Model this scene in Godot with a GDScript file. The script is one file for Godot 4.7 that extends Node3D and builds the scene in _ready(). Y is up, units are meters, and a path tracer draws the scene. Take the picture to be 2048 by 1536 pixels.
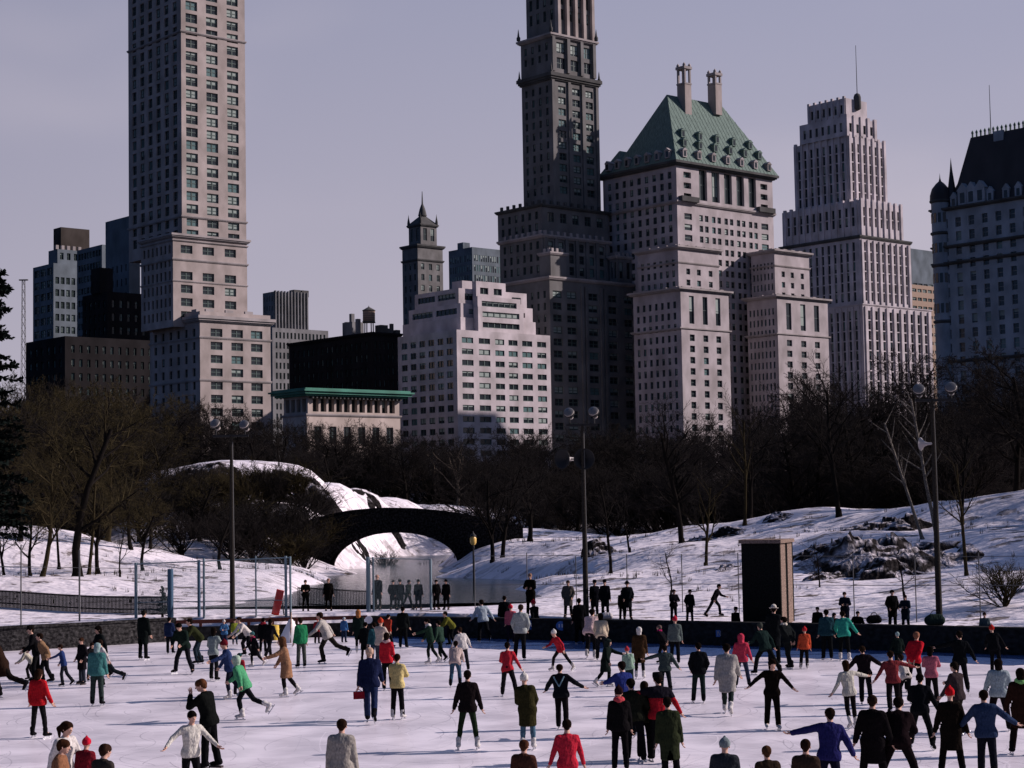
extends Node3D
# A winter day at a park skating rink below a skyline of stone towers.

const FOC := 3600.0                  # focal length in photo pixels (2048 wide)
const EYE := Vector3(0, 5.6, 0)
var cam_basis: Basis
var rng := RandomNumberGenerator.new()
var M := {}
var used := {}
var tex := {}

# ---------------------------------------------------------------- naming
func numbered(n: String) -> String:
	var k: int = used.get(n, 0)
	used[n] = k + 1
	return n if k == 0 else "%s_%03d" % [n, k]

func tag(o: Node, label := "", category := "", group := "", kind := ""):
	if label: o.set_meta("label", label)
	if category: o.set_meta("category", category)
	if group: o.set_meta("group", group)
	if kind: o.set_meta("kind", kind)

func thing(called: String, label: String, category: String, pos := Vector3.ZERO, turn := 0.0, group := "") -> Node3D:
	var o := Node3D.new()
	o.name = numbered(called)
	add_child(o)
	o.position = pos
	o.rotation.y = turn
	tag(o, label, category, group)
	return o

func put(called: String, mesh: Mesh, parent: Node, mat: Material = null, xf := Transform3D()) -> MeshInstance3D:
	var o := MeshInstance3D.new()
	o.mesh = mesh
	o.name = called if parent != self else numbered(called)
	if mat: o.material_override = mat
	o.transform = xf
	parent.add_child(o, true)
	return o

# ---------------------------------------------------------------- the lens: rays through the photo
func ray(px: float, py: float) -> Vector3:
	return cam_basis * Vector3((px - 1024.0) / FOC, (768.0 - py) / FOC, -1.0)

func at(px: float, py: float, depth: float) -> Vector3:
	var d := ray(px, py)
	return EYE + d * (depth / -d.z)

func on_level(px: float, py: float, y: float) -> Vector3:
	var d := ray(px, py)
	return EYE + d * ((y - EYE.y) / d.y)

# ---------------------------------------------------------------- mesh arrays
class Buf:
	var v := PackedVector3Array()
	var n := PackedVector3Array()
	var i := PackedInt32Array()
	func quad(a: Vector3, b: Vector3, c: Vector3, d: Vector3, nn: Vector3):   # a b c d counter-clockwise seen from outside
		var k := v.size()
		v.append(a); v.append(b); v.append(c); v.append(d)
		n.append(nn); n.append(nn); n.append(nn); n.append(nn)
		i.append(k); i.append(k + 2); i.append(k + 1); i.append(k); i.append(k + 3); i.append(k + 2)
	func poly(p: Array):       # flat convex polygon, counter-clockwise from outside
		var nn: Vector3 = (p[1] - p[0]).cross(p[2] - p[0]).normalized()
		var k := v.size()
		for q in p:
			v.append(q); n.append(nn)
		for j in range(1, p.size() - 1):
			i.append(k); i.append(k + j + 1); i.append(k + j)
	func box(c: Vector3, s: Vector3, b := Basis()):
		var h := s * 0.5
		for ax in 3:
			for sg in [1.0, -1.0]:
				var nn := Vector3.ZERO; nn[ax] = sg
				var u := Vector3.ZERO; u[(ax + 1) % 3] = 1.0
				var w := Vector3.ZERO; w[(ax + 2) % 3] = sg
				var o := nn * h
				var uu := u * h
				var ww := w * h
				quad(c + b * (o - uu - ww), c + b * (o + uu - ww), c + b * (o + uu + ww), c + b * (o - uu + ww), b * nn)
	func tube(p0: Vector3, p1: Vector3, r0: float, r1: float, sides := 6, cap := false):
		var d := p1 - p0
		if d.length() < 1e-6: return
		d = d.normalized()
		var u := d.cross(Vector3(0.31, 0.2, 0.93) if absf(d.y) > 0.8 else Vector3.UP).normalized()
		var w := d.cross(u)
		var k := v.size()
		for s in sides:
			var an := TAU * s / sides
			var q := u * cos(an) + w * sin(an)
			v.append(p0 + q * r0); n.append(q)
			v.append(p1 + q * r1); n.append(q)
		for s in sides:
			var a := k + s * 2
			var b := k + ((s + 1) % sides) * 2
			i.append(a); i.append(a + 1); i.append(b)
			i.append(b); i.append(a + 1); i.append(b + 1)
		if cap:
			for e in 2:
				var pc := p1 if e else p0
				var rc := r1 if e else r0
				var kk := v.size()
				v.append(pc); n.append(d if e else -d)
				for s in sides:
					var an2 := TAU * s / sides
					v.append(pc + (u * cos(an2) + w * sin(an2)) * rc); n.append(d if e else -d)
				for s in sides:
					if e: i.append_array([kk, kk + 1 + (s + 1) % sides, kk + 1 + s])
					else: i.append_array([kk, kk + 1 + s, kk + 1 + (s + 1) % sides])
	func lathe(c: Vector3, prof: Array, sides := 12, ax := Basis()):   # prof: [radius, height] going up
		var k := v.size()
		for j in prof.size():
			var p: Array = prof[j]
			var q0: Array = prof[maxi(j - 1, 0)]
			var q1: Array = prof[mini(j + 1, prof.size() - 1)]
			var dr: float = q1[0] - q0[0]
			var dh: float = q1[1] - q0[1]
			for s in sides:
				var an := TAU * s / sides
				v.append(c + ax * Vector3(cos(an) * p[0], p[1], sin(an) * p[0]))
				n.append((ax * Vector3(cos(an) * dh, -dr, sin(an) * dh)).normalized())
		for j in prof.size() - 1:
			for s in sides:
				var a := k + j * sides + s
				var b := k + j * sides + (s + 1) % sides
				i.append(a); i.append(b); i.append(a + sides)
				i.append(b); i.append(b + sides); i.append(a + sides)
	func add(o: Buf, xf := Transform3D(), flip := false):
		var k := v.size()
		var nb := xf.basis.inverse().transposed()
		for q in o.v: v.append(xf * q)
		for q in o.n: n.append((nb * q).normalized())
		var m := o.i.size() / 3
		for t in m:
			i.append(k + o.i[t * 3])
			i.append(k + o.i[t * 3 + (2 if flip else 1)])
			i.append(k + o.i[t * 3 + (1 if flip else 2)])
	func arr() -> Array:
		var a := []
		a.resize(Mesh.ARRAY_MAX)
		a[Mesh.ARRAY_VERTEX] = v
		a[Mesh.ARRAY_NORMAL] = n
		a[Mesh.ARRAY_INDEX] = i
		return a

func mesh_of(bufs: Array, mats := []) -> ArrayMesh:
	var m := ArrayMesh.new()
	var k := 0
	for b in bufs:
		if b.v.size():
			m.add_surface_from_arrays(Mesh.PRIMITIVE_TRIANGLES, b.arr())
			if k < mats.size() and mats[k]: m.surface_set_material(m.get_surface_count() - 1, mats[k])
		k += 1
	return m

# ---------------------------------------------------------------- materials
func noise_tex(key: String, freq: float, octaves: int, lo: Color, hi: Color, kind := FastNoiseLite.TYPE_SIMPLEX_SMOOTH, size := 512) -> Texture2D:
	if tex.has(key): return tex[key]
	var nz := FastNoiseLite.new()
	nz.seed = hash(key) % 10000
	nz.noise_type = kind
	nz.frequency = freq
	nz.fractal_octaves = octaves
	var im := nz.get_seamless_image(size, size)
	im.convert(Image.FORMAT_RGB8)
	var data := im.get_data()
	for k in size * size:
		var t := data[k * 3] / 255.0
		t = clampf((t - 0.5) * 1.5 + 0.5, 0, 1)
		var c := lo.lerp(hi, t)
		data[k * 3] = int(c.r * 255); data[k * 3 + 1] = int(c.g * 255); data[k * 3 + 2] = int(c.b * 255)
	im.set_data(size, size, false, Image.FORMAT_RGB8, data)
	tex[key] = ImageTexture.create_from_image(im)
	return tex[key]

func mat(key: String, c: Color, rough := 0.85, o := {}) -> StandardMaterial3D:
	if M.has(key): return M[key]
	var m := StandardMaterial3D.new()
	m.albedo_color = c
	m.roughness = rough
	m.metallic = o.get("metal", 0.0)
	m.metallic_specular = o.get("spec", 0.05 if rough >= 0.85 else 0.35)
	if o.has("tex"):
		m.albedo_texture = o.tex
		m.uv1_triplanar = true
		m.uv1_world_triplanar = o.get("world", true)
		var s: float = o.get("scale", 0.1)
		m.uv1_scale = Vector3(s, o.get("scale_y", s), o.get("scale_z", s))
	if o.has("bump"):
		m.heightmap_enabled = true
		m.heightmap_texture = o.bump
		m.heightmap_scale = o.get("bump_cm", 1.0)
	M[key] = m
	return m

func lin(r: float, g: float, b: float) -> Color:
	return Color(r, g, b).linear_to_srgb()

func stone(key: String, c: Color, rough := 0.9) -> StandardMaterial3D:
	return mat(key, c, rough, {"tex": tex.weather, "scale": 0.045, "scale_y": 0.02})

func patchy_snow() -> Texture2D:
	# old snow with crisp patches of frozen earth and dead grass showing through
	var n := 1024
	var a := FastNoiseLite.new()
	a.seed = 31; a.frequency = 0.006; a.fractal_octaves = 6; a.fractal_gain = 0.58
	var b := FastNoiseLite.new()
	b.seed = 32; b.frequency = 0.05; b.fractal_octaves = 4
	var ia := a.get_seamless_image(n, n)
	var ib := b.get_seamless_image(n, n)
	ia.convert(Image.FORMAT_L8); ib.convert(Image.FORMAT_L8)
	var da := ia.get_data()
	var db := ib.get_data()
	var out := PackedByteArray()
	out.resize(n * n * 3)
	for k in n * n:
		var t := da[k] / 255.0
		var u := db[k] / 255.0
		var e := smoothstep(0.70, 0.73, t + (u - 0.5) * 0.16)
		var g := 0.90 + 0.10 * u
		var c := Color(g, g, g).lerp(Color(0.34, 0.30, 0.25) * (0.6 + 0.6 * u), e)
		out[k * 3] = int(c.r * 255); out[k * 3 + 1] = int(c.g * 255); out[k * 3 + 2] = int(c.b * 255)
	return ImageTexture.create_from_image(Image.create_from_data(n, n, false, Image.FORMAT_RGB8, out))

func skated_ice() -> Texture2D:
	# scraped ice: cloudy patches crossed by thin curved blade cuts
	var n := 1024
	var a := FastNoiseLite.new()
	a.seed = 41; a.frequency = 0.006; a.fractal_octaves = 6
	var ia := a.get_seamless_image(n, n)
	ia.convert(Image.FORMAT_L8)
	var d := ia.get_data()
	var v := PackedFloat32Array()
	v.resize(n * n)
	for k in n * n: v[k] = 0.84 + 0.16 * clampf((d[k] / 255.0 - 0.5) * 1.6 + 0.5, 0, 1)
	var g := RandomNumberGenerator.new()
	g.seed = 9
	for k in 900:
		var p := Vector2(g.randf() * n, g.randf() * n)
		var an := g.randf() * TAU
		var cv := g.randf_range(-.012, .012)
		var df := g.randf_range(-.16, .10)
		for j in g.randi_range(60, 260):
			p += Vector2(cos(an), sin(an))
			an += cv
			var at := posmod(int(p.y), n) * n + posmod(int(p.x), n)
			v[at] = clampf(v[at] + df, .5, 1)
			at = posmod(int(p.y) + 1, n) * n + posmod(int(p.x), n)
			v[at] = clampf(v[at] + df * .8, .5, 1)
	var out := PackedByteArray()
	out.resize(n * n * 3)
	for k in n * n:
		var q := v[k]
		out[k * 3] = int((q * .98 + .02) * 255); out[k * 3 + 1] = int((q * .98 + .02) * 255); out[k * 3 + 2] = int((q * .93 + .07) * 255)
	return ImageTexture.create_from_image(Image.create_from_data(n, n, false, Image.FORMAT_RGB8, out))

func make_materials():
	noise_tex("weather", 0.012, 6, Color(0.79, 0.79, 0.78), Color(1, 1, 1))
	noise_tex("folds", 0.022, 3, Color(0, 0, 0), Color(1, 1, 1), FastNoiseLite.TYPE_SIMPLEX_SMOOTH, 256)
	noise_tex("grain", 0.03, 4, Color(0.62, 0.62, 0.62), Color(1, 1, 1))
	noise_tex("snow", 0.012, 5, Color(0.9, 0.9, 0.91), Color(1, 1, 1))
	noise_tex("scuff", 0.01, 6, Color(0.80, 0.80, 0.83), Color(1, 1, 1))
	noise_tex("rock", 0.02, 5, Color(0.35, 0.35, 0.36), Color(1, 1, 1))
	noise_tex("cloth", 0.05, 3, Color(0.78, 0.78, 0.78), Color(1, 1, 1), FastNoiseLite.TYPE_SIMPLEX_SMOOTH, 256)
	# city stone
	stone("limestone", lin(0.42, 0.365, 0.35))
	stone("pale_brick", lin(0.455, 0.41, 0.425))
	stone("white_brick", lin(0.565, 0.51, 0.53))
	stone("squibb_stone", lin(0.57, 0.52, 0.55))
	stone("tan_brick", lin(0.19, 0.185, 0.185))
	stone("grey_brick", lin(0.22, 0.22, 0.23))
	stone("blue_grey", lin(0.16, 0.19, 0.22))
	stone("dark_brick", lin(0.026, 0.024, 0.026))  # dark brick, with shade on the walls put into its colour too
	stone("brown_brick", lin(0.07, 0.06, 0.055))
	stone("plaza_stone", lin(0.34, 0.38, 0.43))
	stone("club_stone", lin(0.52, 0.44, 0.40))
	stone("trim", lin(0.38, 0.345, 0.345))
	stone("dark_trim", lin(0.10, 0.10, 0.10))
	mat("copper_roof", lin(0.19, 0.265, 0.23), 0.75, {"tex": tex.grain, "scale": 0.22, "scale_y": 0.025, "spec": 0.2})
	stone("copper_bright", lin(0.05, 0.22, 0.16), 0.6)
	stone("slate", lin(0.04, 0.036, 0.04), 0.6)
	mat("glass", lin(0.016, 0.022, 0.026), 0.12, {"spec": 0.5})
	mat("glass_teal", lin(0.085, 0.15, 0.15), 0.2, {"spec": 0.5})
	mat("blind", lin(0.22, 0.27, 0.25), 0.6)
	mat("sash", lin(0.05, 0.08, 0.075), 0.6)
	mat("pale_sash", lin(0.25, 0.24, 0.23), 0.6)
	# rink and park
	mat("ice", lin(0.86, 0.80, 0.845), 0.34, {"tex": skated_ice(), "scale": 0.055, "spec": 0.35})
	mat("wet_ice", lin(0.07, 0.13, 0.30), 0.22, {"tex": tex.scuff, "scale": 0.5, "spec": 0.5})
	mat("snow", lin(0.80, 0.745, 0.79), 0.8, {"tex": patchy_snow(), "scale": 0.045, "scale_z": 0.10, "bump": noise_tex("crust", 0.035, 6, Color(0, 0, 0), Color(1, 1, 1)), "bump_cm": 9.0})
	mat("rock", Color(1, 1, 1), 0.9, {"tex": tex.rock, "scale": 0.35, "bump": tex.rock, "bump_cm": 12.0})
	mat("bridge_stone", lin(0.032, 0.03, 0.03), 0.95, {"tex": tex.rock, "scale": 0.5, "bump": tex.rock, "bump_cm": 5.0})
	mat("wall_stone", lin(0.075, 0.072, 0.07), 0.95, {"tex": tex.rock, "scale": 0.6, "bump": tex.rock, "bump_cm": 3.0})
	mat("dark_wall", lin(0.035, 0.035, 0.036), 0.9, {"tex": tex.grain, "scale": 0.3})
	mat("water", lin(0.014, 0.026, 0.03), 0.16, {"spec": 0.45, "tex": tex.snow, "scale": 0.3, "bump": tex.folds, "bump_cm": 1.2})
	mat("street", lin(0.045, 0.042, 0.045), 0.95, {"tex": tex.grain, "scale": 0.02})
	mat("bark", lin(0.017, 0.0145, 0.013), 0.95, {"tex": tex.grain, "scale": 0.7, "world": false})
	mat("bark_olive", lin(0.05, 0.04, 0.022), 0.95, {"tex": tex.grain, "scale": 0.7, "world": false})
	mat("bark_pale", lin(0.20, 0.165, 0.13), 0.95, {"tex": tex.grain, "scale": 0.7, "world": false})  # lighter bark that paints sunlit glints onto a few trunks
	mat("twigs", lin(0.02, 0.0175, 0.0165), 0.95)
	mat("twigs_olive", lin(0.042, 0.034, 0.018), 0.95)
	mat("birch", lin(0.42, 0.38, 0.33), 0.9, {"tex": noise_tex("birchbark", 0.03, 3, Color(0.12, 0.11, 0.1), Color(1, 1, 1)), "scale": 0.5, "scale_y": 2.2, "world": false})
	mat("needles", lin(0.006, 0.009, 0.008), 0.9)
	mat("galvanised", lin(0.16, 0.22, 0.25), 0.5, {"metal": 0.3})
	mat("blue_steel", lin(0.04, 0.085, 0.14), 0.6, {"metal": 0.2})
	mat("pole_wood", lin(0.045, 0.04, 0.034), 0.9, {"tex": tex.grain, "scale": 0.8})
	mat("pole_metal", lin(0.10, 0.10, 0.10), 0.5, {"metal": 0.4})
	mat("black_metal", lin(0.012, 0.012, 0.013), 0.6)
	mat("lamp_shell", lin(0.42, 0.38, 0.35), 0.35)
	mat("lamp_lens", lin(0.10, 0.095, 0.09), 0.1, {"spec": 0.6})
	mat("horn_grey", lin(0.36, 0.33, 0.32), 0.5)
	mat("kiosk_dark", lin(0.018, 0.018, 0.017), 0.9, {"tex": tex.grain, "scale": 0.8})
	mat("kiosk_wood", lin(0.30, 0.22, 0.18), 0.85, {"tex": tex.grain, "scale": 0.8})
	mat("rail_red", lin(0.11, 0.028, 0.02), 0.8, {"tex": tex.grain, "scale": 0.9})
	mat("red_paint", lin(0.55, 0.02, 0.015), 0.5)
	mat("white_cloth", lin(0.75, 0.72, 0.72), 0.9)
	mat("yellow_paint", lin(0.55, 0.38, 0.06), 0.6)
	mat("blue_paint", lin(0.06, 0.15, 0.42), 0.6)
	mat("wood_lit", lin(0.45, 0.32, 0.24), 0.8, {"tex": tex.grain, "scale": 0.4})
	mat("lamp_glass", lin(0.65, 0.42, 0.12), 0.3)
	# people
	mat("skin", lin(0.46, 0.27, 0.20), 0.6)
	mat("face_dark", lin(0.03, 0.02, 0.018), 0.6)
	mat("steel", lin(0.45, 0.46, 0.48), 0.3, {"metal": 0.8})

func cloth(hex: String) -> StandardMaterial3D:
	var c := Color.html(hex)
	c = Color.from_hsv(c.h, c.s * 0.9, c.v * 0.93)
	return mat("cloth" + hex, c, 0.92, {"bump": tex.folds, "bump_cm": 1.6, "scale_y": 1.0, "tex": tex.cloth, "scale": 1.6, "world": false, "spec": 0.05})
# ---------------------------------------------------------------- terrain
var ctrl := []          # [x, z, y]
var wall_line := []     # ground points of the rink wall, left to right

func ctl(px: float, py: float, depth: float):
	var p := at(px, py, depth)
	ctrl.append(Vector3(p.x, p.z, p.y))

func ctl_y(px: float, y: float, depth: float):
	var p := at(px, 1000, depth)
	ctrl.append(Vector3(p.x, p.z, y))

func land(x: float, z: float) -> float:
	var sw := 0.0
	var s := 0.0
	for c in ctrl:
		var dx: float = c.x - x
		var dz: float = c.y - z
		var d2 := dx * dx + dz * dz + 12.0
		var w := 1.0 / (d2 * d2 * sqrt(d2))
		sw += w
		s += w * c.z
	return s / sw

func beyond_wall(x: float, z: float) -> float:
	# signed distance past the wall line (positive outside the rink)
	var best := 1e9
	var sd := 0.0
	for k in wall_line.size() - 1:
		var a: Vector3 = wall_line[k]
		var b: Vector3 = wall_line[k + 1]
		var ab := Vector2(b.x - a.x, b.z - a.z)
		var ap := Vector2(x - a.x, z - a.z)
		var t := clampf(ap.dot(ab) / ab.length_squared(), 0, 1)
		var d := (ap - ab * t).length()
		if d < best:
			best = d
			sd = -signf(ab.x * ap.y - ab.y * ap.x) * d
	return sd

func ground_y(x: float, z: float) -> float:
	if beyond_wall(x, z) < 1.2: return -0.4
	return land(x, z)

func make_land():
	for p in [[-900, 1310], [-350, 1316], [0, 1303], [170, 1294], [340, 1283], [560, 1277], [735, 1272], [1000, 1278], [1400, 1290], [1700, 1299], [2048, 1311], [2450, 1330], [2900, 1370]]:
		wall_line.append(on_level(p[0], p[1], 0.0))
	# the strip behind the wall
	for p in [[-500, 80, .8], [0, 78, .8], [200, 81, .9], [340, 82, .9], [560, 83, .9], [735, 83, .9], [880, 83, 0.95], [1050, 82, .9], [1250, 80, .75], [1500, 76, .6], [1750, 72, .55], [2048, 69, .55], [2400, 66, .6], [2900, 62, .8]]:
		ctl_y(p[0], p[2], p[1])
	# left bank
	for p in [[-500, 1180, 90], [0, 1200, 90], [200, 1200, 90], [330, 1190, 92], [450, 1195, 94], [540, 1190, 95],
			[-400, 1130, 100], [0, 1150, 100], [180, 1150, 100], [300, 1140, 104], [420, 1140, 108], [-400, 1060, 116], [0, 1052, 113], [120, 1054, 113], [230, 1082, 113], [300, 1105, 114], [420, 1118, 116], [520, 1135, 114]]:
		ctl(p[0], p[1], p[2])
	for p in [[-400, 4.0, 126], [0, 3.6, 126], [150, 3.2, 126], [-300, 3.2, 140], [0, 3.0, 140], [150, 3.0, 140], [250, 3.4, 138], [250, 4, 152]]: ctl_y(p[0], p[1], p[2])
	# snowy knoll, its shoulder running down behind the bridge
	for p in [[330, 938, 150], [380, 930, 151], [430, 926, 150], [480, 919, 150], [520, 915, 150], [560, 918, 151], [590, 924, 152], [612, 927, 154], [640, 933, 157], [665, 940, 161], [690, 948, 166], [715, 957, 172], [765, 975, 182], [740, 965, 178], [790, 984, 186], [830, 998, 192], [880, 1010, 196], [940, 1020, 198],
			[330, 1020, 136], [430, 1015, 136], [520, 1005, 138], [590, 1000, 140], [640, 985, 146], [420, 1075, 127], [500, 1075, 127], [560, 1085, 127], [640, 1040, 144]]:
		ctl(p[0], p[1], p[2])
	for p in [[300, 5.0, 170], [450, 7.0, 172], [600, 6.0, 182], [700, 6.5, 200]]: ctl_y(p[0], p[1], p[2])
	# pond and its banks
	for p in [[660, 90], [700, 92], [760, 92], [840, 94], [900, 98], [640, 97], [690, 100], [750, 104], [850, 106], [930, 108], [990, 103], [660, 108], [700, 114], [780, 114], [860, 114], [690, 122], [780, 122], [870, 122], [700, 132], [780, 134], [860, 134], [740, 143], [800, 146], [860, 146], [760, 150], [790, 155], [840, 155], [820, 160], [860, 163], [740, 160], [790, 166], [850, 168], [710, 156]]:
		ctl_y(p[0], -0.5, p[1])
	for p in [[720, 1094, 176], [780, 1088, 180], [860, 1092, 179], [800, 1050, 190], [910, 1070, 184]]: ctl(p[0], p[1], p[2])
	for p in [[500, 2.2, 103], [540, 2.3, 98], [550, 2.4, 108], [585, 2.2, 112], [575, 2.2, 118], [600, 1.7, 125], [640, 1.2, 124], [560, 1.4, 90], [610, 1.0, 86]]: ctl_y(p[0], p[1], p[2])
	# right bank of the pond, up to the ridge
	for p in [[930, 1130, 118], [960, 1108, 122], [1010, 1110, 118], [1000, 1080, 132], [1060, 1075, 130], [1010, 1050, 142], [1100, 1140, 100], [1100, 1100, 116], [1150, 1080, 126], [1200, 1190, 88], [1200, 1150, 96], [1250, 1105, 110], [1240, 1075, 122], [1330, 1060, 122], [1350, 1090, 112],
			[1350, 1200, 83], [1350, 1150, 94], [1450, 1190, 82], [1450, 1130, 95], [1450, 1085, 106], [1420, 1052, 118], [1500, 1040, 116], [1560, 1022, 116], [1610, 1013, 116], [1670, 1026, 114], [1560, 1060, 108], [1620, 1060, 106],
			[1560, 1130, 92], [1650, 1100, 94], [1650, 1200, 78], [1700, 1160, 84], [1750, 1110, 90], [1750, 1060, 100], [1740, 1022, 112], [1800, 1200, 76], [1850, 1150, 84], [1850, 1080, 94], [1850, 1010, 110], [1950, 992, 108], [1950, 1060, 94], [1950, 1140, 82], [2048, 979, 106], [2048, 1060, 92], [2048, 1150, 78], [2048, 1210, 73],
			[2200, 965, 106], [2200, 1060, 90], [2400, 950, 104], [2400, 1100, 80], [2700, 950, 100], [2700, 1080, 80]]:
		ctl(p[0], p[1], p[2])
	for p in [[1100, 2.5, 150], [1300, 2.6, 150], [1500, 3.0, 145], [1700, 3.0, 140], [1900, 3.0, 140], [2100, 3.0, 140], [2500, 3.0, 140], [-500, 3, 150], [-100, 4, 150], [100, 5, 165], [1000, 2.0, 165],
			[-600, 1.5, 220], [0, 1.5, 220], [600, 1.5, 230], [1100, 1.2, 220], [1600, 1.2, 210], [2100, 1.2, 200], [2700, 1.2, 200], [-600, 0.2, 320], [300, 0.2, 320], [1200, 0.2, 320], [2100, 0.2, 310], [2900, 0.2, 300]]:
		ctl_y(p[0], p[1], p[2])
	var x0 := -92.0
	var nx := 184
	var st := 1.0
	var z0 := -58.0
	var nz := 272
	var b := Buf.new()
	var hs := PackedFloat32Array()
	var bump := FastNoiseLite.new()
	bump.seed = 5; bump.frequency = 0.11; bump.fractal_octaves = 3
	for k in nz + 1:
		for j in nx + 1:
			var x := x0 + j * st
			var z := z0 - k * st
			var y := ground_y(x, z)
			if y > 1.2: y += (bump.get_noise_2d(x, z) * 0.26 + bump.get_noise_2d(x * 3.1, z * 3.1) * 0.10) * clampf((-z - 74.0) / 30.0, 0.1, 1.0) * smoothstep(1.2, 1.8, y)
			hs.append(y)
	var at_h := func(j: int, k: int) -> float: return hs[clampi(k, 0, nz) * (nx + 1) + clampi(j, 0, nx)]
	for k in nz + 1:
		for j in nx + 1:
			b.v.append(Vector3(x0 + j * st, hs[k * (nx + 1) + j], z0 - k * st))
			b.n.append(Vector3(at_h.call(j - 1, k) - at_h.call(j + 1, k), 2 * st, at_h.call(j, k + 1) - at_h.call(j, k - 1)).normalized())
	for k in nz:
		for j in nx:
			var a := k * (nx + 1) + j
			b.i.append_array([a, a + nx + 1, a + 1, a + 1, a + nx + 1, a + nx + 2])
	# bare earth shows through the snow in thin uneven patches
	var cols := PackedColorArray()
	var pn := FastNoiseLite.new()
	pn.seed = 21; pn.frequency = 0.2; pn.fractal_octaves = 4
	var hn := FastNoiseLite.new()
	hn.seed = 8; hn.frequency = 0.03
	for q in b.v:
		var bare := 0.0
		if q.z < -152.0: bare = maxf(bare, smoothstep(-152.0, -172.0, q.z))
		if q.x > -34.0 and q.x < 2.0 and q.z > -200.0 and q.z < -140.0: bare = 0.0
		cols.append(Color(1, 1, 1).lerp(Color(0.06, 0.05, 0.045), bare * 0.92))
	var a2 := b.arr()
	a2[Mesh.ARRAY_COLOR] = cols
	var m := ArrayMesh.new()
	m.add_surface_from_arrays(Mesh.PRIMITIVE_TRIANGLES, a2)
	M.snow.vertex_color_use_as_albedo = true
	tag(put("snowy_ground", m, self, M.snow), "", "", "", "structure")
	# dead grass and weeds sticking out of the snow
	var g := RandomNumberGenerator.new()
	g.seed = 12
	var tuft := Buf.new()
	for k in 9:
		var an := g.randf() * TAU
		var d := Vector3(cos(an) * g.randf_range(.2, 1.2), 1, sin(an) * g.randf_range(.2, 1.2)).normalized()
		tuft.tube(Vector3(cos(an) * .06, -.05, sin(an) * .06), d * g.randf_range(.10, .26), .010, .003, 3)
	var mm := MultiMesh.new()
	mm.transform_format = MultiMesh.TRANSFORM_3D
	mm.mesh = mesh_of([tuft])
	var xfs := []
	var tries := 0
	while xfs.size() < 2000 and tries < 30000:
		tries += 1
		var x := g.randf_range(-42, 34)
		var z := g.randf_range(-150, -78)
		if pn.get_noise_2d(x * .5, z) < 0.12: continue
		var gy := ground_y(x, z)
		if gy < 1.15: continue
		var sc := g.randf_range(.5, 1.3)
		xfs.append(Transform3D(Basis(Vector3.UP, g.randf() * TAU).scaled(Vector3(sc, sc, sc)), Vector3(x, gy, z)))
	mm.instance_count = xfs.size()
	for k in xfs.size(): mm.set_instance_transform(k, xfs[k])
	var tufts := MultiMeshInstance3D.new()
	tufts.multimesh = mm
	tufts.material_override = M.bark_olive
	tufts.name = "dead_grass"
	tag(tufts, "dead grass and weeds sticking up through the snow", "grass", "", "stuff")
	add_child(tufts)
	# far ground of the city
	var fg := Buf.new()
	fg.quad(Vector3(-2500, -0.6, -55), Vector3(2500, -0.6, -55), Vector3(2500, -0.6, -4000), Vector3(-2500, -0.6, -4000), Vector3.UP)
	tag(put("city_ground", mesh_of([fg]), self, M.street), "", "", "", "structure")
	# the ice
	var pts := PackedVector2Array()
	for w in wall_line: pts.append(Vector2(w.x, w.z))
	pts.append(Vector2(70, 12)); pts.append(Vector2(-70, 12))
	var ib := Buf.new()
	for q in pts:
		ib.v.append(Vector3(q.x, 0, q.y)); ib.n.append(Vector3.UP)
	ib.i = Geometry2D.triangulate_polygon(pts)
	tag(put("ice_rink", mesh_of([ib]), self, M.ice), "", "", "", "structure")
	# dark blue band laid over the ice along the right wall
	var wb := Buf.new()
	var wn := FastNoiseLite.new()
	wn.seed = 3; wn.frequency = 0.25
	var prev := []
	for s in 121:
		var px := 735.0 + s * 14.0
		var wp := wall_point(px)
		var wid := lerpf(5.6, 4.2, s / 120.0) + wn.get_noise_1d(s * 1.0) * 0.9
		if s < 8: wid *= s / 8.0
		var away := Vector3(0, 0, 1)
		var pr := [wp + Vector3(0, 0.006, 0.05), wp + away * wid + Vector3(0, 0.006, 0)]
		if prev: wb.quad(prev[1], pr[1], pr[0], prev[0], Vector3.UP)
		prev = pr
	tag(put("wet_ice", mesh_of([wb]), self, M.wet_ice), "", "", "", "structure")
	# the pond
	var pb := Buf.new()
	pb.quad(Vector3(-21, 1.0, -86), Vector3(12, 1.0, -86), Vector3(12, 1.0, -182), Vector3(-21, 1.0, -182), Vector3.UP)
	tag(put("pond_water", mesh_of([pb]), self, M.water), "", "", "", "structure")

func wall_point(px: float) -> Vector3:
	# the wall line seen at this column
	var d := ray(px, 1290)
	var v := Vector2(d.x, d.z)
	for k in wall_line.size() - 1:
		var a := Vector2(wall_line[k].x, wall_line[k].z)
		var e := Vector2(wall_line[k + 1].x, wall_line[k + 1].z) - a
		var den := v.x * e.y - v.y * e.x
		if absf(den) < 1e-9: continue
		var t := (a.x * e.y - a.y * e.x) / den
		var s := (a.x * v.y - a.y * v.x) / den
		if s >= -0.001 and s <= 1.001 and t > 0: return Vector3(v.x * t, 0, v.y * t)
	return wall_line[0]

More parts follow.
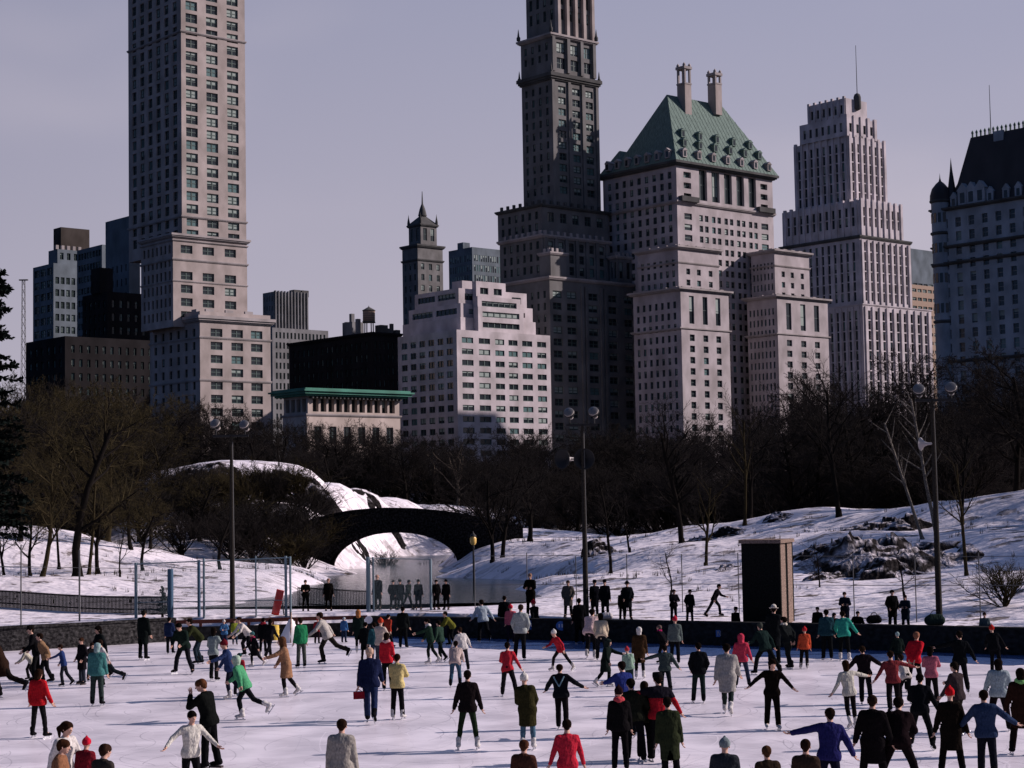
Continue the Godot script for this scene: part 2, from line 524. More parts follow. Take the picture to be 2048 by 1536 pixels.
func rink_wall(called: String, px0: float, px1: float, h0: float, h1: float, thick: float, m: Material, capm: Material, label: String):
	var o := thing(called, label, "wall")
	var b := Buf.new()
	var c := Buf.new()
	var n := int((px1 - px0) / 40.0)
	for k in n:
		var a := wall_point(lerpf(px0, px1, float(k) / n))
		var e := wall_point(lerpf(px0, px1, float(k + 1) / n))
		var h := lerpf(h0, h1, (k + 0.5) / n)
		var d := (e - a).normalized()
		var o2 := Vector3(d.z, 0, -d.x) * thick
		var bas := Basis(d, Vector3.UP, d.cross(Vector3.UP))
		b.box((a + e) * 0.5 + o2 * 0.5 + Vector3(0, h * 0.5 - 0.1, 0), Vector3((e - a).length() + 0.02, h + 0.2, thick), bas)
		c.box((a + e) * 0.5 + o2 * 0.5 + Vector3(0, h + 0.04, 0), Vector3((e - a).length() + 0.02, 0.08, thick + 0.1), bas)
	put("wall", mesh_of([b]), o, m)
	put("coping", mesh_of([c]), o, capm)
# ---------------------------------------------------------------- buildings
const GRID := 0.72      # the street grid: right-hand faces look this far (rad) to the right of the camera

class Bld:
	var node: Node3D
	var inv: Transform3D
	var wall := Buf.new()
	var spare: Array = []
	var n_win := 0
	var mt: Material
	var frame_m: Material
	var seed := 0

var win_cache := {}

func bld(called: String, label: String, px: float, depth: float, m: Material, frame := "sash", group := "") -> Bld:
	var b := Bld.new()
	var p := at(px, 900, depth)
	b.node = thing(called, label, "building", Vector3(p.x, -0.5, p.z), GRID, group)
	b.inv = b.node.transform.affine_inverse()
	b.mt = m
	b.frame_m = M[frame]
	b.seed = hash(label) % 1000
	return b

func on_front(b: Bld, px: float, py: float, zs: float) -> Vector3:
	var o := b.inv * EYE
	var d := b.inv.basis * ray(px, py)
	return o + d * ((zs - o.z) / d.z)

func on_side(b: Bld, px: float, py: float, xs: float) -> Vector3:
	var o := b.inv * EYE
	var d := b.inv.basis * ray(px, py)
	return o + d * ((xs - o.x) / d.x)

func window_mesh(w: float, h: float, kind: int, mull: int, bar: bool, fm: Material) -> ArrayMesh:
	var key := "%d_%d_%d_%d_%s_%d" % [roundi(w * 20), roundi(h * 20), kind, mull, bar, fm.get_instance_id()]
	if win_cache.has(key): return win_cache[key]
	var g := Buf.new()
	var f := Buf.new()
	var bl := Buf.new()
	var W := w * 0.5
	g.quad(Vector3(-W, 0, 0), Vector3(W, 0, 0), Vector3(W, h, 0), Vector3(-W, h, 0), Vector3.BACK)
	var t := clampf(w * 0.06, 0.05, 0.16)
	for s in [-1.0, 1.0]: f.box(Vector3(s * (W - t * 0.5), h * 0.5, 0.04), Vector3(t, h, 0.08))
	f.box(Vector3(0, t * 0.5, 0.05), Vector3(w - t * 2, t, 0.1))
	for k in mull:
		f.box(Vector3(-W + w * (k + 1.0) / (mull + 1), h * 0.5, 0.05), Vector3(t * 1.5, h - t, 0.1))
	if bar: f.box(Vector3(0, h * 0.52, 0.035), Vector3(w - t * 2, t, 0.07))
	if kind >= 2:
		var hb := h * (0.3 if kind == 2 else (0.55 if kind == 3 else 0.8))
		bl.quad(Vector3(-W + t, h - hb, 0.012), Vector3(W - t, h - hb, 0.012), Vector3(W - t, h, 0.012), Vector3(-W + t, h, 0.012), Vector3.BACK)
	var m := mesh_of([g, f, bl], [M.glass_teal if kind == 1 else M.glass, fm, M.blind])
	win_cache[key] = m
	return m

func facade(b: Bld, xf: Transform3D, W: float, H: float, cols: Array, o := {}):
	# cols: [x0, x1, [[y0, y1], ...]] sorted; walls round real openings, a window set back in each
	var dep: float = o.get("deep", 0.35)
	var mull: int = o.get("mull", 1)
	var bar: bool = o.get("bar", true)
	var out := xf.basis.z.normalized()
	var ex := xf.basis.x
	var P := func(x: float, y: float, z: float) -> Vector3: return xf * Vector3(x, y, z)
	var x := 0.0
	var r := RandomNumberGenerator.new()
	r.seed = b.seed + roundi(W * 10) + roundi(H * 100)
	var teal: float = minf(o.get("teal", 0.3) * 1.25 + .08, .8)
	for c in cols:
		if c[0] > x + 0.001: b.wall.quad(P.call(x, 0, 0), P.call(c[0], 0, 0), P.call(c[0], H, 0), P.call(x, H, 0), out)
		var y := 0.0
		for q in c[2]:
			if q[0] > y: b.wall.quad(P.call(c[0], y, 0), P.call(c[1], y, 0), P.call(c[1], q[0], 0), P.call(c[0], q[0], 0), out)
			b.wall.quad(P.call(c[0], q[0], 0), P.call(c[1], q[0], 0), P.call(c[1], q[0], -dep), P.call(c[0], q[0], -dep), Vector3.UP)
			b.wall.quad(P.call(c[0], q[1], -dep), P.call(c[1], q[1], -dep), P.call(c[1], q[1], 0), P.call(c[0], q[1], 0), Vector3.DOWN)
			b.wall.quad(P.call(c[0], q[0], 0), P.call(c[0], q[0], -dep), P.call(c[0], q[1], -dep), P.call(c[0], q[1], 0), ex)
			b.wall.quad(P.call(c[1], q[0], -dep), P.call(c[1], q[0], 0), P.call(c[1], q[1], 0), P.call(c[1], q[1], -dep), -ex)
			var u := r.randf()
			var kind := 0
			if u < teal: kind = 1 + r.randi() % 4
			var m := window_mesh(c[1] - c[0], q[1] - q[0], kind, mull, bar, b.frame_m)
			var wx := xf * Transform3D(Basis(), Vector3((c[0] + c[1]) * 0.5, q[0], -dep))
			b.n_win += 1
			if b.n_win <= 300: put("window", m, b.node, null, wx)
			else: b.spare.append([m, wx])
			y = q[1]
		if y < H: b.wall.quad(P.call(c[0], y, 0), P.call(c[1], y, 0), P.call(c[1], H, 0), P.call(c[0], H, 0), out)
		x = c[1]
	if x < W: b.wall.quad(P.call(x, 0, 0), P.call(W, 0, 0), P.call(W, H, 0), P.call(x, H, 0), out)

func rows_of(H: float, s: Dictionary) -> Array:
	# windows from the top down: top offset, pitch, window height; skip: rows left blank
	var out := []
	var y: float = H - s.get("top", 1.5)
	var n := 0
	while y - s.wh > s.get("low", 1.0) and n < s.get("max", 99):
		if not n in s.get("skip", []): out.push_front([y - s.wh, y])
		y -= s.pitch
		n += 1
	return out

func cols_of(W: float, H: float, s: Dictionary) -> Array:
	var out := []
	var rows := rows_of(H, s)
	if s.has("c"):
		for k in s.c.size():
			var ww: float = (s.w[k] if s.w is Array else s.w) * W
			out.append([s.c[k] * W - ww * 0.5, s.c[k] * W + ww * 0.5, rows])
	else:
		var mg: float = s.get("mg", 0.04) * W
		var bay: float = (W - 2 * mg) / s.n
		for k in s.n:
			var cx: float = mg + bay * (k + 0.5)
			out.append([cx - bay * s.w * 0.5, cx + bay * s.w * 0.5, rows])
	return out

func block(b: Bld, zs: float, pxc: float, pxr: float, pxl: float, pyt: float, ybot: float, R: Dictionary, L: Dictionary, o := {}) -> Dictionary:
	var pym: float = o.get("py", pyt + 60)
	var xs: float = on_front(b, pxc, pym, zs).x
	var h: float = on_front(b, pxc, pyt, zs).y
	if o.has("h"): h = o.h
	var x1: float = on_front(b, pxr, pym, zs).x
	var z1: float = o.z1 if o.has("z1") else on_side(b, pxl, pym, xs).z
	if o.has("x1"): x1 = o.x1
	var W := x1 - xs
	var D := zs - z1
	var H := h - ybot
	var fr := Transform3D(Basis(), Vector3(xs, ybot, zs))
	var fl := Transform3D(Basis(Vector3.BACK, Vector3.UP, Vector3.LEFT), Vector3(xs, ybot, z1))
	facade(b, fr, W, H, cols_of(W, H, R) if R else [], R)
	facade(b, fl, D, H, cols_of(D, H, L) if L else [], L)
	b.wall.quad(Vector3(x1, ybot, zs), Vector3(x1, ybot, z1), Vector3(x1, h, z1), Vector3(x1, h, zs), Vector3.RIGHT)
	b.wall.quad(Vector3(x1, ybot, z1), Vector3(xs, ybot, z1), Vector3(xs, h, z1), Vector3(x1, h, z1), Vector3.FORWARD)
	b.wall.quad(Vector3(xs, h, zs), Vector3(x1, h, zs), Vector3(x1, h, z1), Vector3(xs, h, z1), Vector3.UP)
	return {"xs": xs, "x1": x1, "zs": zs, "z1": z1, "h": h, "y0": ybot, "W": W, "D": D}

func belt(b: Bld, k: Dictionary, y: float, thick: float, over: float, m: Material, called := "cornice"):
	# a moulded course running round the block, its top at y
	var q := Buf.new()
	for s in [[0.0, 0.5, 1.0], [0.5, 0.3, 0.7], [0.8, 0.2, 0.4]]:
		var ov: float = over * s[2]
		q.box(Vector3((k.xs + k.x1) * 0.5, y - thick * (s[0] + s[1] * 0.5), (k.zs + k.z1) * 0.5), Vector3(k.W + 2 * ov, thick * s[1], k.D + 2 * ov))
	put(called, mesh_of([q]), b.node, m)

func piers(b: Bld, k: Dictionary, n: int, wid: float, out: float, y0: float, y1: float, m: Material, right := true, mg := 0.04):
	# vertical piers proud of a face
	var L: float = k.W if right else k.D
	var bay := L * (1 - 2 * mg) / n
	var q := Buf.new()
	q.box(Vector3.ZERO, Vector3(bay * wid, y1 - y0, out * 2) if right else Vector3(out * 2, y1 - y0, bay * wid))
	var ms := mesh_of([q])
	for j in n + 1:
		var a := L * mg + bay * j
		var p := Vector3(k.xs + a, (y0 + y1) * 0.5, k.zs) if right else Vector3(k.xs, (y0 + y1) * 0.5, k.z1 + a)
		put("pier", ms, b.node, m, Transform3D(Basis(), p))

func parapet(b: Bld, k: Dictionary, m: Material, hgt := 1.0, step := 2.4, wid := 1.2):
	var q := Buf.new()
	q.box(Vector3(0, hgt * 0.5, 0), Vector3(wid, hgt, 0.5))
	var ms := mesh_of([q])
	for j in int(k.W / step):
		put("merlon", ms, b.node, m, Transform3D(Basis(), Vector3(k.xs + (j + 0.5) * step, k.h - 0.02, k.zs - 0.28)))
	for j in int(k.D / step):
		put("merlon", ms, b.node, m, Transform3D(Basis(Vector3.UP, PI / 2), Vector3(k.xs + 0.28, k.h - 0.02, k.zs - (j + 0.5) * step)))

func hip(b: Bld, k: Dictionary, rise: float, inx: float, inz: float, over: float, m: Material, called := "roof"):
	var q := Buf.new()
	var y: float = k.h + 0.01
	var a := Vector3(k.xs - over, y, k.zs + over)
	var c := Vector3(k.x1 + over, y, k.zs + over)
	var d := Vector3(k.x1 + over, y, k.z1 - over)
	var e := Vector3(k.xs - over, y, k.z1 - over)
	var A := Vector3(k.xs + inx, y + rise, k.zs - inz)
	var C := Vector3(k.x1 - inx, y + rise, k.zs - inz)
	var D := Vector3(k.x1 - inx, y + rise, k.z1 + inz)
	var E := Vector3(k.xs + inx, y + rise, k.z1 + inz)
	q.poly([a, c, C, A]); q.poly([c, d, D, C]); q.poly([d, e, E, D]); q.poly([e, a, A, E])
	q.poly([A, C, D, E])
	put(called, mesh_of([q]), b.node, m)

func part_box(b: Bld, called: String, c: Vector3, s: Vector3, m: Material):
	var q := Buf.new()
	q.box(c, s)
	put(called, mesh_of([q]), b.node, m)

func finish(b: Bld):
	put("wall", mesh_of([b.wall]), b.node, b.mt)
	if b.spare:
		var st := {}
		for s in b.spare:
			for k in s[0].get_surface_count():
				var mm: Material = s[0].surface_get_material(k)
				if not st.has(mm):
					st[mm] = SurfaceTool.new()
				st[mm].append_from(s[0], k, s[1])
		var m := ArrayMesh.new()
		for mm in st:
			st[mm].commit(m)
			m.surface_set_material(m.get_surface_count() - 1, mm)
		var o := put("window", m, b.node)
		tag(o, "", "", "", "stuff")

func make_pierre():
	var b := bld("apartment_tower", "tall beige stone tower rising out of the picture at the left", 400, 385, M.limestone)
	var R := {"c": [.23, .52, .80], "w": .165, "pitch": 2.87, "wh": 1.75, "top": 3.6, "mull": 1, "teal": .15}
	var L := {"n": 6, "w": .36, "pitch": 2.87, "wh": 1.75, "top": 3.6, "teal": .1}
	var k := block(b, 0, 400, 541, 300, 622, 0, R, L)
	belt(b, k, k.h - 0.9, 1.3, 0.9, M.trim)
	belt(b, k, k.h - 5.4, .5, .25, M.trim, "string_course")
	belt(b, k, k.h - 14.6, .5, .25, M.trim, "string_course")
	parapet(b, k, M.trim, 0.6, 5, 2)
	R = {"c": [.18, .47, .77], "w": .155, "pitch": 2.9, "wh": 1.8, "top": 2.4, "skip": [1], "teal": .15}
	var k2 := block(b, -6, 346, 494, 282, 466, k.h - 3, R, {"n": 7, "w": .46, "pitch": 2.9, "wh": 1.9, "top": 2.4, "teal": .1})
	belt(b, k2, k2.h, 0.9, 0.7, M.trim)
	belt(b, k2, k2.h - 1.3, .4, .3, M.trim, "string_course")
	belt(b, k2, k2.h - 5.4, .5, .3, M.trim, "string_course")
	belt(b, k2, k2.h - 10.2, .35, .2, M.trim, "string_course")
	R = {"c": [.16, .475, .80], "w": .178, "pitch": 2.86, "wh": 2.05, "top": 3.2, "teal": .75}
	var k3 := block(b, -10, 363, 491, 257, -130, k2.h - 3, R, {"n": 6, "w": .5, "pitch": 2.86, "wh": 2.05, "top": 3.2, "teal": .3}, {"py": 250})
	for py in [430, 60]:
		belt(b, k3, on_front(b, 363, py, -10).y, .5, .3, M.trim, "string_course")
	belt(b, k3, k3.h, 1.2, 1.0, M.trim)
	hip(b, k3, 22.0, 5.0, 5.0, 0.3, M.copper_roof)
	finish(b)

func make_left_group():
	var b := bld("office_block", "pale stepped block with dark brown rooftop box, far left of the skyline", 107, 520, M.blue_grey)
	var k := block(b, 0, 107, 165, 66, 526, 0, {"n": 5, "w": .7, "pitch": 3.6, "wh": 2.0, "mull": 2, "top": 4}, {"n": 3, "w": .8, "pitch": 3.6, "wh": 2.1, "mull": 2, "top": 1.2})
	var k2 := block(b, -2, 115, 160, 97, 498, k.h, {"n": 3, "w": .5, "pitch": 3.4, "wh": 2, "top": 1.0}, {})
	finish(b)
	var q := Buf.new()
	q.box(Vector3(0, 0, 0), Vector3(.9, 1.2, .9))
	for j in 5: put("merlon", mesh_of([q]), b.node, M.trim, Transform3D(Basis(), Vector3(lerpf(k2.xs, k2.x1, j / 4.0), k2.h + .6, -2.5)))
	var pb := Bld.new()
	pb.node = b.node; pb.inv = b.inv; pb.mt = M.brown_brick; pb.frame_m = b.frame_m
	block(pb, -5, 122, 179, 107, 454, k2.h, {}, {})
	put("penthouse", mesh_of([pb.wall]), b.node, M.brown_brick)
	b = bld("office_block", "blue grey slab with close window bands beside the tall beige tower", 204, 480, M.blue_grey)
	block(b, 0, 204, 229, 154, 489, 0, {}, {"n": 8, "w": .8, "pitch": 3.2, "wh": 1.7, "top": 1.2, "mull": 1})
	finish(b)
	b = bld("office_block", "plain dark blue slab just left of the tall beige tower", 258, 450, M.blue_grey)
	block(b, 0, 258, 280, 211, 432, 0, {}, {"n": 5, "w": .3, "pitch": 3.6, "wh": 1.8, "top": 12})
	finish(b)
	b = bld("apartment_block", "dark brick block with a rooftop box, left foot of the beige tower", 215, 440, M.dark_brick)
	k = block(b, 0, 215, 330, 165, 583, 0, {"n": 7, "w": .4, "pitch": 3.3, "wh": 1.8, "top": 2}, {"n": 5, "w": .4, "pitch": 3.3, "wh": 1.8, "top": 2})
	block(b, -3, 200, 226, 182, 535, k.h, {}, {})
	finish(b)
	b = bld("apartment_block", "low black brick block behind the woods at far left", 130, 420, M.dark_brick)  # its blackness is partly shade, carried by the brick colour
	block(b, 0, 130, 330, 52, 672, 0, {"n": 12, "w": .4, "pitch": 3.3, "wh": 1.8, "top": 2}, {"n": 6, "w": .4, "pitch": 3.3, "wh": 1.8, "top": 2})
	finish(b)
	var t := thing("radio_mast", "thin lattice radio mast on the skyline at far left", "mast", Vector3(at(47, 700, 700).x, 0, -700))
	q = Buf.new()
	var top: float = at(47, 560, 700).y
	for s in [[-1, -1], [1, -1], [1, 1], [-1, 1]]:
		q.tube(Vector3(s[0] * 1.2, 0, s[1] * 1.2), Vector3(s[0] * .5, top, s[1] * .5), .11, .09, 4)
	for j in 30:
		var y0 := top * j / 30.0
		var w := lerpf(1.2, .5, j / 30.0)
		q.tube(Vector3(-w, y0, w), Vector3(w, y0 + top / 30, w), .06, .06, 3)
		q.tube(Vector3(w, y0, -w), Vector3(-w, y0 + top / 30, -w), .12, .12, 3)
	put("lattice", mesh_of([q]), t, M.tan_brick)
	q = Buf.new()
	q.box(Vector3(0, top, 0), Vector3(3.4, .4, 1.2))
	put("platform", mesh_of([q]), t, M.brown_brick)

func make_middle_group():
	# slab with vertical strips
	var b := bld("office_tower", "grey slab with thin vertical strips right of the beige tower", 545, 640, M.grey_brick)
	var k := block(b, 8, 545, 657, 515, 655, 0, {"n": 14, "w": .5, "pitch": 3.6, "wh": 2.2, "top": 1.5}, {})
	var k2 := block(b, 0, 548, 617, 526, 583, k.h, {"n": 10, "w": .5, "pitch": 3.5, "wh": 2.9, "top": 1.5, "mull": 0, "teal": .5}, {"n": 4, "w": .3, "pitch": 3.5, "wh": 1.8})
	piers(b, k2, 10, .3, .5, k.h, k2.h + .4, M.grey_brick)
	finish(b)
	for s in [[590, 576], [606, 578]]:
		var p := on_front(b, s[0], s[1], -8)
		part_box(b, "plant_box", Vector3(p.x, k2.h + 1, -8), Vector3(3, 2.4, 3), M.dark_trim)
	# dark brick
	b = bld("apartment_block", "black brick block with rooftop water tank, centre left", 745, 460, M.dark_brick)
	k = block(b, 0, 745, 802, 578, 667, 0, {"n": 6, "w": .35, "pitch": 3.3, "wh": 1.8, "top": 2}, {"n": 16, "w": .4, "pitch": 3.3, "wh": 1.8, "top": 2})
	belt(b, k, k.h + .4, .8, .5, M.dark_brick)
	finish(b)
	var pc := on_side(b, 706, 650, k.xs + 4)
	part_box(b, "stair_house", Vector3(pc.x, k.h + 2.2, pc.z), Vector3(4, 4.0, 4), M.grey_brick)
	for s in [[694, 2.2], [704, 3.2], [716, 2.4]]:
		var p2 := on_side(b, s[0], 650, k.xs + 3)
		part_box(b, "chimney", Vector3(p2.x, k.h + s[1], p2.z), Vector3(1.0, s[1] * 2, 1.0), M.grey_brick)
	for s in [[763, 3.0, 2.4], [775, 2.2, 2], [783, 3.6, .8], [793, 2.0, 1.4]]:
		var p3 := on_front(b, s[0], 655, -6)
		part_box(b, "chimney", Vector3(p3.x, k.h + s[1] * .5, -6), Vector3(s[2], s[1], s[2]), M.dark_trim)
	var w := thing("water_tank", "round wooden water tank on the roof of the black brick block", "water tank")
	var wp := b.node.transform * (on_side(b, 738, 650, k.xs + 5) * Vector3(1, 0, 1) + Vector3(0, k.h, 0))
	w.position = wp + Vector3(0, 1.7, 0)
	var q := Buf.new()
	for s in 4: q.tube(Vector3(cos(s * PI / 2 + .4) * 1.3, -1.7, sin(s * PI / 2 + .4) * 1.3), Vector3(cos(s * PI / 2 + .4) * 1.2, 2.2, sin(s * PI / 2 + .4) * 1.2), .15, .15, 5)
	q.box(Vector3(0, 2.2, 0), Vector3(3.2, .25, 3.2))
	put("frame", mesh_of([q]), w, M.dark_trim)
	q = Buf.new()
	q.lathe(Vector3(0, 2.3, 0), [[0.01, 0], [1.6, 0], [1.6, 3.0], [0.01, 3.0]], 18)
	put("tank", mesh_of([q]), w, M.wood_lit)
	q = Buf.new()
	for s in 5: q.lathe(Vector3(0, 2.6 + s * .6, 0), [[1.61, 0], [1.64, .02], [1.64, .07], [1.61, .09]], 18)
	put("hoop", mesh_of([q]), w, M.dark_trim)
	q = Buf.new()
	q.lathe(Vector3(0, 5.3, 0), [[1.75, -.1], [1.75, 0], [.15, .9], [.01, 1.3]], 18)
	put("roof", mesh_of([q]), w, M.dark_trim)
	# low club with copper cornice
	b = bld("club_house", "low pale clubhouse under a bright green copper cornice", 614, 372, M.club_stone)
	k = block(b, 0, 614, 801, 566, 827, 0, {"n": 6, "w": .5, "pitch": 6.6, "wh": 3.6, "top": 2.6, "mull": 1, "teal": 0}, {"n": 3, "w": .4, "pitch": 6.6, "wh": 3.6, "top": 2.6})
	var b2 := Bld.new()
	b2.node = b.node; b2.inv = b.inv; b2.mt = M.club_stone; b2.frame_m = M.sash; b2.seed = 4; b2.n_win = 40
	var kf := block(b2, -.5, 616, 799, 568, 788, k.h, {"n": 11, "w": .74, "pitch": 9, "wh": 2.7, "top": .9, "deep": 1.0, "teal": 0, "mull": 0, "bar": false, "low": .2}, {"n": 4, "w": .7, "pitch": 9, "wh": 2.7, "top": .9, "deep": 1.0, "mull": 0, "bar": false, "low": .2})
	put("frieze", mesh_of([b2.wall]), b.node, M.club_stone)
	belt(b, k, k.h, .5, .3, M.trim, "string_course")
	var cq := Buf.new()
	for s in [[0, .5, 2.0], [.5, .35, 2.4], [.85, .35, 1.8], [-.4, .4, 1.4]]:
		cq.box(Vector3((kf.xs + kf.x1) * .5, kf.h + s[0] + s[1] * .5, (kf.zs + kf.z1) * .5), Vector3(kf.W + s[2] * 2, s[1], kf.D + s[2] * 2))
	put("cornice", mesh_of([cq]), b.node, M.copper_bright)
	cq = Buf.new()
	cq.box(Vector3.ZERO, Vector3(.35, .5, 1.2))
	for j in 24: put("bracket", mesh_of([cq]), b.node, M.dark_trim, Transform3D(Basis(), Vector3(lerpf(kf.xs + .5, kf.x1 - .5, j / 23.0), kf.h - .66, kf.zs + .7)))
	finish(b)
	# spire tower far behind
	b = bld("spire_tower", "slim brick tower with pyramid roof and spire in the far centre", 836, 850, M.tan_brick)
	k = block(b, 0, 836, 886, 805, 488, 0, {"n": 3, "w": .4, "pitch": 5.2, "wh": 3.0, "top": 9, "mull": 1}, {"n": 3, "w": .35, "pitch": 5.2, "wh": 3.0, "top": 9})
	belt(b, k, k.h, 1.5, 1.0, M.dark_trim)
	belt(b, k, k.h - 7, 1.0, .6, M.dark_trim, "string_course")
	k2 = block(b, -3, 842, 874, 818, 447, k.h, {"n": 2, "w": .5, "pitch": 20, "wh": 6, "top": 2, "mull": 1}, {"n": 2, "w": .5, "pitch": 20, "wh": 6, "top": 2})
	belt(b, k2, k2.h, 1.2, .8, M.dark_trim)
	hip(b, k2, 5.5, k2.W * .48, k2.D * .48, 0.6, M.dark_trim)
	var mid := Vector3((k2.xs + k2.x1) * .5, k2.h, (k2.zs + k2.z1) * .5)
	q = Buf.new()
	q.lathe(mid + Vector3(0, 4.6, 0), [[2.2, 0], [1.5, 3], [1.2, 4], [.4, 6], [.15, 12], [.01, 12.2]], 8)
	put("spire", mesh_of([q]), b.node, M.dark_trim)
	for s in [[k2.xs, k2.zs], [k2.x1, k2.zs], [k2.xs, k2.z1], [k2.x1, k2.z1]]:
		q = Buf.new()
		q.lathe(Vector3(s[0], k2.h - 1, s[1]), [[.8, 0], [.7, 2.5], [.2, 5], [.01, 6.5]], 6)
		put("pinnacle", mesh_of([q]), b.node, M.dark_trim)
	finish(b)
	# blue green box
	b = bld("office_tower", "plain teal curtain walled box behind the stepped white block", 945, 600, M.blue_grey)
	k = block(b, 0, 945, 1014, 898, 494, 0, {"n": 14, "w": .62, "pitch": 3.4, "wh": 2.2, "top": 2.5, "mull": 0, "bar": false, "teal": .8, "deep": .1}, {"n": 9, "w": .6, "pitch": 3.4, "wh": 2.2, "top": 2.5, "mull": 0, "bar": false, "teal": .8, "deep": .1})
	finish(b)
	part_box(b, "plant_box", Vector3(k.xs + 3, k.h + 1.2, -8), Vector3(3, 2.6, 3), M.blue_grey)

func make_white_block():
	var b := bld("apartment_block", "white brick apartment block with stepped terraces and square windows", 914, 395, M.white_brick)
	var cw := [.118, .119, .097, .098, .11, .10]
	var cc := [.111, .287, .449, .591, .745, .904]
	var k := block(b, 0, 914, 1101, 796, 659, 0, {"c": cc, "w": cw, "pitch": 2.5, "wh": 1.27, "top": 1.6, "mull": 1, "bar": false, "teal": .3, "deep": .22}, {"n": 6, "w": .64, "pitch": 2.5, "wh": 1.4, "top": 1.6, "bar": false, "deep": .22})
	var st := {"n": 1, "w": .88, "pitch": 2.4, "wh": 1.25, "top": 1.0, "mull": 5, "bar": false}
	var sl := {"n": 2, "w": .86, "pitch": 2.5, "wh": 1.35, "top": 1.0, "mull": 4, "bar": false}
	var k1 := block(b, -3.0, 922, 1072, 806, 634, k.h, {"n": 2, "w": .7, "pitch": 2.5, "wh": 1.1, "top": 1.2, "mull": 3, "bar": false}, sl)
	block(b, -1.4, 957, 1048, 900, 613, k.h, st, {}, {"z1": -2.9})
	var k2 := block(b, -6.0, 922, 1066, 818, 606, k1.h, {"n": 2, "w": .7, "pitch": 2.5, "wh": 1.1, "top": 1.2, "mull": 3, "bar": false}, sl)
	block(b, -4.2, 956, 1042, 900, 592, k1.h, {"n": 1, "w": .88, "pitch": 9, "wh": 1.25, "top": 1.0, "mull": 5, "bar": false}, {}, {"z1": -5.9})
	var k3 := block(b, -8.0, 918, 1054, 830, 576, k2.h, {"n": 4, "w": .6, "pitch": 9, "wh": 1.5, "top": 1.1, "mull": 1, "bar": false}, sl)
	block(b, -6.6, 953, 1012, 900, 562, k2.h, {"n": 2, "w": .6, "pitch": 9, "wh": 1.5, "top": 1.4, "mull": 1, "bar": false}, {}, {"z1": -7.9})
	block(b, -10, 925, 945, 905, 561, k3.h, {}, {})
	finish(b)

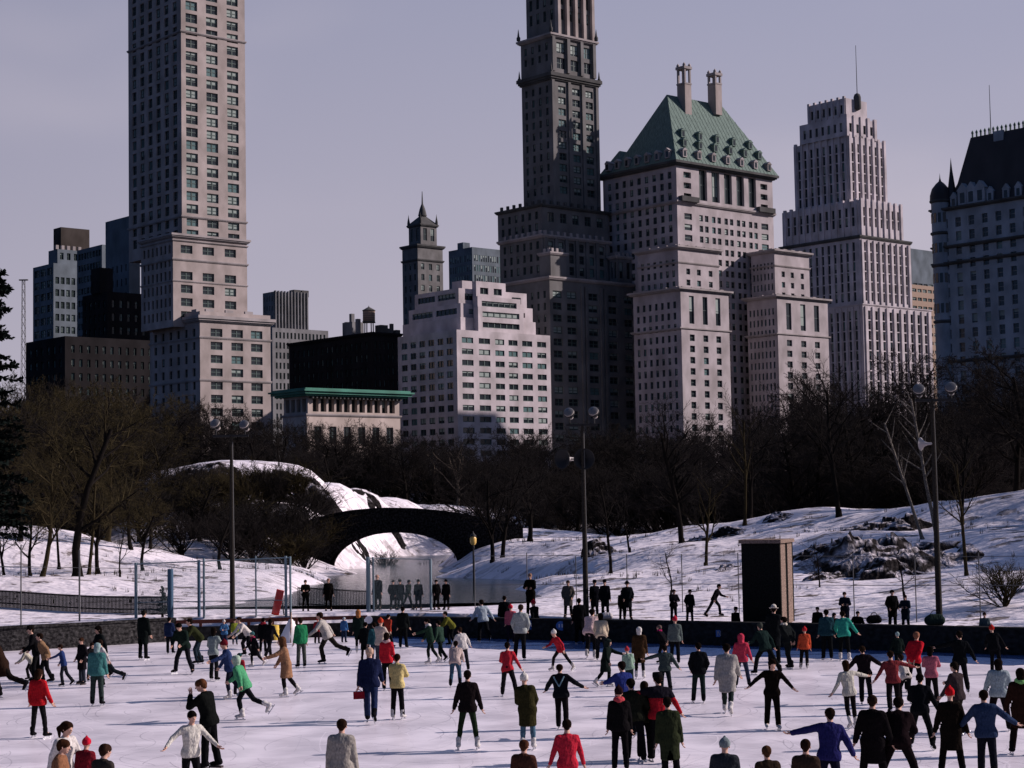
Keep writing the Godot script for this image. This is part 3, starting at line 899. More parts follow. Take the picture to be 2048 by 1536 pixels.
func make_sherry():
	var b := bld("hotel_tower", "slender dark brick tower with stone belts rising out of frame centre", 1100, 440, M.tan_brick)
	var P := {"c": [.085, .25, .50, .73, .92], "w": [.10, .11, .11, .10, .10], "pitch": 2.97, "wh": 1.75, "top": 3.0, "mull": 1}
	var k := block(b, 0, 1100, 1270, 1005, 556, 0, P, {"n": 7, "w": .36, "pitch": 2.97, "wh": 1.75, "top": 3})
	belt(b, k, k.h + .5, .9, .6, M.trim)
	for f in [.365, .59, .41, .635]:
		part_box(b, "pier", Vector3(k.xs + k.W * f, k.h * .5, .05), Vector3(.8, k.h - 3, .7), M.tan_brick)
	# corner turrets on the shoulder
	var tw := {"n": 2, "w": .5, "pitch": 9, "wh": 4.2, "top": 1.6, "mull": 0}
	var ka := block(b, -.3, 1102, 1133, 1080, 503, k.h, tw, tw)
	belt(b, ka, ka.h, .8, .5, M.trim)
	parapet(b, ka, M.trim, 1.0, 1.6, .7)
	var kb := block(b, -.3, 1235, 1266, 1220, 511, k.h, tw, tw)
	belt(b, kb, kb.h, .8, .5, M.trim)
	parapet(b, kb, M.trim, 1.0, 1.6, .7)
	var mid := {"n": 6, "w": .45, "pitch": 3.0, "wh": 2.1, "top": 1.6, "mull": 0}
	var k2 := block(b, -4.2, 1086, 1219, 1000, 468, k.h, mid, {"n": 6, "w": .4, "pitch": 3.0, "wh": 1.9, "top": 1.6})
	belt(b, k2, k2.h, .9, .6, M.trim)
	parapet(b, k2, M.trim, 1.1, 2.2, .8)
	piers(b, k2, 6, .28, .35, k.h, k2.h - .5, M.tan_brick)
	var k3 := block(b, -7, 1084, 1217, 996, 407, k2.h, {"n": 5, "w": .5, "pitch": 3.4, "wh": 2.4, "top": 2.0, "mull": 1}, {"n": 6, "w": .4, "pitch": 3.0, "wh": 1.9, "top": 1.8})
	belt(b, k3, k3.h, .8, .6, M.dark_trim)
	parapet(b, k3, M.dark_trim, 1.1, 2.4, .7)
	var T := {"c": [.22, .525, .82], "w": .16, "pitch": 2.9, "wh": 1.85, "top": 2.2, "mull": 1, "teal": .6}
	var TL := {"n": 4, "w": .34, "pitch": 2.9, "wh": 1.85, "top": 2.2, "teal": .4}
	var k4 := block(b, -9.5, 1105, 1196, 1045, 152, k3.h, T, TL, {"py": 270})
	for f in [.02, .37, .67, .98]:
		part_box(b, "pier", Vector3(k4.xs + k4.W * f, (k4.h + k3.h) * .5, k4.zs + .05), Vector3(.9, k4.h - k3.h - 1, .7), M.tan_brick)
	belt(b, k4, k4.h + .9, 1.8, 1.0, M.dark_trim)
	var k5 := block(b, -9.6, 1103, 1189, 1042, 66, k4.h + .9, {"c": [.22, .525, .82], "w": .2, "pitch": 4.0, "wh": 2.9, "top": 2.0, "mull": 1, "teal": .8}, TL)
	for f in [.03, .37, .68, .97]:
		part_box(b, "pier", Vector3(k5.xs + k5.W * f, (k5.h + k5.y0) * .5, k5.zs + .1), Vector3(1.0, k5.h - k5.y0 - 1, 1.0), M.tan_brick)
	belt(b, k5, k5.h, 1.0, .9, M.trim)
	var k6 := block(b, -11, 1112, 1184, 1052, -60, k5.h, {"n": 4, "w": .5, "pitch": 4.0, "wh": 2.8, "top": 2, "mull": 1}, {"n": 4, "w": .4, "pitch": 4, "wh": 2.8, "top": 2})
	for f in [.03, .27, .5, .73, .97]:
		part_box(b, "pier", Vector3(k6.xs + k6.W * f, (k6.h + k6.y0) * .5, k6.zs + .15), Vector3(.9, k6.h - k6.y0 - .6, 1.3), M.limestone)
	hip(b, k6, 34, k6.W * .42, k6.D * .42, .3, M.copper_roof)
	for kk in [k4, k5]:
		for s in [[kk.xs - .4, kk.zs + .4], [kk.x1 + .4, kk.zs + .4], [kk.xs - .4, kk.z1 - .4]]:
			var q := Buf.new()
			q.lathe(Vector3(s[0], kk.h + .3, s[1]), [[.5, 0], [.55, .8], [.3, 1.2], [.12, 2.6], [.01, 3.2]], 6)
			put("pinnacle", mesh_of([q]), b.node, M.dark_trim)
	finish(b)
func make_savoy():
	var b := bld("grand_hotel", "huge pale hotel with steep green hipped roof and twin chimneys", 1353, 446, M.pale_brick)
	var rr := {"c": [.105, .905], "w": .075, "pitch": 2.72, "wh": 1.5, "top": 2.2, "teal": .5}
	var xs: float = on_front(b, 1353, 360, 0).x
	var h: float = on_front(b, 1353, 325, 0).y
	var x1: float = on_front(b, 1545, 380, 0).x
	var W := x1 - xs
	var z1 := -20.5
	# the front in two storeys bands: tall arcade above, even windows below
	var ya: float = on_front(b, 1353, 400, 0).y
	var cA := []
	var cB := []
	var rowsA := rows_of(h - ya, {"top": 2.0, "pitch": 2.72, "wh": 1.5, "low": .6})
	var rowsB := rows_of(ya, {"top": 3.0, "pitch": 2.72, "wh": 1.6, "low": 1.0})
	cA.append([.07 * W, .145 * W, rowsA]); cB.append([.07 * W, .145 * W, rowsB])
	for j in 5:
		var c := (.266 + j * .1285) * W
		cA.append([c - .04 * W, c + .04 * W, [[.8, h - ya - .8]]])
		cB.append([c - .046 * W, c - .010 * W, rowsB]); cB.append([c + .010 * W, c + .046 * W, rowsB])
	cA.append([.868 * W, .943 * W, rowsA]); cB.append([.868 * W, .943 * W, rowsB])
	facade(b, Transform3D(Basis(), Vector3(xs, ya, 0)), W, h - ya, cA, {"mull": 2, "deep": .8, "teal": .1})
	facade(b, Transform3D(Basis(), Vector3(xs, 0, 0)), W, ya, cB, {"mull": 0, "deep": .3, "teal": .2})
	var LL := {"n": 9, "w": .46, "pitch": 2.72, "wh": 1.75, "top": 2.0, "teal": .3}
	var zl: float = on_side(b, 1207, 420, xs).z
	facade(b, Transform3D(Basis(Vector3.BACK, Vector3.UP, Vector3.LEFT), Vector3(xs, 0, zl)), -zl, h, cols_of(-zl, h, LL), LL)
	b.wall.quad(Vector3(x1, 0, 0), Vector3(x1, 0, zl), Vector3(x1, h, zl), Vector3(x1, h, 0), Vector3.RIGHT)
	b.wall.quad(Vector3(x1, 0, zl), Vector3(xs, 0, zl), Vector3(xs, h, zl), Vector3(x1, h, zl), Vector3.FORWARD)
	b.wall.quad(Vector3(xs, h, 0), Vector3(x1, h, 0), Vector3(x1, h, zl), Vector3(xs, h, zl), Vector3.UP)
	var k := {"xs": xs, "x1": x1, "zs": 0.0, "z1": zl, "h": h, "W": W, "D": -zl}
	belt(b, k, h + .5, 1.2, 1.3, M.dark_trim)
	belt(b, k, ya, .8, .6, M.trim, "string_course")
	for s in [[.105, .17], [.905, .17]]:
		part_box(b, "balcony", Vector3(xs + s[0] * W, ya + .5, .6), Vector3(s[1] * W, 1.3, 1.2), M.dark_trim)
	# roof
	var km := {"xs": xs, "x1": x1, "zs": 0.0, "z1": z1, "h": h + .5, "W": W, "D": -z1}
	var ridge: float = on_front(b, 1351, 192, -9.9).y
	hip(b, km, ridge - h - .5, 8.0, 10.1, 1.2, M.copper_roof)
	# standing seams on the front slope
	var rs := ridge - h - .5
	for j in 27:
		var u := (j + 1.0) / 28.0
		var a := Vector3(lerpf(xs - 1.2, x1 + 1.2, u), h + .52, 1.2)
		var e := Vector3(a.x, h + .52 + rs, -10.1)
		if a.x < xs + 8.0: e = a.lerp(e, (a.x - xs + 1.2) / 9.2)
		elif a.x > x1 - 8.0: e = a.lerp(e, (x1 + 1.2 - a.x) / 9.2)
		var sq := Buf.new()
		sq.tube(a, e, .07, .07, 4)
		put("seam", mesh_of([sq]), b.node, M.copper_roof)
	var kl := {"xs": xs, "x1": x1 - 6, "zs": z1 + .5, "z1": zl, "h": h + .5, "W": W - 6, "D": z1 + .5 - zl}
	hip(b, kl, 6.5, 3.2, 3.0, .8, M.copper_roof)
	# dormers on the front and left slopes, built where the slope is
	var dm := Buf.new()
	dm.box(Vector3(0, .75, -.6), Vector3(1.15, 1.5, 2.0))
	dm.poly([Vector3(-.75, 1.5, .5), Vector3(.75, 1.5, .5), Vector3(0, 2.1, .5)])
	dm.poly([Vector3(-.75, 1.5, .5), Vector3(0, 2.1, .5), Vector3(0, 2.1, -2), Vector3(-.75, 1.5, -2)])
	dm.poly([Vector3(0, 2.1, .5), Vector3(.75, 1.5, .5), Vector3(.75, 1.5, -2), Vector3(0, 2.1, -2)])
	var dg := Buf.new()
	dg.quad(Vector3(-.35, .2, .41), Vector3(.35, .2, .41), Vector3(.35, 1.35, .41), Vector3(-.35, 1.35, .41), Vector3.BACK)
	var dmesh := mesh_of([dm, dg], [M.copper_roof, M.glass])
	var dpale := mesh_of([dm, dg], [M.trim, M.glass])
	var rise := ridge - h - .5
	for row in [[7, 1.0, 0.0, M.trim], [6, 4.2, .05, null], [5, 7.0, .09, null]]:
		for j in row[0]:
			var u: float = lerpf(.06 + row[2], .94 - row[2], j / float(row[0] - 1)) if row[0] != 6 else lerpf(.12, .9, j / 5.0)
			put("dormer", dpale if row[0] == 7 else dmesh, b.node, null, Transform3D(Basis().scaled(Vector3(1.25, 1.15, 1.1)), Vector3(xs + u * W, h + .5 + row[1], 1.2 - (row[1] / rise) * 11.3)))
	for j in 7:
		put("dormer", dpale, b.node, null, Transform3D(Basis(Vector3.UP, -PI / 2).scaled(Vector3(1.25, 1.25, 1.25)), Vector3(xs - 1.2 + .5, h + 1.3, -2.0 - j * 3.6)))
	# twin chimneys with open lanterns
	for s in [[1369, 1367], [1430, 1428]]:
		var p := on_front(b, s[0], 205, -8.6)
		var q := Buf.new()
		var base: float = p.y - 3.5
		var lo: float = on_front(b, s[0], 170, -8.6).y
		var hi: float = on_front(b, s[0], 136 if s[0] < 1400 else 149, -8.6).y
		q.box(Vector3(p.x, (base + lo) * .5, -8.6), Vector3(2.4, lo - base, 2.8))
		put("chimney", mesh_of([q]), b.node, M.limestone)
		q = Buf.new()
		for a in [[-1, -1], [1, -1], [1, 1], [-1, 1]]:
			q.box(Vector3(p.x + a[0] * .95, (lo + hi) * .5, -8.6 + a[1] * 1.1), Vector3(.5, hi - lo, .55))
		q.box(Vector3(p.x, hi - .2, -8.6), Vector3(2.9, .7, 3.2))
		q.box(Vector3(p.x, lo + .1, -8.6), Vector3(2.7, .4, 3.0))
		for a in [[-1, -1], [1, -1], [1, 1], [-1, 1]]:
			q.lathe(Vector3(p.x + a[0] * 1.0, hi + .1, -8.6 + a[1] * 1.1), [[.35, 0], [.45, .5], [.01, 1.1]], 6)
		put("chimney_lantern", mesh_of([q]), b.node, M.trim)
	finish(b)
	# the two front wings
	for w in [0, 1]:
		var cx := 1357.0 if w == 0 else 1550.0
		var v := bld("hotel_wing", ["left", "right"][w] + " of the two pale wings below the green roofed hotel", cx, 436 if w == 0 else 457, M.pale_brick)
		var U := {"c": [.24, .5, .79], "w": .095, "pitch": 2.72, "wh": 1.45, "top": 5.2, "mull": 0, "teal": .1}
		var uk := block(v, 0, cx, 1438 if w == 0 else 1619, 1276 if w == 0 else 1503, 493 if w == 0 else 501, 0, U, {"n": 6, "w": .44, "pitch": 2.72, "wh": 1.65, "top": 3, "teal": .3})
		belt(v, uk, uk.h + .3, .9, .9, M.trim)
		belt(v, uk, uk.h - 3.6, .5, .3, M.trim, "string_course")
		parapet(v, uk, M.trim, .7, 3, 1.4)
		var lowh := {"c": [.22, .5, .77], "w": .085, "pitch": 2.72, "wh": 1.6, "top": 9.0, "mull": 0, "teal": .1}
		var lk := block(v, 4, cx + 4, 1457 if w == 0 else 1655, 1268 if w == 0 else 1496, 577 if w == 0 else 592, 0, {}, {"n": 7, "w": .42, "pitch": 2.72, "wh": 1.65, "top": 3, "teal": .3}, {"py": 680})
		# rebuild the front of the low block: tall bays at the top, then even windows (set 0.3 m proud)
		var rows := rows_of(lk.h, {"pitch": 2.72, "wh": 1.6, "top": 11.0, "low": 1})
		rows.append([lk.h - 8.4, lk.h - 1.6])
		var cc := []
		for c in [.22, .5, .77]: cc.append([(c - .05) * lk.W, (c + .05) * lk.W, rows])
		facade(v, Transform3D(Basis(), Vector3(lk.xs, 0, 4.36)), lk.W, lk.h, cc, {"mull": 0, "deep": .34, "teal": .1})
		v.wall.quad(Vector3(lk.xs, lk.h, 4.36), Vector3(lk.x1, lk.h, 4.36), Vector3(lk.x1, lk.h, 4.0), Vector3(lk.xs, lk.h, 4.0), Vector3.UP)
		v.wall.quad(Vector3(lk.xs, 0, 4.0), Vector3(lk.xs, 0, 4.36), Vector3(lk.xs, lk.h, 4.36), Vector3(lk.xs, lk.h, 4.0), Vector3.LEFT)
		v.wall.quad(Vector3(lk.x1, 0, 4.36), Vector3(lk.x1, 0, 4.0), Vector3(lk.x1, lk.h, 4.0), Vector3(lk.x1, lk.h, 4.36), Vector3.RIGHT)
		belt(v, lk, lk.h + .3, .9, 1.1, M.trim)
		belt(v, lk, lk.h - 9.4, .6, .65, M.trim, "string_course")
		parapet(v, lk, M.trim, .7, 3.4, 1.2)
		finish(v)

func make_squibb():
	var b := bld("office_tower", "white stepped office tower with tall narrow window strips", 1727, 545, M.squibb_stone)
	var S := func(n: int) -> Dictionary: return {"n": n, "w": .42, "pitch": 3.1, "wh": 2.75, "top": 2.0, "mull": 0, "bar": false, "deep": .5, "teal": .15, "low": .3}
	var k6 := block(b, 0, 1727, 1864, 1545, 607, 0, S.call(9), S.call(14))
	belt(b, k6, k6.h, .5, .3, M.squibb_stone, "string_course")
	var k5 := block(b, -3, 1721, 1822, 1562, 470, k6.h, S.call(8), S.call(12))
	var k4 := block(b, -3, 1720, 1806, 1565, 400, k5.h, S.call(7), S.call(11))
	belt(b, k5, k5.h, 1.0, .5, M.dark_trim, "string_course")
	var k3 := block(b, -9, 1697, 1772, 1588, 272, k4.h, S.call(6), S.call(8))
	var k2 := block(b, -9, 1693, 1753, 1600, 232, k3.h, S.call(4), S.call(7))
	var k1 := block(b, -9, 1693, 1735, 1616, 196, k2.h, {"n": 2, "w": .3, "pitch": 30, "wh": 6.5, "top": 3, "mull": 0, "bar": false, "deep": .5}, S.call(6))
	piers(b, k6, 9, .34, .4, 0, k6.h - .8, M.squibb_stone)
	piers(b, k5, 8, .34, .4, k6.h, k5.h - 1.3, M.squibb_stone)
	piers(b, k4, 7, .34, .4, k5.h + .05, k4.h + .6, M.squibb_stone)
	piers(b, k3, 6, .34, .4, k4.h, k3.h + .6, M.squibb_stone)
	piers(b, k2, 4, .34, .4, k3.h, k2.h + .6, M.squibb_stone)
	piers(b, k6, 14, .34, .4, 0, k6.h - .8, M.squibb_stone, false)
	piers(b, k4, 11, .34, .4, k5.h + .05, k4.h + .6, M.squibb_stone, false)
	piers(b, k3, 8, .34, .4, k4.h, k3.h + .6, M.squibb_stone, false)
	piers(b, k1, 6, .34, .4, k2.h, k1.h + .6, M.squibb_stone, false)
	finish(b)
	var p := on_front(b, 1713, 200, -9)
	var q := Buf.new()
	var y0: float = on_front(b, 1713, 222, -9).y
	var y1: float = on_front(b, 1713, 186, -9).y
	q.lathe(Vector3(p.x, y0, -8.7), [[.01, 0], [1.2, .6], [1.2, (y1 - y0) * .75], [.9, (y1 - y0) * .9], [.01, y1 - y0]], 10)
	put("finial", mesh_of([q]), b.node, M.dark_trim)
	q = Buf.new()
	q.tube(Vector3(p.x, y1 - 1, -8.7), Vector3(p.x, on_front(b, 1713, 92, -9).y, -8.7), .14, .08, 5)
	put("mast", mesh_of([q]), b.node, M.dark_trim)
	b = bld("office_block", "plain dark blue block in the gap right of the white stepped tower", 1800, 720, M.blue_grey)
	block(b, 0, 1800, 1900, 1780, 494, 0, {"n": 9, "w": .8, "pitch": 4.0, "wh": 2.0, "top": 14, "mull": 1}, {})
	finish(b)
	b = bld("office_block", "yellowish brick block low in the gap beside the turreted hotel", 1800, 690, M.wood_lit)
	block(b, 0, 1800, 1900, 1780, 566, 0, {"n": 9, "w": .8, "pitch": 3.4, "wh": 1.3, "top": 1.5, "mull": 1}, {})
	finish(b)

func make_plaza():
	var b := bld("turreted_hotel", "blue grey hotel with corner turret and dark mansard roofs, right edge", 2230, 378, M.plaza_stone, "pale_sash")
	var L := {"n": 12, "w": .42, "pitch": 3.2, "wh": 2.15, "top": 2.4, "mull": 0, "teal": .15, "mg": .03}
	var k := block(b, 0, 2230, 2420, 1871, 366, 0, {"n": 12, "w": .35, "pitch": 3.2, "wh": 1.9, "top": 2.4}, L, {"py": 560})
	belt(b, k, k.h + .2, .8, .8, M.dark_trim)
	for dy in [8.6, 12.4, 35.0]: belt(b, k, k.h - dy, .7, .7, M.dark_trim, "string_course")
	finish(b)
	# mansard: a tall central pavilion and lower slopes
	var roof := func(z0: float, z1: float, hh: float, inn: float, called: String):
		var kk := {"xs": k.xs, "x1": k.xs + 22.0, "zs": z0, "z1": z1, "h": k.h + .2, "W": 22.0, "D": z0 - z1}
		hip(b, kk, hh, inn, inn, -.6, M.slate, called)
		return kk
	var D: float = k.D
	var zt: float = on_side(b, 1985, 300, k.xs).z
	var za: float = on_side(b, 1893, 390, k.xs).z
	var zb: float = on_side(b, 2075, 390, k.xs).z
	var hp: float = on_side(b, 1985, 268, k.xs + 3.8).y - k.h
	roof.call(zb, za, hp, 4.2, "mansard_pavilion")
	roof.call(0.0, k.z1 + 2.0, 7.0, 3.4, "mansard_roof")
	roof.call(-2.0, -30.0, hp * .97, 4.0, "mansard_pavilion")
	# cresting along the top
	var cz := Buf.new()
	cz.box(Vector3(0, .6, 0), Vector3(.25, 1.2, .35))
	cz.lathe(Vector3(0, 1.1, 0), [[.3, 0], [.3, .3], [.01, .8]], 6)
	var cm := mesh_of([cz])
	for j in 14:
		put("cresting", cm, b.node, M.copper_roof, Transform3D(Basis(), Vector3(k.xs + 4.4, k.h + hp, lerpf(za + 4.6, zb - 4.6, j / 13.0))))
	# gabled dormers over the cornice
	var gd := Buf.new()
	gd.box(Vector3(0, 1.4, 0), Vector3(2.0, 2.8, 2.0))
	gd.poly([Vector3(-1.2, 2.8, 1.02), Vector3(1.2, 2.8, 1.02), Vector3(0, 4.2, 1.02)])
	gd.poly([Vector3(-1.2, 2.8, 1.02), Vector3(0, 4.2, 1.02), Vector3(0, 4.2, -2), Vector3(-1.2, 2.8, -2)])
	gd.poly([Vector3(0, 4.2, 1.02), Vector3(1.2, 2.8, 1.02), Vector3(1.2, 2.8, -2), Vector3(0, 4.2, -2)])
	var gg := Buf.new()
	gg.quad(Vector3(-.5, .5, 1.02), Vector3(.5, .5, 1.02), Vector3(.5, 2.4, 1.02), Vector3(-.5, 2.4, 1.02), Vector3.BACK)
	var gm := mesh_of([gd, gg], [M.plaza_stone, M.glass])
	for px in [1905, 1925, 1942, 1960, 1978, 2010, 2035, 2060, 2100, 2140, 2180]:
		var p := on_side(b, px, 420, k.xs)
		var s := 1.25 if px > 1915 and px < 1970 else .85
		put("dormer", gm, b.node, null, Transform3D(Basis(Vector3.UP, -PI / 2).scaled(Vector3(s, s, s)), Vector3(k.xs + 1.3, k.h + .1, p.z)))
	# tall chimney stacks and pinnacle
	for s in [[1914, 318, .7], [2000, 262, 1.5], [2046, 284, 1.6]]:
		var p2 := on_side(b, s[0], s[1], k.xs + 4.5)
		var q := Buf.new()
		if s[2] < 1:
			q.lathe(Vector3(p2.x - 2.5, k.h, p2.z), [[1.0, 0], [1.0, 4.0], [.3, p2.y - k.h - 3], [.01, p2.y - k.h]], 8)
			put("pinnacle", mesh_of([q]), b.node, M.slate)
		else:
			q.box(Vector3(p2.x, (k.h + p2.y) * .5, p2.z), Vector3(s[2], p2.y - k.h, 2.6))
			put("chimney", mesh_of([q]), b.node, M.plaza_stone if s[0] == 2000 else M.slate)
	# round corner turret
	var tp := on_side(b, 1876, 400, k.xs)
	var c := Vector3(k.xs + 1.0, 0, tp.z)
	var ty: float = on_side(b, 1876, 402, k.xs).y
	var q2 := Buf.new()
	q2.lathe(c, [[1.7, 20], [2.2, 24], [2.2, ty]], 20)
	put("turret", mesh_of([q2]), b.node, M.plaza_stone)
	q2 = Buf.new()
	for yy in [ty, ty - 7.5, ty - 15, ty - 28]: q2.lathe(c + Vector3(0, yy - .5, 0), [[2.2, 0], [2.55, .3], [2.55, .7], [2.2, .8]], 20)
	put("turret_belt", mesh_of([q2]), b.node, M.dark_trim)
	q2 = Buf.new()
	q2.lathe(c + Vector3(0, ty + .2, 0), [[2.45, 0], [2.4, 1.2], [1.9, 2.8], [1.0, 3.9], [.3, 4.5], [.12, 5.2], [.01, 6.4]], 20)
	put("turret_dome", mesh_of([q2]), b.node, M.slate)
	q2 = Buf.new()
	for j in 5:
		var an := 2.2 + j * .5
		for yy in [ty - 4.0, ty - 11.0, ty - 18.0, ty - 25.0]:
			q2.box(c + Vector3(cos(an) * 2.2, yy, sin(an) * 2.2), Vector3(.12, 2.2, .7), Basis(Vector3.UP, -an))
	put("turret_window", mesh_of([q2]), b.node, M.glass)
	# flagpole
	var f0 := on_side(b, 1982, 270, k.xs + 6)
	var f := thing("flagpole", "bare thin flagpole on the dark mansard roof", "flagpole", b.node.transform * Vector3(k.xs + 6, k.h + hp - .5, f0.z))
	q2 = Buf.new()
	q2.tube(Vector3.ZERO, Vector3(0, on_side(b, 1982, 165, k.xs + 6).y - k.h - hp, 0), .12, .06, 5)
	put("pole", mesh_of([q2]), f, M.dark_trim)
	q2 = Buf.new()
	q2.lathe(Vector3.ZERO, [[.4, 0], [.4, .5], [.15, .8]], 8)
	put("base", mesh_of([q2]), f, M.dark_trim)
# ---------------------------------------------------------------- trees
func grow(tr: Buf, tw: Buf, p: Vector3, d: Vector3, length: float, r: float, lv: int, s: Dictionary, g: RandomNumberGenerator):
	var segs: int = [5, 4, 3, 2, 2][mini(lv, 4)]
	var pts := [p]
	var rad := [r]
	var dir := d
	var tip: float = r * (0.45 if lv == 0 else 0.25)
	for k in segs:
		var j: float = s.crook * (0.5 if lv == 0 else 1.0)
		dir = (dir + Vector3(g.randf_range(-j, j), g.randf_range(-j, j) * .6 + s.up * (0.1 if lv else .15), g.randf_range(-j, j))).normalized()
		p += dir * (length / segs)
		pts.append(p)
		rad.append(lerpf(r, tip, (k + 1.0) / segs))
	var b := tr if lv <= 1 else tw
	var sides: int = [9, 6, 4, 3, 3][mini(lv, 4)]
	for k in segs: b.tube(pts[k], pts[k + 1], rad[k], rad[k + 1], sides)
	if lv >= s.levels: return
	var n: int = s.kids[lv]
	for c in n:
		var f: float = lerpf(s.bare if lv == 0 else 0.2, 1.0, (c + g.randf() * .7) / n)
		var fi := clampf(f * segs, 0, segs - 0.001)
		var k := int(fi)
		var q: Vector3 = pts[k].lerp(pts[k + 1], fi - k)
		var ax: Vector3 = (pts[k + 1] - pts[k]).normalized()
		var side := ax.cross(Vector3(g.randf_range(-1, 1), g.randf_range(-1, 1), g.randf_range(-1, 1))).normalized()
		var spread: float = s.spread * g.randf_range(.7, 1.25)
		var nd := (ax * cos(spread) + side * sin(spread)).normalized()
		var lk: float = s.ratio[lv] * length * g.randf_range(.65, 1.15) * (1.15 - f * 0.45 if lv == 0 else 1.1 - f * .4)
		grow(tr, tw, q, nd, lk, maxf(lerpf(rad[k], rad[k + 1], fi - k) * .62, s.min_r), lv + 1, s, g)

var tree_kinds := {}

func tree_kind(key: String) -> Array:
	if tree_kinds.has(key): return tree_kinds[key]
	var g := RandomNumberGenerator.new()
	g.seed = hash(key)
	var s := {"crook": .22, "up": .5, "levels": 4, "kids": [9, 6, 5, 5], "bare": .3, "spread": .85, "ratio": [.62, .55, .5, .5], "min_r": .010}
	var h := 9.0
	var r := .22
	match key.left(key.length() - 1):
		"wood": s.min_r = .016; s.kids = [12, 8, 7, 6]; s.bare = .2
		"mid": s.crook = .3; s.kids = [10, 7, 6, 5]; s.bare = .28; s.min_r = .011
		"sapling": s.levels = 3; s.kids = [7, 5, 4]; s.bare = .25; h = 5.0; r = .07; s.min_r = .009; s.spread = .65; s.up = .9
		"bush": s.levels = 3; s.kids = [26, 9, 7]; s.bare = .02; h = 1.2; r = .06; s.min_r = .009; s.spread = .6; s.ratio = [1.7, .5, .5]
		"birch": s.kids = [13, 4, 3, 2]; s.bare = .42; h = 10.5; r = .15; s.crook = .09; s.ratio = [.26, .5, .5, .5]; s.spread = .8; s.min_r = .008
		"slim": s.kids = [9, 5, 4, 3]; s.crook = .14; s.bare = .4; h = 9.0; r = .12; s.ratio = [.42, .5, .5, .5]; s.spread = .6
	var tr := Buf.new()
	var tw := Buf.new()
	grow(tr, tw, Vector3(0, -.3, 0), Vector3.UP, h, r, 0, s, g)
	tr.lathe(Vector3(0, -.3, 0), [[r * 1.7, 0], [r * 1.25, .35], [r * .95, .8]], 9)
	var hi := 0.0
	for q in tw.v: hi = maxf(hi, q.y)
	tree_kinds[key] = [mesh_of([tr]), mesh_of([tw]), hi]
	return tree_kinds[key]

func tree(called: String, label: String, kind: String, x: float, z: float, height: float, m := "bark", t := "twigs", group := "", tilt := 0.0, wide := 1.0) -> Node3D:
	var kd := tree_kind(kind)
	var y := land(x, z)
	var o := thing(called, label, "bush" if called.contains("bush") else "tree", Vector3(x, y, z), 0, group)
	var s: float = height / kd[2]
	o.transform = Transform3D(Basis(Vector3.BACK, tilt) * Basis(Vector3.UP, rng.randf() * TAU).scaled(Vector3(s * wide, s, s * wide)), o.position)
	put("trunk", kd[0], o, M[m])
	put("crown", kd[1], o, M[t])
	return o

func tree_at(called: String, label: String, kind: String, px: float, base_py: float, top_py: float, depth: float, m := "bark", t := "twigs", tilt := 0.0, wide := 1.0):
	var p := at(px, base_py, depth)
	tree(called, label, kind, p.x, p.z, at(px, top_py, depth).y - p.y, m, t, "", tilt, wide)

func make_woods():
	# bare trees massed between the park and the avenue
	var g := RandomNumberGenerator.new()
	g.seed = 77
	var tops := [[-200, 740], [0, 752], [140, 748], [300, 770], [420, 800], [560, 825], [700, 835], [850, 848], [960, 862], [1060, 842], [1200, 838], [1330, 838], [1450, 822], [1560, 775], [1680, 700], [1800, 690], [1900, 700], [2048, 665], [2300, 670]]
	var where := [[420, "below the tall beige tower", "left woods"], [800, "behind the snowy knoll and bridge", "woods behind the knoll"], [1330, "below the white block right of the bridge", "middle woods"], [1700, "below the pale wings of the green roofed hotel", "woods below the hotel wings"], [9999, "behind the right ridge before the turreted hotel", "right woods"]]
	for row in [[140, 8, 40, 1], [150, 22, 40, 2], [196, 24, 26, 0], [212, 26, 14, 0], [232, 26, 8, 0], [258, 26, 0, 0], [292, 22, -4, 0]]:
		for j in row[1]:
			var px: float = -130.0 + 2320.0 * (j + g.randf_range(.1, .9)) / row[1]
			var d: float = row[0] + g.randf_range(-9, 9)
			if row[3] == 1: px = -100.0 + 400.0 * (j + g.randf_range(.1, .9)) / row[1]
			elif row[3] == 2:
				if px < 960:
					px = -120.0 + 430.0 * (px + 130.0) / 1090.0
				else: d += clampf((1300.0 - px) / 12.0, 0, 26)
			var ty := 800.0
			for k in tops.size() - 1:
				if px >= tops[k][0] and px < tops[k + 1][0]:
					ty = lerpf(tops[k][1], tops[k + 1][1], (px - tops[k][0]) / (tops[k + 1][0] - tops[k][0]))
			ty += row[2] + g.randf_range(-14, 34)
			if px > 1450 and g.randf() < .72: ty += 75
			var p := at(px, 1000, d)
			var hgt: float = at(px, ty, d).y - land(p.x, p.z)
			var olive := px < 420 and g.randf() < .5
			for w in where:
				if px < w[0]:
					tree("bare_tree", "bare dark tree in the woods " + w[1], "wood%d" % (g.randi() % 6), p.x, p.z, hgt, "bark_pale" if g.randf() < .09 else ("bark_olive" if olive else "bark"), "twigs_olive" if olive else "twigs", w[2], 0, clampf(10.0 / hgt * 1.6, .85, 1.5))
					break
	# shrub layer under them
	for j in 96:
		var px: float = -80.0 + 2220.0 * (j + g.randf()) / 96.0
		var d := g.randf_range(150, 205)
		if px > 300 and px < 960: d = g.randf_range(202, 228)
		elif px < 330: d = g.randf_range(122, 150)
		elif px > 1400: d = g.randf_range(124, 165)
		var p := at(px, 1000, d)
		for w in where:
			if px < w[0]:
				tree("bare_bush", "leafless bush low in the woods " + w[1], "bush%d" % (j % 3), p.x, p.z, g.randf_range(4.0, 7.5), "bark", "twigs", "bushes, " + w[2], 0, 1.5)
				break

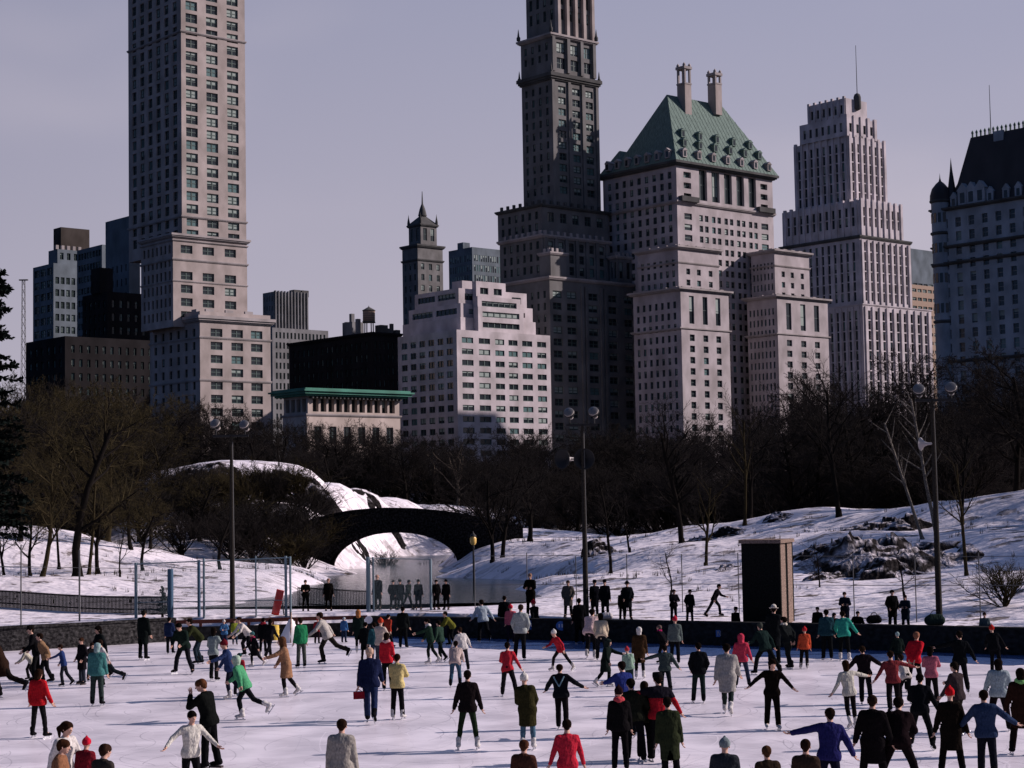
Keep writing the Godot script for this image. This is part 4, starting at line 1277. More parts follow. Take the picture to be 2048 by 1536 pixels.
func make_park_trees():
	# left bank
	tree_at("bare_tree", "leaning olive barked tree on the left snow bank, its trunk bent left", "mid0", 85, 1163, 870, 98, "bark_olive", "twigs_olive", -.16, 1.0)
	tree_at("bare_tree", "stout dark tree on the left snow bank with thick forked trunk", "mid1", 155, 1190, 790, 100, "bark", "twigs_olive", 0.0, 1.2)
	tree_at("bare_tree", "slender sunlit twin of the stout tree on the left bank", "slim0", 178, 1172, 860, 102, "bark_olive", "twigs_olive", -.12, 1.2)
	tree_at("bare_tree", "crooked small tree at the far left edge of the snow bank", "mid2", 8, 1140, 960, 99, "bark", "twigs", .12, 1.0)
	tree_at("sapling", "thin sapling on the left bank behind the first fence post", "sapling0", 240, 1180, 1050, 100, "bark", "twigs", 0, 1.2)
	tree_at("bare_tree", "wide olive tree standing higher on the left bank below the woods", "mid3", 215, 1090, 810, 116, "bark_olive", "twigs_olive", 0, 1.15)
	tree_at("bare_tree", "tall pale limbed tree at the left end of the snowy knoll", "mid0", 325, 1010, 805, 138, "bark_olive", "twigs", .05, 1.1)
	tree_at("bare_tree", "dense dark tree below the snowy knoll left of the lamp pole", "mid1", 400, 1110, 960, 124, "bark", "twigs_olive", .05, 1.5)
	tree_at("bare_tree", "dense dark tree below the snowy knoll right of the lamp pole", "mid2", 500, 1105, 985, 124, "bark", "twigs", 0, 1.3)
	tree_at("bare_tree", "dark tree overhanging the left abutment of the stone bridge", "mid3", 575, 1095, 985, 126, "bark", "twigs", .1, 1.3)
	tree_at("bare_tree", "low dark tree at the foot of the left bank behind the wire fence", "mid0", 300, 1120, 980, 112, "bark", "twigs_olive", -.05, 1.5)
	tree_at("bare_tree", "gnarled tree between the wire fence and the knoll", "mid1", 440, 1150, 1015, 108, "bark", "twigs", .08, 1.5)
	for s in [[40, 1100, 880, 108, "mid1"], [118, 1120, 900, 105, "slim1"], [262, 1110, 900, 110, "mid2"], [195, 1140, 940, 103, "mid0"], [60, 1150, 985, 99, "mid3"], [285, 1150, 1000, 104, "mid1"]]:
		var tp := at(s[0], s[1], s[3])
		tree("bare_tree", "thin limbed tree crowding the left snow bank below the woods", s[4], tp.x, tp.z, at(s[0], s[2], s[3]).y - tp.y, "bark", "twigs_olive", "thin trees on the left snow bank", 0, 1.25)
	for s in [[505, 917, 860, "first"], [558, 920, 850, "second"], [620, 940, 880, "third"]]:
		tree_at("sapling", "%s sapling from the left on the crest of the snowy knoll" % s[3], "sapling1", s[0], s[1] + 26, s[2], 149, "bark", "twigs", 0, 1.4)
	var g := RandomNumberGenerator.new()
	g.seed = 5
	for k in 34:
		var px := 340.0 + 285.0 * (k + g.randf()) / 34.0
		var d := g.randf_range(119, 139)
		var p := at(px, 1000, d)
		tree("bare_bush", "tangled dark brush on the near face of the snowy knoll", "bush%d" % (k % 3), p.x, p.z, g.randf_range(2.6, 4.2), "bark", "twigs_olive" if k % 3 == 0 else "twigs", "brush on the knoll face", 0, 1.5)
	tree_at("bare_bush", "dark brush on the shaded slope above the bridge, left of its crown", "bush0", 640, 1020, 960, 141, "bark", "twigs", 0, 1.6)
	tree_at("bare_bush", "brush growing just behind the crown of the stone bridge", "bush1", 770, 1022, 965, 146, "bark", "twigs", 0, 1.4)
	tree_at("bare_bush", "brush growing behind the right end of the stone bridge", "bush2", 860, 1030, 985, 146, "bark", "twigs", 0, 1.5)
	tree_at("bare_tree", "twin stemmed dark tree beside the right end of the bridge", "mid2", 985, 1133, 880, 116, "bark", "twigs", .06, 1.1)
	tree_at("bare_tree", "second stem of dark trees beside the right end of the bridge", "mid3", 1005, 1130, 900, 117, "bark", "twigs", -.08, 1.1)
	tree_at("bare_tree", "spreading dark tree on the bank right of the bridge", "mid0", 1060, 1085, 880, 128, "bark", "twigs", 0, 1.4)
	# right bank
	tree_at("bare_tree", "slim dark tree on the slope right of the middle lamp pole", "slim1", 1222, 1148, 905, 97, "bark", "twigs", .03, 1.4)
	tree_at("bare_tree", "forked small tree on the slope left of the thick trunked tree", "sapling2", 1260, 1110, 960, 108, "bark", "twigs", 0, 1.5)
	tree_at("bare_tree", "thick trunked dark tree halfway up the right slope", "mid1", 1364, 1108, 800, 106, "bark", "twigs", .0, 1.0)
	tree_at("bare_tree", "sunlit twisted tree leaning left beside the thick trunked tree", "mid3", 1412, 1148, 930, 96, "bark_olive", "twigs", .12, .9)
	tree_at("sapling", "spindly sapling in the snow left of the wooden booth", "sapling0", 1342, 1190, 1080, 86, "bark", "twigs", 0, 1.5)
	tree_at("bare_tree", "tall straight tree on the ridge above the wooden booth", "slim0", 1490, 1050, 770, 113, "bark_olive", "twigs", -.04, 1.2)
	tree_at("bare_tree", "dark tree with heavy base on the ridge behind the wooden booth", "mid2", 1500, 1046, 800, 118, "bark", "twigs", .04, 1.2)
	tree_at("bare_tree", "dark trunk standing alone at the dip of the right ridge", "slim1", 1678, 1038, 700, 110, "bark", "twigs", 0, 1.6)
	for s in [[1590, 1030, 780, "left"], [1640, 1030, 760, "middle"], [1720, 1030, 730, "right"]]:
		tree_at("bare_tree", "%s of three dark trees just behind the crest of the right ridge" % s[3], "wood%d" % (s[0] % 5), s[0], s[1], s[2], 128, "bark", "twigs", 0, 1.1)
	tree_at("birch_tree", "white birch leaning far left across the rocky slope", "birch0", 1845, 1085, 800, 94, "birch", "twigs", .30, 1.0)
	tree_at("birch_tree", "white birch leaning left between the rocks and the lamp pole", "birch1", 1873, 1075, 770, 95, "birch", "twigs", .13, 1.0)
	tree_at("bare_tree", "tall forked tree on the shaded snow right of the right lamp pole", "slim0", 1935, 1210, 900, 80, "bark_olive", "twigs", .05, 1.3)
	tree_at("bare_tree", "bare tree on the ridge at the right edge", "slim1", 1925, 1040, 800, 100, "bark", "twigs", .0, 1.5)
	tree_at("bare_tree", "broad tree behind the ridge at the far right edge", "mid1", 2030, 1000, 730, 116, "bark", "twigs", .0, 1.3)
	tree_at("sapling", "forked sapling on the blue shaded snow beside the wooden booth", "sapling1", 1640, 1190, 1085, 82, "bark", "twigs", .06, 1.6)
	tree_at("sapling", "wide sapling behind the pair of spectators on the right bank", "sapling2", 1808, 1190, 1090, 78, "bark", "twigs", 0, 2.2)
	tree_at("bare_bush", "round leafless bush in the snow near the right edge", "bush1", 2010, 1222, 1120, 73, "bark_olive", "twigs_olive", 0, 1.6)
	# beyond the right edge: the trees whose shade dapples the right slope
	for k in 26:
		tree("bare_tree", "bare tree outside the picture on the right bank", ["wood0", "wood1", "wood2", "wood4"][k % 4], (34.0 if k < 12 else 31.5) + (k % 4) * 5.0 + g.randf() * 3, -70.0 - k * 1.7 - g.randf() * 3, g.randf_range(7.5, 10.5), "bark", "twigs", "trees right of the picture", 0, 1.3)
	# evergreens
	conifer("evergreen_tree", "black evergreen reaching in from the left edge", at(-28, 1100, 84).x, -84.0, at(-28, 520, 84).y, 2.7, 3)
	conifer("evergreen_shrub", "dark cone shaped shrub beside the blue fence post", at(325, 1248, 80.5).x, -80.5, at(325, 1172, 80.5).y, .62, 9)

func conifer(called: String, label: String, x: float, z: float, top: float, rad: float, sd: int):
	var y := land(x, z)
	var o := thing(called, label, "tree" if rad > 1 else "shrub", Vector3(x, y, z))
	var H := top - y
	var g := RandomNumberGenerator.new()
	g.seed = sd
	var t := Buf.new()
	var nd := Buf.new()
	t.tube(Vector3.ZERO, Vector3(0, H, 0), rad * .1, .03, 7)
	var n := int(190 if rad > 1 else 70)
	for k in n:
		var f := lerpf(.22 if rad > 1 else .06, .98, (k + g.randf()) / n)
		var an := g.randf() * TAU
		var L := rad * (1.0 - f * .66 if rad > 1 else 1.0 - f) * g.randf_range(.55, 1.1)
		var d := Vector3(cos(an), g.randf_range(-.25, .2), sin(an))
		var p := Vector3(0, H * f, 0)
		t.tube(p, p + d * L, rad * .018, .01, 3)
		for s in int(60 if rad > 1 else 24):
			var u := g.randf_range(.15, 1.02)
			var q := p + d * L * u
			var dd := (d + Vector3(g.randf_range(-1, 1), g.randf_range(-.7, .9), g.randf_range(-1, 1))).normalized()
			var ln := rad * g.randf_range(.06, .13)
			var sd2 := dd.cross(Vector3(g.randf_range(-1, 1), 1, g.randf_range(-1, 1))).normalized() * ln * .3
			nd.poly([q, q + dd * ln * .6 + sd2, q + dd * ln])
			nd.poly([q, q + dd * ln, q + dd * ln * .6 - sd2])
	put("trunk", mesh_of([t]), o, M.bark)
	put("foliage", mesh_of([nd]), o, M.needles)

# ---------------------------------------------------------------- bridge, rocks, rink furniture
func make_bridge():
	var D := 130.0
	var o := thing("stone_bridge", "dark arched stone footbridge over the pond", "bridge")
	var top := [[560, 1075], [600, 1052], [650, 1034], [700, 1024], [760, 1019], [820, 1020], [880, 1025], [940, 1034], [1000, 1046], [1040, 1056]]
	var arch := []
	var a0 := at(657, 1140, D)
	var a1 := at(915, 1128, D)
	var apex := at(795, 1065, D)
	for k in 25:
		var t := k / 24.0
		var an := PI * (1 - t)
		var cx := lerpf(a0.x, a1.x, .5)
		var hw := (a1.x - a0.x) * .5
		arch.append(Vector3(cx + cos(an) * hw, lerpf(a0.y, a1.y, t) + sin(an) * (apex.y - (a0.y + a1.y) * .5), 0))
	var up := []
	for k in 25:
		var x: float = lerpf(at(560, 1000, D).x, at(1045, 1000, D).x, k / 24.0)
		up.append(x)
	var topy := func(x: float) -> float:
		for k in top.size() - 1:
			var p := at(top[k][0], top[k][1], D)
			var q := at(top[k + 1][0], top[k + 1][1], D)
			if x >= p.x - .01 and x <= q.x + .01: return lerpf(p.y, q.y, (x - p.x) / (q.x - p.x))
		return at(top[-1][0], top[-1][1], D).y
	var w := Buf.new()
	var cp := Buf.new()
	var zf := -D
	var zb := -D - 4.2
	var low := -.5
	var xl: float = up[0]
	var xr: float = up[24]
	# front and back faces as strips between deck line and arch
	var xs := [xl]
	for p in arch: xs.append(p.x)
	xs.append(xr)
	var und := func(x: float) -> float:
		if x <= arch[0].x or x >= arch[24].x: return low
		for k in 24:
			if x >= arch[k].x and x <= arch[k + 1].x: return lerpf(arch[k].y, arch[k + 1].y, (x - arch[k].x) / maxf(arch[k + 1].x - arch[k].x, 1e-4))
		return low
	for k in xs.size() - 1:
		var xa: float = xs[k]
		var xb: float = xs[k + 1]
		var sub := 6 if k == 0 or k == xs.size() - 2 else 1
		for s in sub:
			var x0 := lerpf(xa, xb, float(s) / sub)
			var x1 := lerpf(xa, xb, (s + 1.0) / sub)
			var b0: float = low if k == 0 or k == xs.size() - 2 else arch[k - 1].y
			var b1: float = low if k == 0 or k == xs.size() - 2 else arch[k].y
			var t0: float = topy.call(x0)
			var t1: float = topy.call(x1)
			w.quad(Vector3(x0, b0, zf), Vector3(x1, b1, zf), Vector3(x1, t1, zf), Vector3(x0, t0, zf), Vector3.BACK)
			w.quad(Vector3(x1, b1, zb), Vector3(x0, b0, zb), Vector3(x0, t0, zb), Vector3(x1, t1, zb), Vector3.FORWARD)
			w.quad(Vector3(x0, t0 - .8, zf), Vector3(x1, t1 - .8, zf), Vector3(x1, t1 - .8, zb), Vector3(x0, t0 - .8, zb), Vector3.UP)
			if not (k == 0 or k == xs.size() - 2):
				w.quad(Vector3(x0, b0, zb), Vector3(x1, b1, zb), Vector3(x1, b1, zf), Vector3(x0, b0, zf), Vector3.DOWN)
			for zz in [zf - .2, zb + .2]:
				var m := Vector3((x0 + x1) * .5, (t0 + t1) * .5 + .05, zz)
				var dv := Vector3(x1 - x0, t1 - t0, 0)
				cp.box(m, Vector3(dv.length() + .02, .18, .5), Basis(Vector3.BACK, atan2(dv.y, dv.x)))
	for e in [arch[0], arch[24]]:
		w.quad(Vector3(e.x, low, zf), Vector3(e.x, low, zb), Vector3(e.x, e.y, zb), Vector3(e.x, e.y, zf), Vector3.RIGHT if e == arch[0] else Vector3.LEFT)
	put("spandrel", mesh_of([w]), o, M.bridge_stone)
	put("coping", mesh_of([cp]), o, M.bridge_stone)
	# the ring of arch stones
	var vs := Buf.new()
	vs.box(Vector3.ZERO, Vector3(.42, .62, .3))
	var vm := mesh_of([vs])
	for k in 24:
		var a: Vector3 = arch[k]
		var b: Vector3 = arch[k + 1]
		var n := Vector3(-(b.y - a.y), b.x - a.x, 0).normalized()
		var ln := (b - a).length()
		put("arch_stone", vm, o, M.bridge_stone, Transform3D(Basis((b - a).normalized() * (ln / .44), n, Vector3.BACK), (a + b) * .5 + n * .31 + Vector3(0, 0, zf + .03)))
	# a low iron railing along the deck, and brush on it
	var g := RandomNumberGenerator.new()
	g.seed = 4

func rock(label: String, px: float, py: float, depth: float, w: float, h: float, dz: float, sd: int):
	var p := at(px, py, depth)
	var nz := FastNoiseLite.new()
	nz.seed = sd; nz.frequency = .55; nz.fractal_octaves = 4
	var n2 := FastNoiseLite.new()
	n2.seed = sd + 7; n2.frequency = .16
	var y := land(p.x, p.z)
	var o := thing("rock_outcrop", label, "rock", Vector3(p.x, y, p.z))
	var b := Buf.new()
	var N := 64
	var K := 34
	for j in K + 1:
		for k in N + 1:
			var u := k / float(N) * 2 - 1
			var v := j / float(K) * 2 - 1
			var x := u * w * .5
			var z := v * dz * .5
			var edge := clampf(1.0 - pow(u * u + v * v, 1.4), -.3, 1.0)
			var ter := land(p.x + x, p.z + z) - y
			# strata: ledges stepping up the slope
			var f := nz.get_noise_2d(x, z * 1.6) * .5 + n2.get_noise_2d(x * 1.5 + z, z) * 1.0
			var st := (roundf(f * 4.0) / 4.0) * .6 + f * .4
			b.v.append(Vector3(x + nz.get_noise_2d(z, x) * .5, ter + h * (edge * (.45 + .8 * st)) - .12, z + nz.get_noise_2d(x + 9, z) * .5))
			b.n.append(Vector3.UP)
	for j in K:
		for k in N:
			var a := j * (N + 1) + k
			b.i.append_array([a, a + 1, a + N + 1, a + 1, a + N + 2, a + N + 1])
	var st2 := SurfaceTool.new()
	st2.create_from_arrays(b.arr())
	st2.generate_normals()
	var m: ArrayMesh = st2.commit()
	# snow lies on the flatter ledges
	var ar := m.surface_get_arrays(0)
	var cols := PackedColorArray()
	for k in ar[Mesh.ARRAY_VERTEX].size():
		var q: Vector3 = ar[Mesh.ARRAY_VERTEX][k]
		var up: float = ar[Mesh.ARRAY_NORMAL][k].y
		var t := smoothstep(.79, .89, up + .22 * n2.get_noise_2d(q.x * 5.0, q.z * 5.0))
		cols.append(Color(.036, .034, .033).lerp(Color(.80, .745, .79), t))
	ar[Mesh.ARRAY_COLOR] = cols
	m = ArrayMesh.new()
	m.add_surface_from_arrays(Mesh.PRIMITIVE_TRIANGLES, ar)
	M.rock.vertex_color_use_as_albedo = true
	put("ledge", m, o, M.rock)

func make_rocks():
	rock("dark ledge of rock breaking through the snow left of the right lamp pole", 1775, 1110, 88.5, 9.6, 1.6, 8.0, 1)
	rock("long low black rock at the foot of the shaded right slope", 1735, 1142, 84.5, 6.2, 1.2, 3.0, 2)
	rock("rock shelf on the shaded slope just right of the wooden booth", 1665, 1095, 93, 4.6, 1.4, 4.0, 3)
	rock("dark rock high on the right slope below the ridge", 1775, 1048, 101, 5.5, 1.3, 3.6, 4)
	rock("small rock near the ridge behind the wooden booth", 1560, 1035, 113, 2.4, .6, 2.0, 5)
	rock("rock by the tall straight tree on the ridge", 1440, 1062, 112, 3.0, .6, 2.2, 6)
	rock("rock on the slope right of the thick trunked tree", 1385, 1080, 111, 2.8, .7, 2.4, 7)
	rock("boulder on the slope right of the middle lamp pole", 1208, 1098, 110, 2.6, 1.3, 2.4, 8)
	rock("low rock in the snow left of the wooden booth", 1460, 1145, 92, 2.4, .5, 1.4, 9)
	rock("long dark rock streak on the front of the snowy knoll", 660, 975, 147, 7.0, 2.0, 6.0, 10)
	rock("dark rock face at the left end of the snowy knoll", 410, 965, 144, 7.0, 1.2, 6.0, 11)
	rock("black rocky rim on the right shore of the pond", 930, 1150, 103, 4.5, .5, 2.0, 12)
	rock("low rocks along the pond's right bank", 1010, 1150, 103, 3.5, .4, 1.6, 13)
	rock("dark stony rim of the far shore under the arch", 790, 1108, 170, 12.0, .4, 1.6, 15)
	rock("rock patch in the middle of the snowy knoll", 590, 950, 146, 6.0, 1.6, 5.0, 14)

func lamp_pole(px0: float, py0: float, px1: float, py1: float, lamps: Array, horns: Array, label: String, foot_y: float):
	var f := at(px0, py0, 1.0)
	var w := wall_point(px0) + Vector3(0, 0, -1.0)
	var d := -w.z
	var base := Vector3(w.x, foot_y, w.z)
	var topy: float = at(px1, py1, d).y
	var o := thing("floodlight_pole", label, "light pole", base)
	var q := Buf.new()
	var T := topy - foot_y
	q.tube(Vector3.ZERO, Vector3(0, T, 0), .12, .065, 10, true)
	put("pole", mesh_of([q]), o, M.pole_wood)
	q = Buf.new()
	q.tube(Vector3(.11, .5, .02), Vector3(.055, T * .97, .02), .025, .025, 5)
	put("conduit", mesh_of([q]), o, M.pole_metal)
	# crossarm
	var xs := []
	for l in lamps: xs.append(at(l[0], l[1], d).x - base.x)
	q = Buf.new()
	q.box(Vector3((xs[0] + xs[1]) * .5, T, 0), Vector3(absf(xs[1] - xs[0]) + .3, .1, .1))
	put("crossarm", mesh_of([q]), o, M.black_metal)
	for l in lamps:
		var p := at(l[0], l[1], d) - base
		var ax := Basis(Vector3(1, 0, .3).normalized(), 1.0)
		q = Buf.new()
		q.tube(Vector3(p.x, T, 0), Vector3(p.x, p.y - .2, 0), .03, .03, 6)
		put("bracket", mesh_of([q]), o, M.black_metal)
		q = Buf.new()
		q.lathe(Vector3(p.x, p.y, 0), [[.02, -.30], [.10, -.28], [.12, -.12], [.16, .0], [.215, .12], [.215, .16]], 16, ax)
		put("lamp_housing", mesh_of([q]), o, M.lamp_shell)
		q = Buf.new()
		q.lathe(Vector3(p.x, p.y, 0), [[.19, .02], [.235, .04], [.235, .1], [.218, .12]], 16, ax)
		q.lathe(Vector3(p.x, p.y, 0), [[.118, -.16], [.14, -.15], [.14, -.06], [.13, -.05]], 16, ax)
		put("lamp_rim", mesh_of([q]), o, M.black_metal)
		q = Buf.new()
		q.lathe(Vector3(p.x, p.y, 0), [[.214, .15], [.2, .18], [.12, .21], [.01, .22]], 16, ax)
		put("lens", mesh_of([q]), o, M.lamp_lens)
	for hn in horns:
		var p := at(hn[0], hn[1], d) - base
		var hs: float = hn[3]
		var dir := Basis(Vector3.UP, hn[2]) * Basis(Vector3.RIGHT, PI / 2)
		dir = dir.scaled(Vector3(hs, hs, hs))
		q = Buf.new()
		var prof := [[.04, -.7], [.07, -.64], [.09, -.4], [.16, -.2], [.27, -.06], [.41, .05]]
		q.lathe(p, prof, 18, dir)
		put("loudspeaker_horn", mesh_of([q]), o, M.horn_grey)
		q = Buf.new()
		q.lathe(p, [[.415, .04], [.42, .07], [.38, .055], [.14, -.12], [.01, -.15]], 18, dir)
		put("loudspeaker_mouth", mesh_of([q]), o, M.black_metal)
		q = Buf.new()
		q.tube(p + dir * Vector3(0, -.4, 0), Vector3(0, p.y, 0), .03, .03, 5)
		put("loudspeaker_arm", mesh_of([q]), o, M.black_metal)

func post(px: float, top_py: float, depth: float, r: float, m: Material, o: Node3D, called := "post"):
	var p := at(px, 1200, depth)
	var y0 := land(p.x, p.z) - .3
	var q := Buf.new()
	q.tube(Vector3(p.x, y0, p.z), Vector3(p.x, at(px, top_py, depth).y, p.z), r, r, 8, true)
	put(called, mesh_of([q]), o, m)

func chain_link(a: Vector3, b: Vector3, h: float, o: Node3D):
	# a panel of wire mesh between two post feet
	var L := (b - a).length()
	var d := (b - a) / L
	var q := Buf.new()
	var s := .07
	var k := -h
	while k < L:
		for sg in [0, 1]:
			var x0 := maxf(k, 0.0)
			var x1 := minf(k + h, L)
			var y0 := x0 - k
			var y1 := x1 - k
			if sg: y0 = h - y0; y1 = h - y1
			q.tube(a + d * x0 + Vector3(0, y0, .004 * sg), a + d * x1 + Vector3(0, y1, .004 * sg), .0024, .0024, 3)
		k += s
	tag(put("chain_link", mesh_of([q]), o, M.galvanised), "", "", "", "stuff")

func make_fences():
	var o := thing("wire_fence", "tall wire fence of grey and blue posts behind the left end of the rink", "fence")
	var d := 80.0
	for s in [[272, 1125, .07], [408, 1117, .05], [512, 1112, .035], [572, 1112, .06], [581, 1113, .05]]: post(s[0], s[1], d, s[2], M.galvanised, o)
	post(341, 1138, d - .5, .13, M.blue_steel, o)
	post(398, 1120, d + .3, .07, M.blue_steel, o)
	var q := Buf.new()
	q.tube(at(272, 1128, d), at(581, 1115, d), .03, .03, 6)
	put("top_rail", mesh_of([q]), o, M.galvanised)
	q = Buf.new()
	q.tube(at(272, 1205, d), at(581, 1200, d), .02, .02, 6)
	put("middle_rail", mesh_of([q]), o, M.galvanised)
	for s in [[272, 408], [408, 572]]:
		var a := at(s[0], 1228, d)
		var b := at(s[1], 1226, d)
		chain_link(a, b, 2.35, o)
	o = thing("wire_fence", "wire mesh screen in front of the pond with a thick pair of posts", "fence")
	d = 82.0
	for s in [[737, 1114, .10], [747, 1114, .045], [862, 1118, .06]]: post(s[0], s[1], d, s[2], M.galvanised, o)
	chain_link(at(747, 1222, d), at(862, 1220, d), 2.4, o)
	q = Buf.new()
	q.tube(at(737, 1116, d), at(862, 1119, d), .02, .02, 6)
	put("top_rail", mesh_of([q]), o, M.galvanised)
	o = thing("wire_fence", "line of thin dark posts with two slack wires on the right bank", "fence")
	for s in [[950, 1110, 82], [1055, 1105, 82], [1153, 1112, 81], [1255, 1108, 80], [1365, 1108, 78], [1478, 1105, 76], [1708, 1110, 73.5], [1832, 1108, 71.5], [1960, 1105, 69.5], [2075, 1100, 68]]:
		post(s[0], s[1], s[2], .022, M.pole_metal, o)
	q = Buf.new()
	var lines := [[950, 1112, 82], [1255, 1110, 80], [1478, 1110, 76], [1708, 1113, 73.5], [1960, 1113, 69.5], [2080, 1112, 68]]
	for k in lines.size() - 1:
		for dy in [0, 58]:
			q.tube(at(lines[k][0], lines[k][1] + dy, lines[k][2]), at(lines[k + 1][0], lines[k + 1][1] + dy, lines[k + 1][2]), .012, .012, 4)
	put("wire", mesh_of([q]), o, M.pole_metal)
	# posts standing on the left wall
	o = thing("wire_fence", "two slim posts carrying a wire above the left end of the stone wall", "fence")
	for s in [[42, 1090, 78, .03], [159, 1100, 79, .04]]: post(s[0], s[1], s[2], s[3], M.pole_metal, o)
	q = Buf.new()
	q.tube(at(-60, 1132, 78), at(272, 1137, 80), .012, .012, 4)
	put("wire", mesh_of([q]), o, M.pole_metal)
	# iron picket railing by the pond
	o = thing("iron_railing", "black picket railing on the near shore of the pond", "railing")
	var pk := Buf.new()
	pk.box(Vector3(0, .55, 0), Vector3(.035, 1.1, .035))
	var pm := mesh_of([pk])
	for j in 46:
		var px := lerpf(596, 735, j / 45.0)
		var p := at(px, 1206, 86.5)
		put("picket", pm, o, M.black_metal, Transform3D(Basis(), Vector3(p.x, land(p.x, p.z) - .05, p.z)))
	for y in [.25, 1.0]:
		q = Buf.new()
		for j in 10:
			var p0 := at(lerpf(596, 735, j / 10.0), 1206, 86.5)
			var p1 := at(lerpf(596, 735, (j + 1) / 10.0), 1206, 86.5)
			q.tube(Vector3(p0.x, land(p0.x, p0.z) + y, p0.z), Vector3(p1.x, land(p1.x, p1.z) + y, p1.z), .025, .025, 5)
		put("rail", mesh_of([q]), o, M.black_metal)
	# low fence along the left path
	o = thing("path_fence", "low dark green fence along the path behind the left wall", "fence")
	q = Buf.new()
	q.box(Vector3(0, .35, 0), Vector3(.05, .9, .03))
	pm = mesh_of([q])
	q = Buf.new()
	var q2 := Buf.new()
	var pp := Vector3.ZERO
	for j in 150:
		var px := lerpf(-60, 345, j / 149.0)
		var d2 := lerpf(86.0, 83.0, j / 149.0)
		var p := at(px, 1210, d2)
		var v := Vector3(p.x, land(p.x, p.z), p.z)
		put("slat", pm, o, M.dark_wall, Transform3D(Basis(), v))
		if j:
			q.tube(pp + Vector3(0, .2, 0), v + Vector3(0, .2, 0), .03, .03, 4)
			q2.tube(pp + Vector3(0, .75, 0), v + Vector3(0, .75, 0), .03, .03, 4)
		pp = v
	put("rail", mesh_of([q]), o, M.dark_wall)
	put("rail", mesh_of([q2]), o, M.dark_wall)

